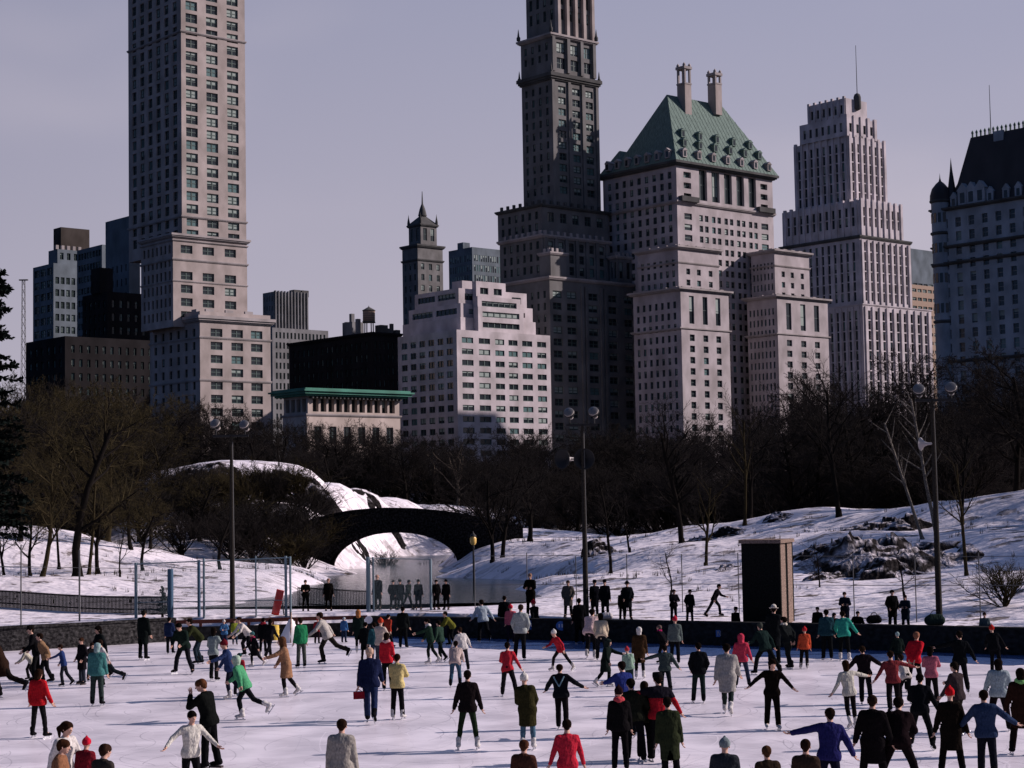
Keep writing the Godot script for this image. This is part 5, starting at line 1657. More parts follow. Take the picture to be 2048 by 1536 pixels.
func make_furniture():
	rink_wall("stone_wall", -800, 352, .92, .92, .45, M.wall_stone, M.wall_stone, "grey stone wall along the left end of the rink")
	rink_wall("rink_wall", 735, 2800, .78, .95, .4, M.dark_wall, M.dark_wall, "long dark wall closing the right side of the rink")
	# gate section: wooden rail
	var o := thing("gate_rail", "rust red wooden rail across the gap in the rink wall", "rail")
	var a := wall_point(352)
	var b := wall_point(735)
	var q := Buf.new()
	var dv := b - a
	var bs := Basis(dv.normalized(), Vector3.UP, dv.normalized().cross(Vector3.UP))
	q.box((a + b) * .5 + Vector3(0, .82, 0), Vector3(dv.length(), .16, .12), bs)
	put("top_rail", mesh_of([q]), o, M.rail_red)
	q = Buf.new()
	q.box((a + b) * .5 + Vector3(0, .3, -.1), Vector3(dv.length(), .6, .06), bs)
	put("kick_board", mesh_of([q]), o, M.dark_wall)
	for j in 9:
		q = Buf.new()
		q.box(a.lerp(b, j / 8.0) + Vector3(0, .4, -.12), Vector3(.12, .84, .08))
		put("post", mesh_of([q]), o, M.rail_red)
	# kiosk
	var kd := 71.2
	var kl := at(1490, 1240, kd)
	var kr := at(1563, 1240, kd)
	var ky: float = at(1525, 1087, kd).y
	o = thing("wooden_booth", "tall narrow wooden booth with black front and sunlit plank side", "booth", Vector3(kr.x, 0, kr.z), -.41)
	var W := (kr.x - kl.x) / cos(.41)
	var dep := 1.9
	q = Buf.new()
	q.box(Vector3(-W * .5, ky * .5, -.06), Vector3(W, ky, .12))
	put("front_panel", mesh_of([q]), o, M.kiosk_dark)
	q = Buf.new()
	q.box(Vector3(-W + .05, ky * .5, -dep * .5 - .13), Vector3(.1, ky, dep - .02))
	q.box(Vector3(-W * .5, ky * .5, -dep - .06), Vector3(W, ky, .1))
	put("back_panel", mesh_of([q]), o, M.kiosk_dark)
	var plank := Buf.new()
	plank.box(Vector3(0, ky * .5, 0), Vector3(.07, ky, .3))
	var plm := mesh_of([plank])
	for j in 5: put("plank", plm, o, M.kiosk_wood if j != 2 else M.kiosk_dark, Transform3D(Basis(), Vector3(-.05 - (.04 if j == 2 else 0.0), 0, -.2 - (dep - .2) * (j + .5) / 5.0)).scaled_local(Vector3(1, 1, 1.15)))
	q = Buf.new()
	q.box(Vector3(-W * .5, ky + .07, -dep * .5), Vector3(W + .16, .14, dep + .2))
	put("roof", mesh_of([q]), o, M.kiosk_wood)
	# floodlight poles
	lamp_pole(458, 1225, 452, 872, [[432, 850], [490, 852]], [], "left floodlight pole, dark wood with two small lamps on top", .2)
	lamp_pole(1175, 1240, 1166, 850, [[1139, 828], [1188, 826]], [[1126, 918, -.75, 1.0], [1168, 918, .05, 1.05]], "middle floodlight pole carrying two loudspeaker horns below its lamps", .2)
	lamp_pole(1893, 1250, 1879, 800, [[1838, 782], [1902, 778]], [[1843, 888, PI + .9, .6]], "right floodlight pole with two lamps and one pale horn", .2)
	# park lamp
	var p := at(948, 1185, 97)
	var gy := land(p.x, p.z)
	o = thing("park_lamp", "old park lamppost with yellowish lantern by the pond", "lamppost", Vector3(p.x, gy, p.z))
	var T: float = at(948, 1090, 97).y - gy
	q = Buf.new()
	q.lathe(Vector3.ZERO, [[.16, 0], [.16, .3], [.08, .5], [.05, .8], [.045, T - .2], [.08, T - .15], [.05, T]], 10)
	put("post", mesh_of([q]), o, M.black_metal)
	q = Buf.new()
	q.lathe(Vector3(0, T, 0), [[.09, 0], [.17, .12], [.18, .35], [.1, .48]], 10)
	put("lantern", mesh_of([q]), o, M.lamp_glass)
	q = Buf.new()
	q.lathe(Vector3(0, T + .46, 0), [[.19, 0], [.12, .1], [.03, .2], [.01, .3]], 10)
	put("lantern_cap", mesh_of([q]), o, M.black_metal)
	# red board
	o = thing("red_board", "bright red board propped aslant behind the rust red rail", "board")
	q = Buf.new()
	var r0 := at(550, 1230, 80.5)
	var r1 := at(561, 1180, 80.2)
	var rd := (r1 - r0).normalized()
	q.box((r0 + r1) * .5, Vector3(.34, (r1 - r0).length(), .05), Basis(rd.cross(Vector3.BACK).normalized(), rd, rd.cross(Vector3.BACK).cross(rd).normalized()))
	put("board", mesh_of([q]), o, M.red_paint)
	q = Buf.new()
	q.tube(r1 + Vector3(0, -.2, -.05), r1 + Vector3(.1, -1.4, -.7), .03, .03, 6)
	put("prop", mesh_of([q]), o, M.black_metal)
	# white sheet over a trestle, drum and crates near the gate
	var s := on_level(582, 1284, 0)
	o = thing("sheeted_trestle", "white sheet draped over a pointed trestle at the rink gate", "trestle", s)
	q = Buf.new()
	q.lathe(Vector3.ZERO, [[.52, 0], [.45, .25], [.30, .55], [.13, .85], [.08, .95], [.01, .98]], 9)
	put("sheet", mesh_of([q]), o, M.white_cloth)
	q = Buf.new()
	q.tube(Vector3(.05, 0, .5), Vector3(.02, 1.25, .02), .03, .03, 6)
	put("pole", mesh_of([q]), o, M.wood_lit)
	s = on_level(549, 1280, 0)
	o = thing("yellow_drum", "small yellow drum beside the white sheeted trestle", "drum", s)
	q = Buf.new()
	q.lathe(Vector3.ZERO, [[.01, 0], [.2, 0], [.2, .62], [.17, .64], [.01, .64]], 14)
	put("drum", mesh_of([q]), o, M.yellow_paint)
	q = Buf.new()
	q.lathe(Vector3(0, .2, 0), [[.2, 0], [.215, .02], [.215, .05], [.2, .07]], 14)
	q.lathe(Vector3(0, .42, 0), [[.2, 0], [.215, .02], [.215, .05], [.2, .07]], 14)
	put("hoop", mesh_of([q]), o, M.yellow_paint)
	s = on_level(738, 1290, 0)
	o = thing("white_marker", "white round marker on a short stand at the start of the dark wall", "marker", wall_point(739) + Vector3(0, 0, .25))
	q = Buf.new()
	q.lathe(Vector3(0, .72, 0), [[.01, -.02], [.17, -.02], [.17, .02], [.01, .02]], 16, Basis(Vector3.RIGHT, PI / 2))
	put("disc", mesh_of([q]), o, M.white_cloth)
	q = Buf.new()
	q.tube(Vector3.ZERO, Vector3(0, .6, -.03), .025, .025, 6)
	put("stand", mesh_of([q]), o, M.black_metal)
	# blue mark on the dark wall
	o = thing("wall_mark", "small pale blue letter N painted plate on the dark rink wall", "sign", wall_point(1439) + Vector3(0, .47, .012))
	q = Buf.new()
	q.box(Vector3.ZERO, Vector3(.26, .26, .02))
	put("plate", mesh_of([q]), o, M.blue_paint)
	var tm := TextMesh.new()
	tm.text = "N"
	tm.font_size = 24
	tm.pixel_size = .011
	tm.depth = .01
	var sf := SystemFont.new()
	sf.font_names = PackedStringArray(["Droid Sans"])
	tm.font = sf
	put("letter", tm, o, M.horn_grey, Transform3D(Basis(), Vector3(0, 0, .018)))
	for w in [[1125, "blue and white round badge painted on the dark wall below the spectators"], [1062, "small pale badge on the dark wall near its left end"]]:
		o = thing("wall_badge", w[1], "sign", wall_point(w[0]) + Vector3(0, .62, .012))
		q = Buf.new()
		q.lathe(Vector3.ZERO, [[.01, -.01], [.2, -.01], [.2, .01], [.01, .01]], 16, Basis(Vector3.RIGHT, PI / 2).scaled(Vector3(1.3 if w[0] > 1100 else .5, 1, .8 if w[0] > 1100 else .6)))
		put("plate", mesh_of([q]), o, M.blue_paint)
		q = Buf.new()
		for k in 3: q.box(Vector3(-.12 + k * .12, 0, .016) * (1.0 if w[0] > 1100 else .4), Vector3(.05, .14, .012))
		put("mark", mesh_of([q]), o, M.white_cloth)
	# bags and bundles on top of the wall
	var n := 0
	for s2 in [[1752, 1.0, "black", "square black bag on the rink wall between the spectators"], [1874, 1.3, "green", "dark green heap of coats on the wall by the right lamp pole"], [1215, .9, "white", "white bundle on the wall under the uniformed pair"], [1193, .6, "cream", "cream parcel on the wall beside the middle lamp pole"]]:
		var wp := wall_point(s2[0]) + Vector3(0, .99 if s2[0] > 1500 else .92, -.2)
		o = thing("bag", s2[3], "bag", wp)
		var sdf := Field.new()
		sdf.begin(Vector3(-.45, -.1, -.3), Vector3(.45, .5, .3), .03)
		sdf.bone(Vector3(-.16, .12, 0) * s2[1], Vector3(.16, .12, 0) * s2[1], .14 * s2[1], .13 * s2[1], .05)
		sdf.bone(Vector3(-.1, .2, 0) * s2[1], Vector3(.14, .22, 0) * s2[1], .1 * s2[1], .08 * s2[1], .05)
		put("bag", mesh_of([sdf.mesh()]), o, cloth({"black": "141416", "green": "26352f", "white": "cfc8c8", "cream": "b9ad96"}[s2[2]]))
		q = Buf.new()
		for k in 6:
			var a0 := PI * k / 6.0
			var a1 := PI * (k + 1) / 6.0
			q.tube(Vector3(cos(a0) * .12, .26 + sin(a0) * .14, 0) * s2[1], Vector3(cos(a1) * .12, .26 + sin(a1) * .14, 0) * s2[1], .015, .015, 5)
		put("handle", mesh_of([q]), o, cloth("141416"))
		n += 1
# ---------------------------------------------------------------- people
class Field:
	var lo: Vector3
	var cell: float
	var nx: int
	var ny: int
	var nz: int
	var f := PackedFloat32Array()
	func begin(a: Vector3, b: Vector3, c: float):
		lo = a; cell = c
		nx = int((b.x - a.x) / c) + 2; ny = int((b.y - a.y) / c) + 2; nz = int((b.z - a.z) / c) + 2
		f.resize(nx * ny * nz)
		f.fill(0.5)
	func bone(a: Vector3, b: Vector3, ra: float, rb: float, k := 0.03):
		# tapered capsule, joined with a smooth minimum
		var m := maxf(ra, rb) + k + cell * 1.6
		var mn := (a.min(b) - Vector3(m, m, m) - lo) / cell
		var mx := (a.max(b) + Vector3(m, m, m) - lo) / cell
		var x0 := maxi(int(mn.x), 0); var x1 := mini(int(mx.x) + 1, nx - 1)
		var y0 := maxi(int(mn.y), 0); var y1 := mini(int(mx.y) + 1, ny - 1)
		var z0 := maxi(int(mn.z), 0); var z1 := mini(int(mx.z) + 1, nz - 1)
		var ab := b - a
		var inv := 1.0 / maxf(ab.length_squared(), 1e-9)
		var dr := rb - ra
		var ik := 0.25 / k
		for z in range(z0, z1 + 1):
			for y in range(y0, y1 + 1):
				var p := Vector3(lo.x + x0 * cell, lo.y + y * cell, lo.z + z * cell) - a
				var at := (z * ny + y) * nx + x0
				for x in range(x0, x1 + 1):
					var t := p.dot(ab) * inv
					t = 0.0 if t < 0.0 else (1.0 if t > 1.0 else t)
					var d := (p - ab * t).length() - ra - dr * t
					var o := f[at]
					var h := k - absf(d - o)
					var r := d if d < o else o
					if h > 0.0: r -= h * h * ik
					f[at] = r
					p.x += cell
					at += 1
	func clip(n: Vector3, w: float):      # cut away where n.p > w
		var at := 0
		for z in nz:
			for y in ny:
				var p := Vector3(lo.x, lo.y + y * cell, lo.z + z * cell)
				var d := n.dot(p) - w
				for x in nx:
					if d > f[at]: f[at] = d
					d += n.x * cell
					at += 1
	func mesh() -> Buf:
		var b := Buf.new()
		var idx := PackedInt32Array()
		idx.resize(f.size())
		idx.fill(-1)
		var sx := 1
		var sy := nx
		var sz := nx * ny
		for z in nz - 1:
			for y in ny - 1:
				var c := (z * ny + y) * nx
				for x in nx - 1:
					var v0 := f[c]; var v1 := f[c + 1]; var v2 := f[c + sy]; var v3 := f[c + sy + 1]
					var v4 := f[c + sz]; var v5 := f[c + sz + 1]; var v6 := f[c + sz + sy]; var v7 := f[c + sz + sy + 1]
					var cnt := int(v0 < 0) + int(v1 < 0) + int(v2 < 0) + int(v3 < 0) + int(v4 < 0) + int(v5 < 0) + int(v6 < 0) + int(v7 < 0)
					if cnt > 0 and cnt < 8:
						var s := Vector3.ZERO
						var n := 0
						var e := [[v0, v1, 0, 0, 0, 0], [v2, v3, 0, 0, 1, 0], [v4, v5, 0, 0, 0, 1], [v6, v7, 0, 0, 1, 1], [v0, v2, 1, 0, 0, 0], [v1, v3, 1, 1, 0, 0], [v4, v6, 1, 0, 0, 1], [v5, v7, 1, 1, 0, 1], [v0, v4, 2, 0, 0, 0], [v1, v5, 2, 1, 0, 0], [v2, v6, 2, 0, 1, 0], [v3, v7, 2, 1, 1, 0]]
						for q in e:
							if (q[0] < 0) != (q[1] < 0):
								var t: float = q[0] / (q[0] - q[1])
								var v := Vector3(q[3], q[4], q[5])
								v[q[2]] += t
								s += v
								n += 1
						idx[c] = b.v.size()
						b.v.append(lo + (Vector3(x, y, z) + s / n) * cell)
						b.n.append(Vector3(v1 + v3 + v5 + v7 - v0 - v2 - v4 - v6, v2 + v3 + v6 + v7 - v0 - v1 - v4 - v5, v4 + v5 + v6 + v7 - v0 - v1 - v2 - v3).normalized())
					c += 1
		for z in range(1, nz - 1):
			for y in range(1, ny - 1):
				var c := (z * ny + y) * nx + 1
				for x in range(1, nx - 1):
					var i0 := f[c] < 0
					if i0 != (f[c + sx] < 0): quad4(b, idx[c], idx[c - sy], idx[c - sy - sz], idx[c - sz], i0)
					if i0 != (f[c + sy] < 0): quad4(b, idx[c], idx[c - sz], idx[c - sz - sx], idx[c - sx], i0)
					if i0 != (f[c + sz] < 0): quad4(b, idx[c], idx[c - sx], idx[c - sx - sy], idx[c - sy], i0)
					c += 1
		return b
	func quad4(b: Buf, p: int, q: int, r: int, s: int, inside: bool):
		if p < 0 or q < 0 or r < 0 or s < 0: return
		if inside: b.i.append_array([p, r, q, p, s, r])
		else: b.i.append_array([p, q, r, p, r, s])

# pose: lean, side lean, left leg [swing, spread, knee], right leg, left arm [raise, out, elbow, inward], right arm, head [pitch, yaw]
var POSES := {
	"stand": [2, 0, [0, 4, 0], [0, 4, 0], [4, 9, 10, 5], [4, 9, 10, 5], [5, 0]],
	"pockets": [2, 1, [2, 5, 3], [-2, 5, 2], [-8, 18, 55, 30], [-8, 18, 55, 30], [6, 10]],
	"apart": [4, 0, [2, 11, 3], [-2, 11, 3], [2, 17, 14, 5], [2, 17, 14, 5], [8, 0]],
	"glide": [12, 3, [16, 3, 22], [-22, 6, 22], [18, 24, 22, 10], [-18, 26, 18, 0], [0, 0]],
	"kick": [24, 2, [26, 2, 36], [-38, 8, 30], [32, 30, 25, 10], [-25, 32, 12, 0], [-8, 0]],
	"stride": [26, 0, [34, 14, 30], [-24, 20, 8], [35, 20, 50, 20], [-20, 28, 30, 0], [0, 0]],
	"wide": [30, 0, [18, 20, 34], [2, 22, 16], [20, 18, 60, 30], [15, 18, 60, 30], [14, 0]],
	"balance": [6, 2, [6, 3, 8], [-6, 4, 10], [16, 40, 26, 0], [-4, 50, 34, 0], [6, 8]],
	"spread": [8, -4, [6, 6, 8], [-14, 6, 18], [10, 72, 14, 0], [-10, 32, 30, 0], [2, 10]],
	"bend": [40, 0, [28, 6, 38], [12, 7, 34], [38, 10, 30, 15], [34, 10, 30, 15], [-22, 0]],
	"behind": [22, 0, [18, 4, 24], [-6, 5, 20], [-38, 6, 35, 60], [-38, 6, 35, 60], [-12, 0]],
	"walk": [8, 0, [20, 2, 6], [-22, 2, 18], [-20, 8, 12, 0], [24, 8, 18, 0], [4, 0]],
	"face": [9, 4, [4, 4, 4], [-5, 4, 6], [52, 16, 115, 25], [2, 10, 14, 4], [14, 15]],
	"crossed": [2, 0, [2, 4, 2], [-2, 4, 2], [30, 14, 85, 70], [30, 14, 85, 70], [8, -8]],
	"reach": [10, 0, [14, 4, 20], [-14, 4, 22], [62, 12, 14, 0], [10, 20, 20, 0], [4, 0]],
	"lean": [17, 5, [14, 6, 16], [-4, 6, 6], [22, 26, 40, 20], [0, 26, 30, 0], [-4, 12]],
	"tilt": [4, -7, [3, 3, 4], [-3, 3, 3], [10, 8, 50, 30], [6, 8, 60, 40], [8, 0]],
}

var head_buf: Buf
var face_buf: Buf
var hand_buf: Buf
var rig_cache := {}

func make_head_hand():
	var s := Field.new()
	s.begin(Vector3(-.12, -.16, -.14), Vector3(.12, .16, .15), .010)
	s.bone(Vector3(0, .035, -.025), Vector3(0, .03, .02), .083, .076, .02)
	s.bone(Vector3(0, -.02, .03), Vector3(0, -.068, .052), .056, .034, .03)
	s.bone(Vector3(0, .012, .086), Vector3(0, -.016, .106), .010, .016, .012)     # nose
	s.bone(Vector3(-.02, -.05, .085), Vector3(.02, -.05, .085), .010, .010, .01)  # lips
	s.bone(Vector3(-.028, .035, .082), Vector3(.028, .035, .082), .012, .012, .012)  # brow
	for e in [-1, 1]: s.bone(Vector3(e * .079, .015, -.01), Vector3(e * .083, -.02, -.004), .012, .009, .008)
	s.bone(Vector3(0, -.06, -.01), Vector3(0, -.13, -.025), .05, .052, .03)
	head_buf = s.mesh()
	face_buf = Buf.new()
	for e in [-1, 1]:
		face_buf.lathe(Vector3(e * .03, .016, .080), [[.002, -.008], [.011, -.005], [.013, 0], [.011, .005], [.002, .008]], 8, Basis(Vector3.RIGHT, PI / 2))
		face_buf.box(Vector3(e * .031, .036, .091), Vector3(.03, .007, .008))
	face_buf.box(Vector3(0, -.049, .0945), Vector3(.034, .006, .006))
	s = Field.new()
	s.begin(Vector3(-.06, -.20, -.05), Vector3(.06, .03, .09), .0065)
	s.bone(Vector3(-.022, -.02, 0), Vector3(-.026, -.08, .004), .017, .016, .012)
	s.bone(Vector3(.014, -.02, 0), Vector3(.022, -.08, .004), .017, .015, .012)
	s.bone(Vector3(0, .02, 0), Vector3(0, -.03, 0), .026, .024, .02)
	var fl := [.07, .078, .072, .056]
	for k in 4:
		var x := -.030 + k * .019
		var p0 := Vector3(x, -.088, .005)
		var p1 := p0 + Vector3((k - 1.5) * .003, -fl[k] * .5, .012)
		var p2 := p1 + Vector3(0, -fl[k] * .42, .03)
		s.bone(p0, p1, .0095, .0088, .004)
		s.bone(p1, p2, .0088, .0075, .004)
	s.bone(Vector3(-.03, -.035, .008), Vector3(-.05, -.07, .025), .013, .0105, .006)
	s.bone(Vector3(-.05, -.07, .025), Vector3(-.046, -.098, .04), .0105, .009, .004)
	hand_buf = s.mesh()

func joints(key: String, mirror: bool) -> Dictionary:
	var p: Array = POSES[key]
	var R := func(a: Vector3, deg: float) -> Basis: return Basis(a, deg_to_rad(deg))
	var mx := -1.0 if mirror else 1.0
	var B: Basis = R.call(Vector3.BACK, -p[1] * mx) * R.call(Vector3.RIGHT, p[0])
	var J := {"B": B, "C": Vector3.ZERO}
	J.neck = B * Vector3(0, .50, -.005)
	J.chest = B * Vector3(0, .30, .01)
	J.HB = R.call(Vector3.UP, p[6][1] * mx) * R.call(Vector3.RIGHT, p[0] * .35 + p[6][0])
	J.head = J.neck + B * Vector3(0, .045, .0) + J.HB * Vector3(0, .125, .03)
	for sd in [1.0, -1.0]:
		var src: float = sd * mx
		var lg: Array = p[2] if src > 0 else p[3]
		var ar: Array = p[4] if src > 0 else p[5]
		var n := "L" if sd > 0 else "R"
		var hip := Vector3(sd * .085, -.02, 0)
		var tb: Basis = R.call(Vector3.BACK, sd * lg[1]) * R.call(Vector3.RIGHT, -lg[0])
		var sb: Basis = R.call(Vector3.BACK, sd * lg[1] * .7) * R.call(Vector3.RIGHT, -(lg[0] - lg[2]))
		J["hip" + n] = hip
		J["knee" + n] = hip + tb * Vector3(0, -.43, 0)
		J["ank" + n] = J["knee" + n] + sb * Vector3(0, -.40, 0)
		J["foot" + n] = R.call(Vector3.UP, sd * (6 + lg[1] * .6)) * R.call(Vector3.RIGHT, clampf((lg[2] - lg[0]) * .85, -5, 75) if lg[0] < -9 else 0.0)
		var sh: Vector3 = J.neck + B * Vector3(sd * .175, -.045, 0)
		var ub: Basis = B * R.call(Vector3.RIGHT, -p[0] * .75) * R.call(Vector3.BACK, sd * ar[1]) * R.call(Vector3.RIGHT, -ar[0])
		var fb: Basis = ub * R.call(Vector3.UP, -sd * ar[3]) * R.call(Vector3.RIGHT, -ar[2])
		J["sh" + n] = sh
		J["el" + n] = sh + ub * Vector3(0, -.285, 0)
		J["wr" + n] = J["el" + n] + fb * Vector3(0, -.255, 0)
		J["hand" + n] = fb * R.call(Vector3.UP, sd * 90)
	var low := INF
	for n in ["L", "R"]: low = minf(low, J["ank" + n].y)
	var off := Vector3(0, .135 - low, 0)
	for k in J:
		if J[k] is Vector3 : J[k] += off
	return J

func rig(key: String, mirror: bool) -> Dictionary:
	var ck := key + ("~" if mirror else "")
	if rig_cache.has(ck): return rig_cache[ck]
	var J := joints(key, mirror)
	var lo := Vector3(INF, INF, INF)
	var hi := -lo
	for k in J:
		if J[k] is Vector3:
			lo = lo.min(J[k]); hi = hi.max(J[k])
	lo -= Vector3(.2, .16, .2); hi += Vector3(.2, .2, .2)
	var s := Field.new()
	s.begin(lo, hi, .034)
	torso(s, J, 0.0)
	s.bone(J.neck, J.neck + (J.head - J.neck) * .6, .058, .052, .03)
	for n in ["L", "R"]:
		leg(s, J, n, 0.0)
		arm(s, J, n, 0.0)
		var fb: Basis = J["foot" + n]
		s.bone(J["ank" + n], J["ank" + n] + fb * Vector3(0, -.03, .09), .045, .035, .03)
	var body := s.mesh()
	var e := Buf.new()
	body.add(head_buf, Transform3D(J.HB, J.head))
	e.add(face_buf, Transform3D(J.HB, J.head))
	for n in ["L", "R"]:
		var hb: Basis = J["hand" + n]
		if n == "R": hb = hb * Basis(Vector3.LEFT, Vector3.UP, Vector3.BACK)
		body.add(hand_buf, Transform3D(hb, J["wr" + n]), n == "R")
	var r := {"J": J, "lo": lo, "hi": hi, "body": mesh_of([body, e], [M.skin, M.face_dark]), "top": J.head.y + .125}
	rig_cache[ck] = r
	return r

func torso(s: Field, J: Dictionary, g: float):
	var B: Basis = J.B
	s.bone(J.C + Vector3(-.075, -.02, 0), J.C + Vector3(.075, -.02, 0), .108 + g, .108 + g, .04)
	s.bone(J.C + B * Vector3(-.035, .06, 0), J.chest + B * Vector3(-.065, 0, 0), .098 + g, .108 + g, .05)
	s.bone(J.C + B * Vector3(.035, .06, 0), J.chest + B * Vector3(.065, 0, 0), .098 + g, .108 + g, .05)
	s.bone(J.neck + B * Vector3(-.12, -.07, 0), J.neck + B * Vector3(.12, -.07, 0), .07 + g, .07 + g, .06)
	s.bone(J.neck + B * Vector3(0, -.1, 0), J.neck, .1 + g, .06 + g * .5, .04)

func leg(s: Field, J: Dictionary, n: String, g: float):
	s.bone(J["hip" + n], J["knee" + n], .082 + g, .056 + g, .03)
	s.bone(J["knee" + n], J["knee" + n].lerp(J["ank" + n], .35), .055 + g, .055 + g, .02)
	s.bone(J["knee" + n].lerp(J["ank" + n], .35), J["ank" + n], .055 + g, .038 + g, .02)

func arm(s: Field, J: Dictionary, n: String, g: float, cuff := 1.0):
	s.bone(J["sh" + n], J["el" + n], .052 + g, .042 + g, .035)
	s.bone(J["el" + n], J["el" + n].lerp(J["wr" + n], cuff), .042 + g, .031 + g * .9, .02)

func garment(key: String, mirror: bool, kind: String) -> Mesh:
	var r := rig(key, mirror)
	if r.has(kind): return r[kind]
	var J: Dictionary = r.J
	var B: Basis = J.B
	var s := Field.new()
	s.begin(r.lo, r.hi, .034)
	match kind:
		"jacket", "sweater":
			var g := .034 if kind == "jacket" else .018
			torso(s, J, g)
			var hem: Vector3 = J.C + B * Vector3(0, -.13, 0)
			s.bone(J.C + Vector3(-.07, -.07, 0), J.C + Vector3(.07, -.07, 0), .115 + g, .115 + g, .05)
			s.clip(-(B.y), -(B.y).dot(hem))
			for n in ["L", "R"]: arm(s, J, n, g * .7, .97)
		"coat", "dress":
			var g := .036 if kind == "coat" else .016
			torso(s, J, g)
			var kn: Vector3 = (J.kneeL + J.kneeR) * .5
			var d: Vector3 = (kn - J.C).normalized()
			var w := .145 if kind == "coat" else .13
			var span: float = (J.kneeL - J.kneeR).length() * .3
			s.bone(J.C, kn + d * .06, w, w + .03 + span * .3, .05)
			for n in ["L", "R"]: s.bone(J["hip" + n], J["knee" + n].lerp(kn, .25) + d * .06, .12, .11, .06)
			s.clip(d, d.dot(kn + d * -.03))
			for n in ["L", "R"]: arm(s, J, n, g * .7, .97)
		"trousers", "slim":
			var g := .017 if kind == "trousers" else .008
			s.bone(J.C + Vector3(-.075, -.02, 0), J.C + Vector3(.075, -.02, 0), .108 + g, .108 + g, .04)
			s.bone(J.C, J.C + B * Vector3(0, .12, 0), .10 + g, .10 + g, .05)
			for n in ["L", "R"]:
				leg(s, J, n, g)
				if kind == "trousers": s.bone(J["knee" + n].lerp(J["ank" + n], .5), J["ank" + n].lerp(J["knee" + n], .06), .05 + g, .052 + g, .02)
	var m := mesh_of([s.mesh()])
	r[kind] = m
	return m

var head_gear := {}

func gear(kind: String) -> Mesh:
	if head_gear.has(kind): return head_gear[kind]
	var s := Field.new()
	s.begin(Vector3(-.24, -.36, -.26), Vector3(.24, .26, .26), .016)
	var extra := Buf.new()
	match kind:
		"short":
			s.bone(Vector3(0, .05, -.03), Vector3(0, .05, .012), .098, .092, .02)
			s.bone(Vector3(0, 0, -.055), Vector3(0, -.03, -.06), .075, .055, .03)
			s.clip(Vector3(0, -.75, .66), .035)
		"long", "tail":
			s.bone(Vector3(0, .05, -.03), Vector3(0, .05, .012), .104, .098, .02)
			s.bone(Vector3(0, 0, -.05), Vector3(0, -.10 if kind == "long" else -.04, -.06), .095, .085 if kind == "long" else .06, .03)
			s.clip(Vector3(0, -.62, .78), .05)
			if kind == "tail":
				s.bone(Vector3(0, .05, -.13), Vector3(0, -.02, -.19), .035, .045, .03)
				s.bone(Vector3(0, -.02, -.19), Vector3(0, -.18, -.17), .045, .022, .02)
		"beanie":
			s.bone(Vector3(0, .06, -.03), Vector3(0, .065, .012), .104, .10, .02)
			s.bone(Vector3(0, .10, -.02), Vector3(0, .12, -.03), .075, .06, .05)
			s.clip(Vector3(0, -.93, .3), -.005)
			s.bone(Vector3(0, .188, -.03), Vector3(0, .19, -.03), .028, .028, .01)
		"scarf":
			s.bone(Vector3(0, .045, -.03), Vector3(0, .045, .015), .108, .10, .02)
			s.bone(Vector3(0, -.02, -.03), Vector3(0, -.11, -.03), .10, .085, .03)
			s.bone(Vector3(0, -.09, .03), Vector3(0, -.1, .05), .05, .04, .03)
			s.clip(Vector3(0, -.15, .98), .068)
		"hood":
			s.bone(Vector3(0, .05, -.04), Vector3(0, .04, .02), .125, .118, .02)
			s.bone(Vector3(0, -.03, -.04), Vector3(0, -.14, -.04), .115, .12, .04)
			s.clip(Vector3(0, -.1, .99), .072)
		"cap":
			s.bone(Vector3(0, .075, -.025), Vector3(0, .075, .012), .10, .098, .02)
			s.clip(Vector3(0, -1, 0), -.045)
			s.bone(Vector3(-.045, .052, .10), Vector3(.045, .052, .10), .018, .018, .02)
			s.bone(Vector3(0, .05, .13), Vector3(0, .048, .14), .022, .018, .03)
			s.bone(Vector3(0, .13, -.03), Vector3(0, .135, .03), .09, .085, .03)
			s.clip(Vector3(0, 1, 0), .175)
		"brim":
			s.bone(Vector3(0, .08, -.025), Vector3(0, .10, .012), .098, .09, .02)
			s.clip(Vector3(0, -1, 0), -.05)
			s.clip(Vector3(0, 1, 0), .19)
			extra.lathe(Vector3(0, .055, 0), [[.09, -.006], [.14, -.006], [.158, .012], [.14, .006], [.09, .014]], 18)
	var b := s.mesh()
	b.add(extra)
	head_gear[kind] = mesh_of([b])
	return head_gear[kind]

var shoe_mesh := {}

func shoe(kind: String) -> Mesh:
	if shoe_mesh.has(kind): return shoe_mesh[kind]
	var s := Field.new()
	s.begin(Vector3(-.09, -.18, -.15), Vector3(.09, .20, .26), .018)
	s.bone(Vector3(0, .12 if kind == "skate" else .02, -.01), Vector3(0, -.01, -.01), .062, .054, .02)
	s.bone(Vector3(0, -.02, -.04), Vector3(0, -.045, .10), .05, .042, .03)
	s.bone(Vector3(0, -.045, .10), Vector3(0, -.052, .16), .042, .036, .02)
	s.clip(Vector3(0, -1, 0), .085)
	var bl := Buf.new()
	if kind == "skate":
		bl.box(Vector3(0, -.124, .045), Vector3(.012, .022, .30))
		bl.box(Vector3(0, -.10, .13), Vector3(.02, .04, .04))
		bl.box(Vector3(0, -.10, -.04), Vector3(.02, .04, .04))
	else:
		bl.box(Vector3(0, -.104, .05), Vector3(.085, .04, .27))
	shoe_mesh[kind] = mesh_of([s.mesh(), bl], [null, M.steel if kind == "skate" else M.face_dark])
	return shoe_mesh[kind]

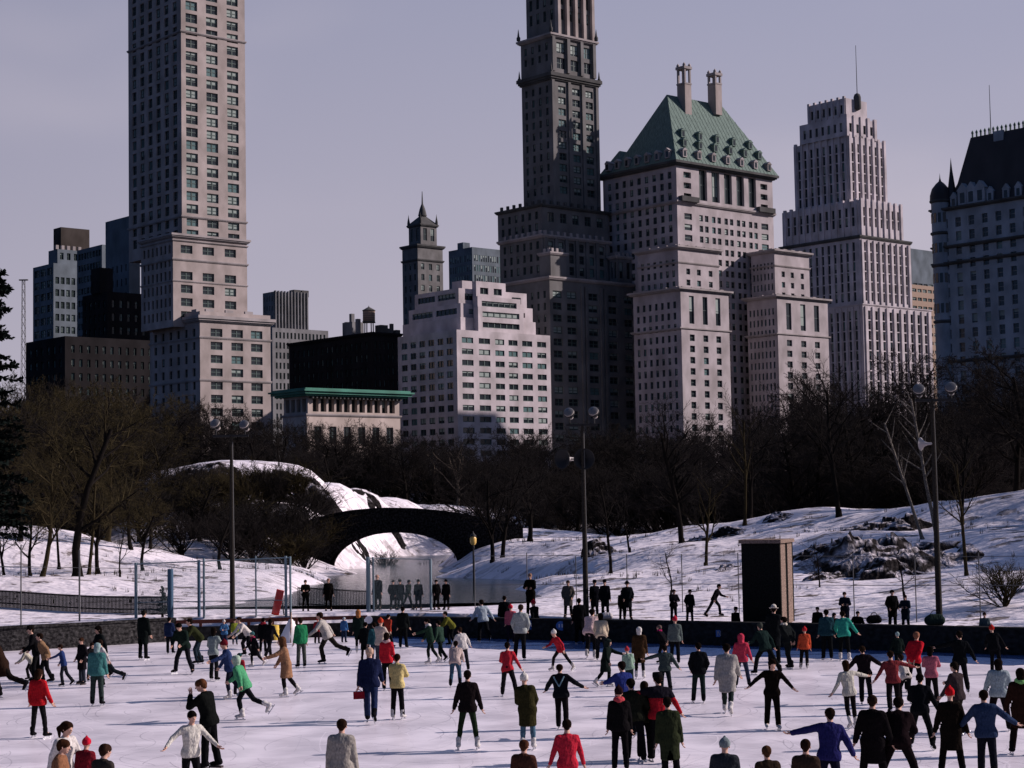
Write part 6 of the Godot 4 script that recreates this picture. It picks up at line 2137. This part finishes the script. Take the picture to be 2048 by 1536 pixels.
func person(row: String, onto := "ice"):
	# "px feet head pose turn top:colour bottom:colour gear:colour shoes|label"
	var parts := row.split("|")
	var w := parts[0].split(" ")
	var px := float(w[0])
	var feet := float(w[1])
	var head := float(w[2])
	var pose := w[3]
	var mirror := pose.ends_with("~")
	if mirror: pose = pose.left(-1)
	elif not pose in ["reach", "face", "spread", "balance", "lean", "stand"] and hash(parts[1]) % 2 == 0: mirror = true
	var jit := RandomNumberGenerator.new()
	jit.seed = hash(parts[1])
	var r := rig(pose, mirror)
	var pos: Vector3
	var h: float
	if onto == "ice":
		if feet > 0:
			pos = on_level(px, feet, 0)
			h = (feet - head) / FOC * -pos.z
		else:
			h = r.top * (-feet if feet < 0 else 1.0)
			pos = on_level(px, head, h)
			pos.y = 0
	else:
		# behind the wall: a standing height is known, the feet are hidden
		h = r.top * (-feet if feet < 0 else 1.0)
		var wp := wall_point(px)
		var back: float = {"bank": 1.6, "wall": .9, "far": 6.0, "path": 4.5}[onto]
		pos = wp + (wp - EYE * Vector3(1, 0, 1)).normalized() * back
		pos.y = land(pos.x, pos.z)
		var yt: float = at(px, head, -pos.z).y
		h = clampf(yt - pos.y, 1.35, 1.9)
		pos.y = yt - h if onto != "far" and onto != "path" else pos.y
	var sc: float = clampf(h / r.top, .6, 1.13)
	var o := thing("person", parts[1], "person", pos)
	var wid := sc * jit.randf_range(.94, 1.09)
	var sway := Basis(Vector3(jit.randf_range(-1, 1), 0, jit.randf_range(-1, 1)).normalized(), jit.randf_range(.0, .055) if onto == "ice" else 0.0)
	o.transform = Transform3D(sway * Basis(Vector3.UP, deg_to_rad(float(w[4]) + jit.randf_range(-12, 12))).scaled(Vector3(wid, sc, wid)), pos)
	var J: Dictionary = r.J
	put("body", r.body, o)
	var t := w[5].split(":")
	put(t[0], garment(pose, mirror, t[0]), o, cloth(t[1]))
	t = w[6].split(":")
	put(t[0] if t[0] != "slim" else "leggings", garment(pose, mirror, t[0]), o, cloth(t[1]))
	t = w[7].split(":")
	put({"short": "hair", "long": "hair", "tail": "hair", "beanie": "knit_hat", "scarf": "headscarf", "hood": "hood", "cap": "cap", "brim": "hat"}[t[0]], gear(t[0]), o, cloth(t[1]), Transform3D(J.HB * Basis().scaled(Vector3(.95, .96, .96)), J.head))
	if not t[0] in ["short", "long", "tail"] and t.size() > 2:
		put("hair", gear(t[2]), o, cloth("1c1411"), Transform3D(J.HB * Basis().scaled(Vector3(.92, .92, .92)), J.head))
	t = w[8].split(":")
	for n in ["L", "R"]:
		var q := put(t[0], shoe(t[0]), o, null, Transform3D(J["foot" + n], J["ank" + n]))
		q.set_surface_override_material(0, cloth(t[1]))
	if w.size() > 9:
		for x in range(9, w.size()):
			t = w[x].split(":")
			match t[0]:
				"muffler":
					var k := "muffler"
					if not head_gear.has(k):
						var s := Field.new()
						s.begin(Vector3(-.2, -.2, -.2), Vector3(.2, .15, .2), .018)
						s.bone(Vector3(-.06, 0, 0), Vector3(.06, 0, 0), .075, .075, .03)
						s.bone(Vector3(0, .01, .04), Vector3(0, -.01, -.05), .07, .07, .03)
						s.bone(Vector3(.04, -.05, .1), Vector3(.05, -.15, .12), .035, .03, .02)
						head_gear[k] = mesh_of([s.mesh()])
					put("muffler", head_gear[k], o, cloth(t[1]), Transform3D(J.B, J.neck + J.B * Vector3(0, .04, 0)))
				"bag":
					if not head_gear.has("bag"):
						var q := Buf.new()
						q.box(Vector3(0, -.14, 0), Vector3(.24, .17, .08))
						q.tube(Vector3(-.08, -.06, 0), Vector3(0, .0, 0), .008, .008, 5)
						q.tube(Vector3(.08, -.06, 0), Vector3(0, .0, 0), .008, .008, 5)
						head_gear["bag"] = mesh_of([q])
					put("handbag", head_gear["bag"], o, cloth(t[1]), Transform3D(Basis(), J.wrL + Vector3(0, -.09, 0)))
				"stripe":
					if not r.has("stripe"):
						var q := Buf.new()
						var back: Vector3 = J.B * Vector3(0, 0, -1)
						for sg in [-1.0, 1.0]:
							q.tube(J.neck + J.B * Vector3(sg * .14, -.04, 0) + back * .115, J.chest + J.B * Vector3(0, -.12, 0) + back * .152, .018, .018, 6)
						r["stripe"] = mesh_of([q])
					put("chevron", r["stripe"], o, cloth(t[1]))
				"yoke":
					var g := "yoke"
					if not r.has(g):
						var s := Field.new()
						s.begin(r.lo, r.hi, .034)
						torso(s, J, .041)
						for n in ["L", "R"]: s.bone(J["sh" + n], J["sh" + n].lerp(J["el" + n], .5), .08, .075, .03)
						s.clip(-(J.B.y), -(J.B.y).dot(J.neck + J.B * Vector3(0, -.2, 0)))
						r[g] = mesh_of([s.mesh()])
					put("yoke", r[g], o, cloth(t[1]))
var SKATERS := """
5 1397 1256 kick -95 coat:2c1d16 trousers:1a1614 long:2a1a12 skate:17171a|person in dark brown coat skating left, cut by the left edge
64 1360 1294 bend -75 jacket:c9c2ae trousers:1b1a1c short:17110e skate:17171a|person in cream jacket bending low, far left of the ice
74 1364 1254 lean -70 jacket:17171a trousers:17171a cap:1d1a18:short skate:17171a|person in black jacket and cap behind the bending cream jacket
91 1366 1268 behind -80 jacket:8a6a4c trousers:17171a short:20140e skate:17171a|person in tan jacket bent forward at the far left
129 1373 1290 reach -85 sweater:24376b trousers:22242c short:2a1c14 skate:17171a|child in blue sweater pointing left
164 1369 1277 pockets -40 coat:1d1a1e trousers:2e3440 short:3a2418 shoe:17171a|person in dark coat and grey trousers beside the child in blue
182 1362 1287 crossed 30 jacket:1a1a1c trousers:1b1b1d long:2a1a14 skate:17171a|dark clothed person half hidden behind the teal jacket
201 1360 1254 walk -60 jacket:161a1c trousers:161618 long:120e0d skate:17171a|black haired person in black behind the teal jacket
194 1412 1289 stand 165 jacket:3f7a78 trousers:2f3d3a long:8aa6a4 skate:17171a|person in teal jacket and grey green trousers, seen from behind
213 1374 1281 kick -80 sweater:c4c0bd trousers:1c2327 short:2a1c15 skate:17171a|skater in white top kicking the right leg back
286 1320 1222 stand 150 coat:151b1a trousers:131517 short:24201c skate:17171a|person in long black coat standing by the left stone wall
80 1476 1342 apart 150 jacket:bf1019 slim:1b1a1d long:2a1912 skate:17171a|woman in fluffy bright red jacket, left foreground
130 0 1443 walk 70 sweater:d9d3cd slim:2b2b33 tail:2a1a12 skate:d8d4d0|girl in white top with dark ponytail at the bottom left
116 0 1479 apart 100 jacket:8c5c40 trousers:222226 short:3a2114 skate:17171a|brown haired head at the bottom edge below the ponytail girl
167 -.8 1479 stand 170 jacket:7a1420 trousers:222226 beanie:c9122a skate:17171a|small red knit hat at the bottom edge
200 -.97 1490 stand 150 jacket:3a3430 trousers:222226 short:36231a skate:17171a|dark haired head right of the red knit hat at the bottom
384 -.97 1421 balance 20 sweater:d6d2c6 trousers:19191c short:17110e skate:17171a|person in white sweater with arms held out, bottom left
418 -1.1 1359 face -115 jacket:151716 trousers:131416 short:5a3520 shoe:17171a|tall man in dark suit raising a hand to his face
368 1348 1247 wide -30 jacket:1c2a24 trousers:1b1c22 short:120f0d skate:17171a|skater in dark green jacket crouching with legs wide
401 1329 1238 bend -80 jacket:31361f trousers:23303a short:1d1512 skate:17171a|skater in olive jacket leaning left near the wall
428 1362 1258 lean 160 sweater:8c9a96 trousers:1a1d1f long:1b1512 skate:17171a|girl in grey green top with hands on hips
462 1398 1283 reach -70 jacket:2c3d68 slim:1e2130 beanie:6a1420 skate:cfcac6|skater in blue jacket and dark red hat reaching left
476 1392 1308 stand 160 jacket:9c1c26 trousers:241c2c short:1c4144 skate:17171a|child in red jacket between the blue and the green jackets
490 1441 1314 kick -100 jacket:4aa06c slim:1a1d1f scarf:a9c2ac skate:d8d4d0|woman in bright green jacket and pale green headscarf
499 1312 1234 bend -60 sweater:dcd4cc trousers:1b1b1e short:2a1b14 skate:17171a|skater in white sweater leaning left by the gate
509 1334 1266 glide -60 coat:15151a slim:15151a beanie:3d6a6c skate:d8d4d0 muffler:a0264a|girl in black coat with teal hat and white skates
526 1316 1237 stand 170 jacket:17171a slim:17171a short:1b1310 skate:d8d4d0 muffler:a0202c|person in black with a red muffler by the gate
539 1318 1240 walk 160 jacket:1c1a1d trousers:17171a long:1d1511 skate:17171a|second black clothed person by the gate, right of the red muffler
574 1394 1277 reach -80 coat:9a6f50 slim:1c1a1c hood:5a3a26 skate:d8d4d0|woman in tan coat with brown fur hood reaching left
603 1336 1237 stand -150 jacket:1f7a4c trousers:4a4f4a short:2a1d15 skate:17171a|person in green jacket and grey trousers near the gate
656 1327 1226 kick -110 jacket:bab4ac trousers:2a2622 short:2b1c14 skate:17171a|skater in pale grey jacket with one leg lifted, near the gate
720 1306 1222 stand 175 coat:172421 slim:17171a hood:a8683a skate:d8d4d0|person in dark coat with orange brown hood
730 1326 1246 stand 175 coat:15171a slim:15151a short:17110e skate:17171a|person in black below the orange brown hood
743 1446 1299 walk 170 jacket:1a2140 trousers:1f2a4c short:c9a58c skate:17171a bag:8c1420|tall man in navy jacket carrying something red
750 1331 1247 stand -160 jacket:24505a trousers:2c3f55 short:20140f skate:17171a|person in teal jacket behind the man in navy
762 1338 1240 crossed 150 jacket:c9b6a6 trousers:474c58 beanie:b8341c skate:17171a|person in cream jacket with red and yellow hat
776 1296 1230 walk 140 jacket:a8301f trousers:19191c short:1c1411 skate:17171a|person in orange red jacket close to the dark wall
776 1381 1268 stand 165 sweater:c81826 trousers:17171a long:20140f skate:17171a muffler:c9a0a0|woman in red sweater with pale pink collar
796 1439 1311 crossed 172 jacket:d6c27c trousers:18171a short:2a1912 skate:d8d4d0|person in pale yellow jacket, black trousers and white skates
807 1297 1215 stand 175 jacket:161a1a trousers:141618 short:15110f skate:17171a|slim person in black standing at the wall below the mesh screen
861 1328 1239 reach -85 jacket:22382c slim:1a2220 short:15100e skate:d8d4d0 muffler:dcd8d4|girl in dark green jacket with white muffler stretching an arm left
880 1323 1243 glide -120 jacket:2d4438 trousers:1b2320 short:17120f skate:17171a|companion in green close behind the white muffler
906 1292 1224 bend -85 jacket:6a6a24 trousers:17181a short:1a1310 skate:17171a|skater in olive yellow jacket leaning left at the dark wall
928 1342 1256 lean -160 jacket:d3cfca trousers:26282e short:2a1c14 skate:17171a|person in white jacket beside the bending cream jacket, centre
911 1374 1285 bend 165 jacket:c0aca4 trousers:34526a short:1b1310 skate:17171a|girl in pale pink jacket and blue jeans bending forward
680 -1.02 1440 stand 172 jacket:a09a90 trousers:222226 short:2a1c14 skate:17171a|man in pale grey jacket seen from behind, bottom left of centre
936 1500 1345 apart 178 jacket:1d1718 slim:22301f short:1a1311 skate:dcd8d4|woman in black jacket and white skates, centre foreground
1018 1395 1288 stride 170 sweater:c3202e trousers:1d1a1e short:1b1310 skate:17171a|skater in red sweater swinging both arms, centre
966 1284 1201 glide -150 jacket:a9b8c2 trousers:17181c short:19120f skate:17171a|person in white and blue jacket against the dark wall
1008 1274 1193 stand 180 coat:151519 trousers:141417 short:1d1511 skate:17171a|heavy figure in black at the dark wall
1022 1286 1212 stand 160 jacket:d05a66 trousers:26202a beanie:d21a2e skate:17171a|child with red hat and pink jacket at the dark wall
1039 1320 1211 pockets 175 jacket:a9b0ac trousers:18191c short:3a2b22 skate:17171a|tall person in light grey jacket and black trousers near the wall
1057 1500 1353 tilt 165 coat:34311b slim:4c6f86 beanie:e0dcd2 skate:d8d4d0|woman in olive coat and white hat with blue tights
1046 -.9 1481 stand 170 jacket:4a2c22 trousers:222226 short:4a2a1c skate:17171a|brown haired head at the bottom edge under the olive coat
1070 1278 1203 walk -140 jacket:15161a trousers:141517 beanie:c01a2a skate:17171a|dark figure with red hat at the wall, left of the pink jackets
1123 1342 1261 stride -65 sweater:b61b28 slim:1c1a1d beanie:ddd8d2 skate:c9c4be|girl in red sweater and white hat striding left
1126 1458 1332 balance 172 jacket:181b20 trousers:191519 short:22150f skate:17171a stripe:7fa3b0|man in black jacket with pale blue chevron on the back
1132 -.95 1441 apart 178 sweater:c41c30 trousers:191719 short:1f1511 skate:17171a|person in red sweater at the bottom edge, centre
1181 1318 1221 bend 170 jacket:dcbcb8 trousers:19191c short:19120f skate:d8d4d0|skater in pale pink jacket bending beside the middle pole
1204 1322 1229 bend 175 jacket:c9b79c trousers:1c1e24 long:15100e skate:17171a|skater in cream jacket bending, right of the pale pink jacket
1160 1288 1198 stand 175 coat:121216 trousers:121216 short:15100e skate:17171a|tall black figure by the foot of the middle pole
1212 1374 1281 reach 60 coat:18211f slim:17181a hood:26302e:short skate:d8d4d0|girl in black hooded coat stretching an arm right
1280 1358 1256 stand 170 coat:3c2a1b slim:17171a scarf:dcd8d2 skate:d8d4d0|woman in brown coat with white headscarf
1260 1380 1297 tilt -170 jacket:8faf98 trousers:2a3a38 beanie:c03038 skate:17171a|child in pale green jacket and red hat
1243 -1.02 1324 reach -160 jacket:232f73 trousers:1b1d2c short:1a1210 skate:17171a|man in bright blue jacket reaching left
1238 -.97 1377 stand 175 jacket:171517 trousers:141214 beanie:28161a skate:17171a muffler:c94048|person in black with coral red muffler, lower right of centre
1268 -1.02 1359 lean 170 jacket:24261d trousers:15151a short:17120f skate:17171a|person in dark olive jacket in the front cluster, left
1287 -.95 1364 crossed 160 jacket:2b2c22 trousers:17171a long:241a14 skate:17171a|person in brown olive coat in the front cluster, middle
1317 -1.06 1349 spread 178 sweater:a8121e trousers:151518 cap:1b1a1c:short skate:17171a yoke:1c1a22|man in red sweater with dark patterned yoke, right arm out
1340 -1.0 1395 stand 172 coat:2c3321 trousers:151517 short:1a1411 skate:17171a|person in dark green coat in front of the red patterned sweater
1333 1390 1293 spread 170 jacket:3d4a48 trousers:1d2226 short:1d1512 skate:17171a|skater in grey green jacket with both arms out
1327 1327 1252 behind -110 jacket:17171b trousers:151518 short:6a5a54 skate:17171a muffler:b01e5c|skater in black with magenta scarf bending left
1350 1328 1236 stand 165 jacket:5a6664 trousers:17191c beanie:c21c34 skate:17171a|person in grey jacket and red hat near the dark wall
1397 1406 1288 pockets 178 jacket:15171b trousers:1c2a28 short:17120f skate:17171a|man in black jacket with hands in pockets, alone on the ice
1457 1429 1291 walk 165 coat:a3a09a slim:232f2c short:17110e skate:d8d4d0|woman in pale grey coat skating away
1486 1374 1271 apart 170 jacket:c33048 trousers:2b3348 hood:c8304a skate:17171a|girl in pink red hooded jacket
1532 1350 1248 stride -150 jacket:1a2a28 trousers:15191a short:40443e skate:17171a|man in dark green jacket in front of the booth
1549 1330 1212 stand 175 coat:16191c trousers:141618 brim:d6cfc2:short skate:17171a|man in pale brimmed hat standing before the booth
1578 1338 1236 behind -150 jacket:1b1f20 trousers:191d1e short:19120f skate:17171a muffler:d8cfbc|skater in black with cream collar right of the booth
1608 1338 1257 stand 170 jacket:c04426 trousers:191719 beanie:c9202a skate:cfcac6|small child in orange red jacket near the booth
1547 1460 1321 balance 2 sweater:16110f trousers:16110f long:19100c skate:d8d4d0|slim woman all in black gliding with arms out
1655 1320 1221 stand 170 jacket:1f3f4a trousers:15171a short:15100d skate:17171a|person in dark teal jacket at the right wall
1690 1322 1224 lean 165 jacket:2a9a84 slim:16181a short:17110e skate:d8d4d0|person in bright turquoise jacket and white skates
1702 1457 1324 spread~ -175 sweater:c5c2b4 slim:1a1719 long:2b1a11 skate:d8d4d0|woman in cream sweater with arms spread, right
1733 1408 1295 balance 165 jacket:1f181c trousers:1c1c20 short:2a1d13 skate:17171a|man in black jacket holding hands with the striped sweater
1653 -1.02 1418 spread -175 jacket:23235c trousers:1a1a2c short:20140f skate:17171a|man in royal blue jacket pointing left, bottom right
1446 -.9 1480 stand 170 jacket:30343a trousers:222226 beanie:7c8a8c skate:17171a|grey knit hat at the bottom edge, right of centre
1538 -.9 1493 stand 180 jacket:33281f trousers:222226 short:4a3020 skate:17171a|brown haired head at the bottom edge below the gliding woman in black
1610 -.97 1480 stand 160 jacket:3a2c24 trousers:222226 short:2a1a12 skate:17171a|dark haired head at the bottom edge left of the royal blue jacket
1742 -1.05 1392 apart 150 coat:161315 trousers:141214 short:2a1c15 skate:17171a|large person in black with pink face turned, bottom right
1787 1428 1305 spread~ 175 sweater:7a2a2e trousers:1b1719 short:24170f skate:17171a|man in dark red striped sweater with arm held left
1813 1408 1312 bend -165 sweater:cfc8be trousers:17171a short:2b2019 skate:17171a|person in white sweater bending beside the striped sweater
1797 1347 1266 glide -170 jacket:17211f trousers:15181a short:8fa8a8 skate:17171a|dark figure with pale blue scarf left of the red jacket
1829 1384 1267 behind 150 jacket:c4101e trousers:17161a short:8a5a44 skate:17171a|person in vivid red jacket at the right
1866 1412 1296 crossed 170 sweater:b0596a trousers:19171a long:17110e skate:17171a|woman in pink checked sweater right of the vivid red jacket
1794 -1.08 1400 wide 160 jacket:1b1215 trousers:181114 short:1a120f skate:17171a|dark maroon figure crouching at the bottom right
1842 1497 1353 stride 165 jacket:14161a trousers:141518 short:15100d skate:17171a|skater all in black striding away, right foreground
1923 1388 1265 spread 170 jacket:14171a trousers:14161a short:1d1613 skate:17171a|person in black near the right wall holding an arm out right
1994 1349 1254 lean 170 jacket:15161a trousers:14151a beanie:c02018 skate:17171a|person in black with red cap at the right wall
1915 1470 1328 reach~ -155 jacket:3a3032 trousers:2c2824 short:1d1713 skate:17171a|person in dark jacket with pale collar reaching left, right side
1999 1462 1322 apart 172 jacket:9fb0b4 trousers:1d1518 long:1c1512 skate:17171a|woman in pale blue grey jacket near the right edge
1899 -1.0 1379 apart 170 coat:1d1714 trousers:161314 beanie:cc1018 skate:17171a|person in dark coat with bright red hat, bottom right
1970 -1.0 1382 balance 172 jacket:2c3c5c trousers:1a1c26 short:1d1410 skate:17171a|person in blue grey jacket holding hands, bottom right
2041 -1.05 1338 apart 165 coat:2e1c16 trousers:1c1412 long:19120f skate:17171a muffler:7fc06a|person in brown coat with light green scarf at the right edge
634 1288 1243 stand 160 jacket:9a1c22 trousers:2a1a20 beanie:b01820 skate:17171a|small child in dark red by the rust red rail
688 1286 1236 stand 170 jacket:35639a trousers:22304a short:b8c4c8 skate:17171a|small child in blue by the rust red rail
450 1296 1241 crossed 10 jacket:3f6fa0 trousers:2a3550 beanie:d8d4cc skate:17171a|small child in blue and white below the left fence
470 1290 1242 stand 20 jacket:8d9a2c trousers:2a3a50 short:3a2a1c skate:17171a|small child in yellow green below the left fence
341 1308 1236 stand 165 jacket:1d2a4c trousers:191a20 short:1a1310 skate:17171a|dark figure in front of the thick blue fence post
"""

var WATCHERS := """
658 0 1157 stand 5 coat:141210 trousers:141210 short:b0806a shoe:17171a|path|onlooker in long black coat before the picket railing
612 0 1160 crossed 20 jacket:15120f trousers:141210 short:3a2a20 shoe:17171a|path|onlooker with folded arms behind the red board
757 0 1150 stand -20 coat:15120e trousers:2a2013 short:c09078 shoe:17171a|path|onlooker with pale face right of the thick mesh post
788 0 1163 pockets 10 coat:121312 trousers:121312 short:15120f shoe:17171a|path|left of two close onlookers behind the wire mesh
802 0 1160 stand -10 coat:131413 trousers:121312 cap:161616:short shoe:17171a|path|right of two close onlookers behind the wire mesh
817 0 1166 walk 40 jacket:1b221c trousers:151a16 short:15120f shoe:17171a|path|onlooker turning sideways behind the wire mesh
838 0 1160 stand 0 coat:121314 trousers:121314 brim:141516:short shoe:17171a|path|onlooker with dark hat behind the wire mesh
874 0 1167 pockets 15 coat:121112 trousers:121112 short:17130f shoe:17171a|path|left of two dark onlookers right of the mesh screen
894 0 1165 stand -10 coat:131213 trousers:121112 brim:131314:short shoe:17171a|path|right of two dark onlookers right of the mesh screen
1063 0 1147 crossed -10 coat:13120f trousers:121210 short:8a6a58 shoe:17171a|bank|tall onlooker in black standing alone left of the middle pole
1138 0 1161 pockets -15 coat:5a5450 trousers:1c1c20 short:4a3a32 shoe:17171a|bank|onlooker in grey coat beside the middle pole
1191 0 1161 stand 5 coat:12131a trousers:12131a cap:12131a:short shoe:17171a|bank|left of two onlookers in dark coats and peaked caps
1212 0 1160 stand -5 coat:13141b trousers:13141b cap:13141b:short shoe:17171a|bank|right of two onlookers in dark coats and peaked caps
1257 0 1163 pockets 10 coat:15181c trousers:14161a brim:17181c:short shoe:17171a|bank|onlooker with brimmed hat right of the peaked caps
1246 0 1180 stand 20 jacket:1d1a18 trousers:17171a short:2a1c14 shoe:17171a|bank|shorter onlooker tucked beside the brimmed hat
1349 0 1179 crossed 15 jacket:15141a trousers:15171c short:3a2a22 shoe:17171a|bank|left of two onlookers between the sapling and the booth
1381 0 1179 pockets 30 coat:15161a trousers:15161a short:2a1f1a shoe:17171a|bank|right of two onlookers between the sapling and the booth
1430 0 1171 stride 80 jacket:15141a trousers:15141a short:1a1411 shoe:17171a|far|person walking right across the snow left of the booth
1472 0 1215 stand 20 jacket:141416 trousers:141416 cap:161618:short shoe:17171a|wall|onlooker leaning at the wall just left of the booth
1637 0 1214 stand -10 jacket:141416 trousers:141416 short:2a1d16 shoe:17171a|wall|bare headed onlooker at the wall right of the booth
1669 0 1226 stand 15 jacket:161618 trousers:141416 long:15100e shoe:17171a|wall|long haired onlooker at the wall behind the turquoise jacket
1692 0 1184 crossed -20 coat:171c2a trousers:15161c short:3a2a22 shoe:17171a|bank|onlooker in dark blue coat holding something pale
1716 0 1222 lean -20 jacket:131315 trousers:131315 short:15100e shoe:17171a|wall|onlooker bending by the square black bag
1787 0 1180 pockets 10 coat:121214 trousers:121214 short:1a1411 shoe:17171a|bank|man in black, left of a couple on the right bank
1813 0 1190 crossed -20 coat:1a2530 trousers:141a20 long:241812 shoe:17171a|bank|woman in dark blue, right of a couple on the right bank
1971 0 1225 stand -15 jacket:4a5a60 trousers:1c2024 short:2f2019 shoe:17171a|wall|onlooker in pale grey blue at the wall near the right edge
"""

func make_people():
	make_head_hand()
	for row in SKATERS.split("\n", false): person(row)
	for row in WATCHERS.split("\n", false):
		var p := row.split("|")
		person(p[0] + "|" + p[2], p[1])

func winter_sky(to_sun: Vector3) -> ImageTexture:
	# clear cold air: deep blue overhead and away from the sun, a pale haze low down towards it
	var w := 1024
	var h := 512
	var im := Image.create_empty(w, h, false, Image.FORMAT_RGBF)
	var smog := Vector3(0.72, 0.25, -0.72).normalized()     # the city's haze lies low between the sun and the skyline
	var cl := FastNoiseLite.new()
	cl.seed = 6; cl.frequency = 0.03; cl.fractal_octaves = 5
	for y in h:
		var up := sin((0.5 - (y + 0.5) / h) * PI)
		var cu := sqrt(1.0 - up * up)
		for x in w:
			var an := (x + 0.5) / w * TAU
			var d := Vector3(sin(an) * cu, up, -cos(an) * cu)
			var s := (1.0 + d.dot(smog)) * 0.5
			var haze := Color(0.026, 0.078, 0.185).lerp(Color(0.475, 0.425, 0.48), smoothstep(0.05, 0.93, s))
			var top := Color(0.008, 0.034, 0.12).lerp(Color(0.085, 0.165, 0.36), s * s)
			var c := top.lerp(haze, pow(1.0 - maxf(up, 0.0), 1.9))
			var thin := smoothstep(0.05, 0.65, cl.get_noise_3d(d.x * 60.0, d.y * 190.0, d.z * 60.0) + 0.12)
			c = c.lerp(haze * 1.08, thin * 0.38)
			if up < 0.0: c = haze.lerp(Color(0.05, 0.05, 0.055), clampf(-up * 6.0, 0, 1))
			im.set_pixel(x, y, c)
	return ImageTexture.create_from_image(im)

func _ready():
	# camera
	cam_basis = Basis(Vector3.RIGHT, 0.0672) * Basis(Vector3.BACK, -0.0175)
	var cam := Camera3D.new()
	cam.name = "camera"
	cam.fov = 2 * rad_to_deg(atan(768.0 / FOC))
	cam.near = 0.5
	cam.far = 6000
	cam.transform = Transform3D(cam_basis, EYE)
	add_child(cam)
	cam.current = true
	# sky, light, exposure
	var az := deg_to_rad(8.0)
	var el := deg_to_rad(27.0)
	var to_sun := Vector3(cos(az) * cos(el), sin(el), -sin(az) * cos(el))
	var sky := PanoramaSkyMaterial.new()
	sky.panorama = winter_sky(to_sun)
	var env := Environment.new()
	env.background_mode = Environment.BG_SKY
	env.sky = Sky.new()
	env.sky.sky_material = sky
	env.tonemap_mode = Environment.TONE_MAPPER_LINEAR
	env.tonemap_exposure = 1.18
	env.sdfgi_enabled = true
	env.ssao_enabled = true
	env.ssil_enabled = true
	var we := WorldEnvironment.new()
	we.name = "environment"
	we.environment = env
	add_child(we)
	var sun := DirectionalLight3D.new()
	sun.name = "sun"
	sun.light_energy = 1.6
	sun.light_color = Color(1.0, 0.935, 0.93)
	sun.light_angular_distance = 0.5
	sun.shadow_enabled = true
	sun.directional_shadow_max_distance = 700
	sun.transform = Transform3D(Basis.looking_at(-to_sun, Vector3.UP), Vector3(60, 80, -40))
	add_child(sun)
	rng.seed = 11
	var t0 := Time.get_ticks_msec()
	make_materials()
	make_land()
	print("land ", Time.get_ticks_msec() - t0)
	make_pierre()
	make_left_group()
	make_middle_group()
	make_white_block()
	make_sherry()
	make_savoy()
	make_squibb()
	make_plaza()
	print("city ", Time.get_ticks_msec() - t0)
	make_woods()
	make_park_trees()
	print("trees ", Time.get_ticks_msec() - t0)
	make_bridge()
	make_rocks()
	make_fences()
	make_furniture()
	print("park ", Time.get_ticks_msec() - t0)
	make_people()
	print("people ", Time.get_ticks_msec() - t0)
